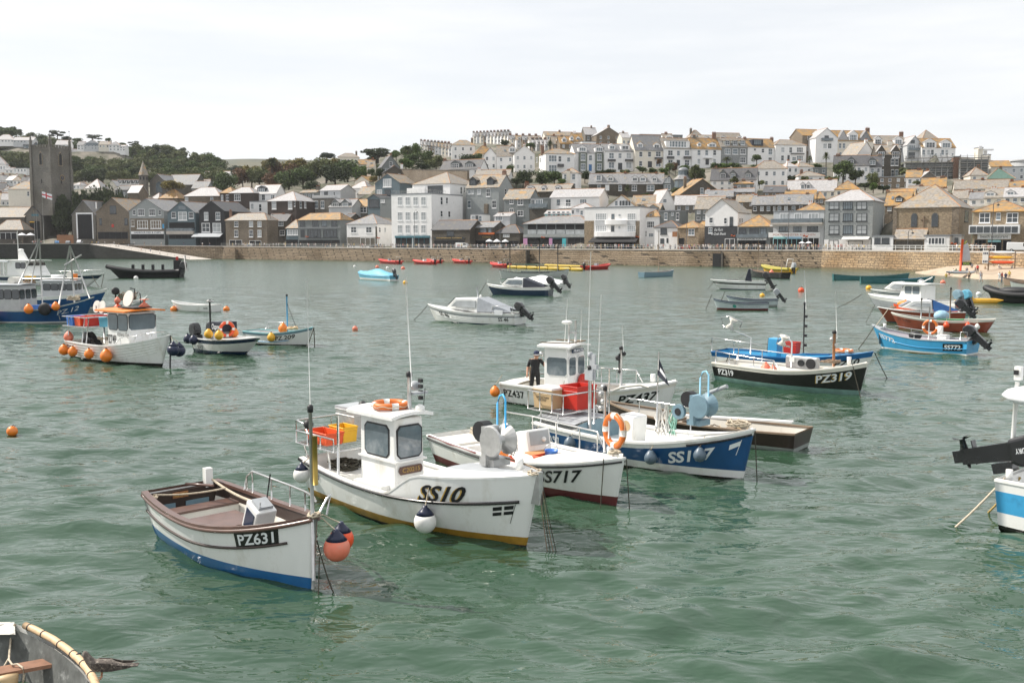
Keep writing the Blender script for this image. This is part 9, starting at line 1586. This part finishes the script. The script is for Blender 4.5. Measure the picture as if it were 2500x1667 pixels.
def body(pose):
 J={'pel':(0,0,.95),'wst':(0,0,1.12),'chs':(0,.01,1.34),'nck':(0,0,1.48),'hd':(0,-.02,1.60),'top':(0,-.01,1.71),'ls':(.17,0,1.41),'rs':(-.17,0,1.41),'le':(.24,.03,1.14),'re':(-.24,.03,1.14),'lw':(.24,-.06,.9),'rw':(-.24,-.06,.9),'lh':(.1,0,.9),'rh':(-.1,0,.9),'lk':(.11,-.02,.5),'rk':(-.11,-.02,.5),'la':(.11,.02,.08),'ra':(-.11,.02,.08),'lt':(.12,-.14,.04),'rt':(-.12,-.14,.04)}
 if pose=='walk':J.update(lk=(.1,-.14,.52),la=(.1,-.22,.1),lt=(.1,-.36,.06),rk=(-.1,.02,.5),ra=(-.1,.26,.12),rt=(-.1,.14,.04),le=(.23,.12,1.16),lw=(.22,.06,.93),re=(-.23,-.08,1.16),rw=(-.22,-.24,.98))
 if pose=='sit':J.update(pel=(0,.05,.5),wst=(0,.06,.68),chs=(0,.04,.9),nck=(0,.02,1.04),hd=(0,-.01,1.16),top=(0,0,1.27),ls=(.17,.03,.97),rs=(-.17,.03,.97),le=(.24,-.02,.72),re=(-.24,-.02,.72),lw=(.12,-.25,.62),rw=(-.12,-.25,.62),lh=(.1,0,.48),rh=(-.1,0,.48),lk=(.12,-.4,.5),rk=(-.12,-.4,.5),la=(.12,-.42,.1),ra=(-.12,-.42,.1),lt=(.12,-.56,.05),rt=(-.12,-.56,.05))
 ks=list(J); rd={'pel':.15,'wst':.135,'chs':.16,'nck':.06,'hd':.105,'top':.08,'ls':.075,'rs':.075,'le':.048,'re':.048,'lw':.036,'rw':.036,'lh':.1,'rh':.1,'lk':.065,'rk':.065,'la':.045,'ra':.045,'lt':.04,'rt':.04}
 E=[('pel','wst'),('wst','chs'),('chs','nck'),('nck','hd'),('hd','top'),('chs','ls'),('chs','rs'),('ls','le'),('rs','re'),('le','lw'),('re','rw'),('pel','lh'),('pel','rh'),('lh','lk'),('rh','rk'),('lk','la'),('rk','ra'),('la','lt'),('ra','rt')]
 return skin_mesh('body',[J[k]for k in ks],[(ks.index(a),ks.index(b))for a,b in E],[rd[k]for k in ks]),J
POSE={p:body(p)for p in('stand','walk','sit')}
CLO={n:M(n+'_cloth',c,.85,.15,6)for n,c in(('white',(.72,.71,.69)),('black',(.02,.02,.022)),('red',(.45,.04,.03)),('navy',(.025,.035,.08)),('pale blue',(.3,.42,.55)),('grey',(.25,.25,.26)),('pink',(.6,.3,.3)),('tan',(.4,.3,.2)),('green',(.08,.16,.1)),('yellow',(.6,.45,.1)),('denim',(.08,.12,.2)))}
PV={}
def person_mesh(pose,shirt,legs,hair):
 k=(pose,shirt,legs,hair)
 if k not in PV:
  src,J=POSE[pose]; me=src.copy(); me.materials.clear()
  for mt in(SKIN,CLO[shirt],CLO[legs],HAIRL if hair else HAIRD,SHOE):me.materials.append(mt)
  zn,zw=J['nck'][2],J['pel'][2]+.06; kz=J['lk'][2]; hx=J['hd']
  for f in me.polygons:
   c=f.center; r=math.hypot(c.x,0)
   if c.z>zn+.02:i=3 if(c.z>hx[2]+.06 or c.y>hx[1]+.035)else 0
   elif abs(c.x)>.2 and c.z<zn-.22:i=0
   elif c.z>zw:i=1
   elif c.z<.1:i=4
   elif pose=='sit':i=2 if c.z>.42 else 0
   else:i=2 if c.z>kz-.05+(0 if legs in('tan','white','pale blue')else-.4)else 0
   f.material_index=i
  PV[k]=me
 return PV[k]
SH=['white','white','white','black','red','navy','pale blue','grey','pink','tan','green','yellow','white','grey']; LG=['denim','black','tan','navy','white','grey','tan']
def person(p,rz,pose,where,group,sc=1.0,shirt=None,legs=None):
 sh_,lg=shirt or random.choice(SH),legs or random.choice(LG); o=empty('person',p,rz,'person in %s top and %s %s %s'%(sh_,lg,'trousers' if lg in('denim','black','navy','grey')else 'shorts',where),'person',group); o.scale=(sc,)*3
 link('body',person_mesh(pose,sh_,lg,random.random()<.4),o); return o
def crowd(u0,u1,n,b0,b1,where,poses,dens=None):
 for i in range(n):
  u=u0+(u1-u0)*(i+random.random())/n; s=q_at_u(u); q=qpoint(s)+BACK*random.uniform(b0,b1); t=qpoint(s+.02)-qpoint(s); a=math.atan2(t.y,t.x)+random.choice((math.pi/2,-math.pi/2,random.uniform(0,6.28)))
  person((q.x,q.y,q.z),a,random.choice(poses),where,'people on the promenade',random.uniform(.95,1.08))
ps=('walk','walk','stand','walk')
crowd(560,900,46,1.2,6.5,'strolling by the old stone houses',ps); crowd(900,1290,62,1.2,6.5,'strolling before the hotel and tavern',ps); crowd(1290,1640,56,1.2,6,'strolling before the deco guest house',ps); crowd(1640,2000,78,1.0,5.5,'in the crowd outside the restaurants',ps); crowd(2000,2120,20,1.0,5,'outside the grey slate block',ps); crowd(2330,2440,16,1.0,3,'at the railing of the beach restaurant',ps)
for i in range(22):u,v=zp('A',random.choice((random.uniform(1000,1500),random.uniform(1500,2300),random.uniform(100,420))),1450); p=U(u,v,random.uniform(368,380)*KD); q=qpoint(q_at_u(u)); q=q+BACK*random.uniform(2,9); person((q.x,q.y,q.z),random.random()*6.28,random.choice(ps),'near the slipway and boathouse','people at the slipway head')
a=bpy.data.objects['slipway']
for x_,y_ in((10,5),(10.8,5.6),(25,4),(28,6),(14,8),(36,3)):L_=(A2-A1).length; person(W(a,(x_,y_,6.2*(1-x_/L_))),random.random()*6.28,'walk','walking on the slipway','people on the slipway')
BL={'sit':'sitting on the little beach','stand':'standing on the little beach','walk':'walking by the water on the beach'}
def sandz(x,y):
 d,z=min(((v.co.x-x)**2+(v.co.y-y)**2,v.co.z)for v in bpy.data.objects['beach'].data.vertices); return z if d<90 else None
bpy.context.view_layer.update()
for u,v,ps_ in((2310,669,'sit'),(2318,668,'sit'),(2327,667,'sit'),(2334,667,'sit'),(2352,666,'stand'),(2366,677,'walk'),(2386,672,'stand'),(2394,675,'walk'),(2380,670,'sit'),(2404,668,'sit'),(2412,666,'sit'),(2424,667,'sit'),(2438,669,'sit'),(2449,667,'sit'),(2440,679,'walk'),(2446,679,'stand'),(2464,676,'stand'),(2460,665,'sit'),(2476,664,'sit'),(2486,668,'sit'),(2494,669,'sit'),(2470,670,'sit'),(2372,668,'sit'),(2360,670,'sit'),(2400,663,'sit'),(2418,660,'sit'),(2432,662,'sit'),(2490,658,'stand'),(2478,657,'stand'),(2396,680,'walk'),(2455,681,'walk')):
 p=G(u,v,.5); z=sandz(p.x,p.y)
 if z is not None:person((p.x,p.y,z-.03-(0.42 if ps_=='sit' else 0)),random.random()*6.28,ps_,BL[ps_],'people on the beach')
 # --- the fisherman on PZ437: black T-shirt, cap, one arm reaching to the wheelhouse
rt,L,S5,xw=PZ437
V=[(0,0,.92),(0,0,1.1),(.02,.01,1.32),(.03,-.01,1.43),(.05,-.05,1.5),(.06,-.075,1.6),(.05,-.05,1.72),(.21,0,1.4),(.38,-.05,1.2),(.6,-.12,1.12),(-.19,0,1.4),(-.28,.04,1.13),(-.3,-.1,.9),(.1,0,.88),(.12,-.02,.48),(.12,.03,.08),(.13,-.14,.04),(-.1,0,.88),(-.13,-.02,.48),(-.14,.03,.08),(-.15,-.14,.04),(.68,-.13,1.1),(-.3,-.15,.84)]
E=[(0,1),(1,2),(2,3),(3,4),(4,5),(5,6),(2,7),(7,8),(8,9),(2,10),(10,11),(11,12),(0,13),(13,14),(14,15),(15,16),(0,17),(17,18),(18,19),(19,20),(9,21),(12,22)]
rd=[.165,.16,.18,.075,.07,.105,.085,.085,.055,.036,.085,.055,.036,.11,.075,.05,.045,.11,.075,.05,.045,(.04,.022),(.04,.022)]
for hi,w_,dr in((21,V[21],Vector((1,-.1,-.3))),(22,V[22],Vector((.05,-.3,-1)))):
 dr.normalize(); sd_=dr.cross(Vector((0,1,.2))).normalized()
 for k,(o_,ln)in enumerate(((-.03,.075),(-.01,.085),(.01,.08),(.03,.06),(.045,.05))):
  b0=Vector(w_)+sd_*o_; th=k==4; d1=(dr+sd_*1.1).normalized()if th else dr; c1=b0+d1*ln*.55; c2=c1+(d1+Vector((0,0,-.7))).normalized()*ln*.5
  V+=[tuple(b0),tuple(c1),tuple(c2)]; n_=len(V); E+=[(hi,n_-3),(n_-3,n_-2),(n_-2,n_-1)]; rd+=[.011,.0095,.008]
me=skin_mesh('body',V,E,rd,2)
BK,BT=CLO['black'],M('black_shorts',(.014,.014,.015),.8)
for mt in(SKIN,BK,BT,HAIRD,SHOE):me.materials.append(mt)
for f in me.polygons:
 c=f.center
 if c.z>1.46:i=3 if(c.y>-.0 and c.z>1.55)else 0
 elif c.x>.33 or(c.x<-.22 and c.z<1.16):i=0
 elif c.z>.93:i=1
 elif c.z>.4:i=2
 elif c.z<.1:i=4
 else:i=0
 f.material_index=i
fm=empty('person',W(rt,(xw-1.4,-.15,.225)),rt.rotation_euler.z+R(28),'person in black T-shirt and navy cap standing aboard PZ437','person'); link('body',me,fm)
hm=Matrix.Translation((.055,-.06,1.66))
cp=MB().lathe([(.115,-.01),(.118,.04),(.09,.1),(.03,.125)],(.055,-.055,1.66),14).build('cap',CLO['navy'],fm); m=MB(); m.add([(-.05+.055,-.14,1.665),(.16,-.14,1.665),(.15,-.26,1.63),(.1,-.285,1.625),(.01,-.28,1.625),(-.04,-.25,1.63)],[(0,1,2,3,4,5),(5,4,3,2,1,0)]); m.build('cap_peak',CLO['grey'],cp)
m=MB(); m.box((.06,-.168,1.615),(.17,.025,.045)); m.build('sunglasses',RUBBER,fm); m=MB(); m.ball((.065,-.185,1.575),.018,8,sq=(1,1,1.5)); m.box((.065,-.163,1.53),(.06,.02,.012)); m.ball((-.045,-.06,1.6),.025,6,sq=(.5,1,1.3)); m.ball((.165,-.06,1.6),.025,6,sq=(.5,1,1.3)); m.build('face',SKIN,fm)
# ================================================================== young gull
p=G(252,1655,.66); gl_=empty('gull',(p.x,p.y,.66),R(190),'mottled brown young gull standing on the grey dinghy gunwale','gull')
V=[(-.02,0,.17),(.1,0,.175),(.17,0,.26),(.2,0,.335),(.232,0,.342),(-.12,0,.155),(-.22,0,.15),(-.3,0,.15)]; me=skin_mesh('body',V,[(0,1),(1,2),(2,3),(3,4),(0,5),(5,6),(6,7)],[(.085,.085),(.08,.08),(.05,.05),(.045,.045),(.03,.03),(.07,.065),(.045,.03),(.03,.012)],2)
me.materials.append(M('gull_brown',(.12,.1,.085),.85,.5,22,col2=(.3,.26,.22),lo=.5,hi=.65,sc2=30)); link('body',me,gl_)
for sd in(-1,1):
 m=MB(); pr=[(.12,.2),(.05,.235),(-.08,.22),(-.2,.185),(-.4,.165),(-.3,.14),(-.12,.115),(.05,.12)]; m.prism([(a,b)for a,b in pr],sd*.075,sd*.088); me=m.mesh('wing',M('gull_wing',(.05,.04,.035),.85,.6,25,col2=(.2,.17,.14),lo=.52,hi=.62,sc2=35)); fix_normals(me); link('wing',me,gl_)
 tubes(gl_,'leg',[[(.01,sd*.03,.1),(.02,sd*.03,.0)],[(.02,sd*.03,.005),(.06,sd*.035,.0)]],.007,M('gull_leg',(.4,.2,.12),.6),6)
MB().tube([(.247,0,.342),(.287,0,.335),(.307,0,.325)],[.014,.01,.003],6).build('beak',RUBBER,gl_); MB().ball((.238,.03,.352),.007,6).ball((.238,-.03,.352),.007,6).build('eyes',RUBBER,gl_); MB().prism([(-.28,.16),(-.42,.15),(-.42,.142),(-.28,.14)],-.05,.05).build('tail',MATS['gull_wing'],gl_)
# ================================================================== beach gear
p=G(2344,667,.8); z=sandz(p.x,p.y)or .8; sc=p.y/2430/9.8; r0=empty('beach_catamaran',(p.x,p.y,z),0,'small beach catamaran with red mast sleeve and grey sail','sailboat'); zz=lambda y:(1000-y)*sc
tubes(r0,'mast',[[(-2*sc,0,.4),(25*sc,0,zz(190))]],30*sc,REDOR,8)
m=MB(); pr=[(35,330),(150,270),(185,400),(230,620),(245,690),(25,720)]; m.add([((a-5)*sc,-.05-.15*math.sin(i),zz(b))for i,(a,b)in enumerate(pr)]+[((a-5)*sc,.0-.15*math.sin(i),zz(b))for i,(a,b)in enumerate(pr)],[(0,1,2,3,4,5),(11,10,9,8,7,6)]+[(i,i+6,(i+1)%6+6,(i+1)%6)for i in range(6)]); m.build('sail',M('grey_sailcloth',(.42,.44,.48),.7,.1,2),r0)
o=MB().bbox((25*sc,-.1,zz(805)),(255*sc,-.02,zz(722))).build('sail_band',TARPN,r0); flat_text(o,'BASIC',.5,M('lime_lettering',(.4,.55,.08),.6),(140*sc,-.11,zz(765)),(math.pi/2,0,0),fit=170*sc,shear=.2)
for i in range(2):MB().add([((30)*sc,-.06,zz(300-i*30)),((120+i*20)*sc,-.06,zz(215+i*70)),((135+i*20)*sc,-.06,zz(235+i*70)),((35)*sc,-.06,zz(320-i*25))],[(0,1,2,3)]).build('sail_stripe',M('lime_stripe',(.45,.5,.1),.6),r0)
for y in(-.9,.9):m=MB(); m.tube([(-2.2,y,.3),(-1.5,y,.2),(1.6,y,.2),(2.6,y,.4)],[.1,.25,.25,.03],8); m.build('float',PGREY,r0)
MB().bbox((-.9,-.9,.42),(.7,.9,.5)).build('trampoline',RUBBER,r0)
p=G(2445,650,2.0); r0=empty('kayak_rack',(p.x,p.y,1.3),R(-30),'timber rack stacked with hire kayaks beside the beach','rack'); z1=p.y/2430
for x_ in(-2.2,2.2):
 for y in(-.6,.6):MB().bbox((x_-.07,y-.07,-.5),(x_+.07,y+.07,3.6)).build('post',WOODG,r0)
for z_ in(1.2,2.1,3.0):MB().bbox((-2.3,-.65,z_-.1),(2.3,-.55,z_)).bbox((-2.3,.55,z_-.1),(2.3,.65,z_)).build('rail',WOODG,r0)
for i in range(9):
 zl,yl=(1.42,2.32,3.2)[i//3],(-.55,0,.55)[i%3]; mt=(ORED,ORANGE,YELB,YELB,ORANGE,ORED,WBUOY,PLBLUE,WBUOY)[i]; k0=empty('kayak',W(r0,(random.uniform(-.4,.4),yl,zl)),r0.rotation_euler.z,'%s kayak on the %s of the rack'%(('orange-red','orange','yellow','yellow-gold','tangerine','red','white','pale blue','off-white')[i],('bottom tier','middle tier','top tier')[i//3]),'kayak')
 MB().tube([(-2.0,0,.1),(-1.3,0,.02),(0,0,0),(1.3,0,.02),(2.0,0,.1)],[.04,.24,.3,.24,.04],8).build('hull',mt,k0)
bd=MB().bbox((-3.2,-.9,1.2),(-2.2,-.8,3.6)).build('price_board',WBUOY,r0)
for i in range(2):
 for j in range(3):MB().bbox((-3.05+j*.28,-.93,1.4+i*1.5),(-2.88+j*.28,-.9,1.75+i*1.5)).build('printed_panel',PNAVY,bd)
p=G(2425,640,4.4); sg_=U(2477,575,186*KD); r0=empty('no_entry_sign',(sg_.x,sg_.y,4.4),R(-20),'round red no entry sign beside the beach restaurant','sign'); tubes(r0,'post',[[(0,0,0),(0,0,sg_.z-4.4)]],.05,GALV); MB().lathe([(.5,-.03),(.5,.03)],(0,-.07,sg_.z-4.4),20,M4=Matrix.Rotation(math.pi/2,4,'X')).build('disc',CLO['red'],r0); MB().bbox((-.36,-.13,sg_.z-4.4-.09),(.36,-.101,sg_.z-4.4+.09)).build('white_bar',WBUOY,r0)
FLW=leaf_crown('flowers',M('flower_basket',(.45,.12,.05),.8,.8,8,island=.5),260,5,5,leaf=.09)
for z,x_,y_,D in(('B',1380,1135,338),('B',2185,1150,326),('E',645,1315,240),('E',1462,1320,226),('D',350,1330,278),('D',1415,1325,262),('F',1515,1410,188)):
 p=U(*zp(z,x_,y_+20),D*KD); zb=qz(zp(z,x_,y_)[0]); r0=empty('flower_basket',(p.x,p.y,zb),0,'hanging basket of orange flowers on a post by the promenade','flower basket','hanging flower baskets'); tubes(r0,'post',[[(0,0,0),(0,0,p.z-zb+.4)]],.05,IRON); link('flowers',FLW,r0,(0,0,p.z-zb-.3),None,(1.5,1.5,1.2))
 # ================================================================== sea air
hz=MB().bbox((-5200,-120,-14),(5200,5200,140)).build('haze',[]); tag(hz,kind='stuff')
m_=bpy.data.materials.new('sea_haze'); m_.use_nodes=True; t_=m_.node_tree; t_.nodes.clear(); pv=t_.nodes.new('ShaderNodeVolumePrincipled'); mo=t_.nodes.new('ShaderNodeOutputMaterial'); t_.links.new(pv.outputs[0],mo.inputs['Volume'])
pv.inputs['Color'].default_value=(.92,.95,1,1); pv.inputs['Density'].default_value=.00006; pv.inputs['Anisotropy'].default_value=.3; hz.data.materials.append(m_)
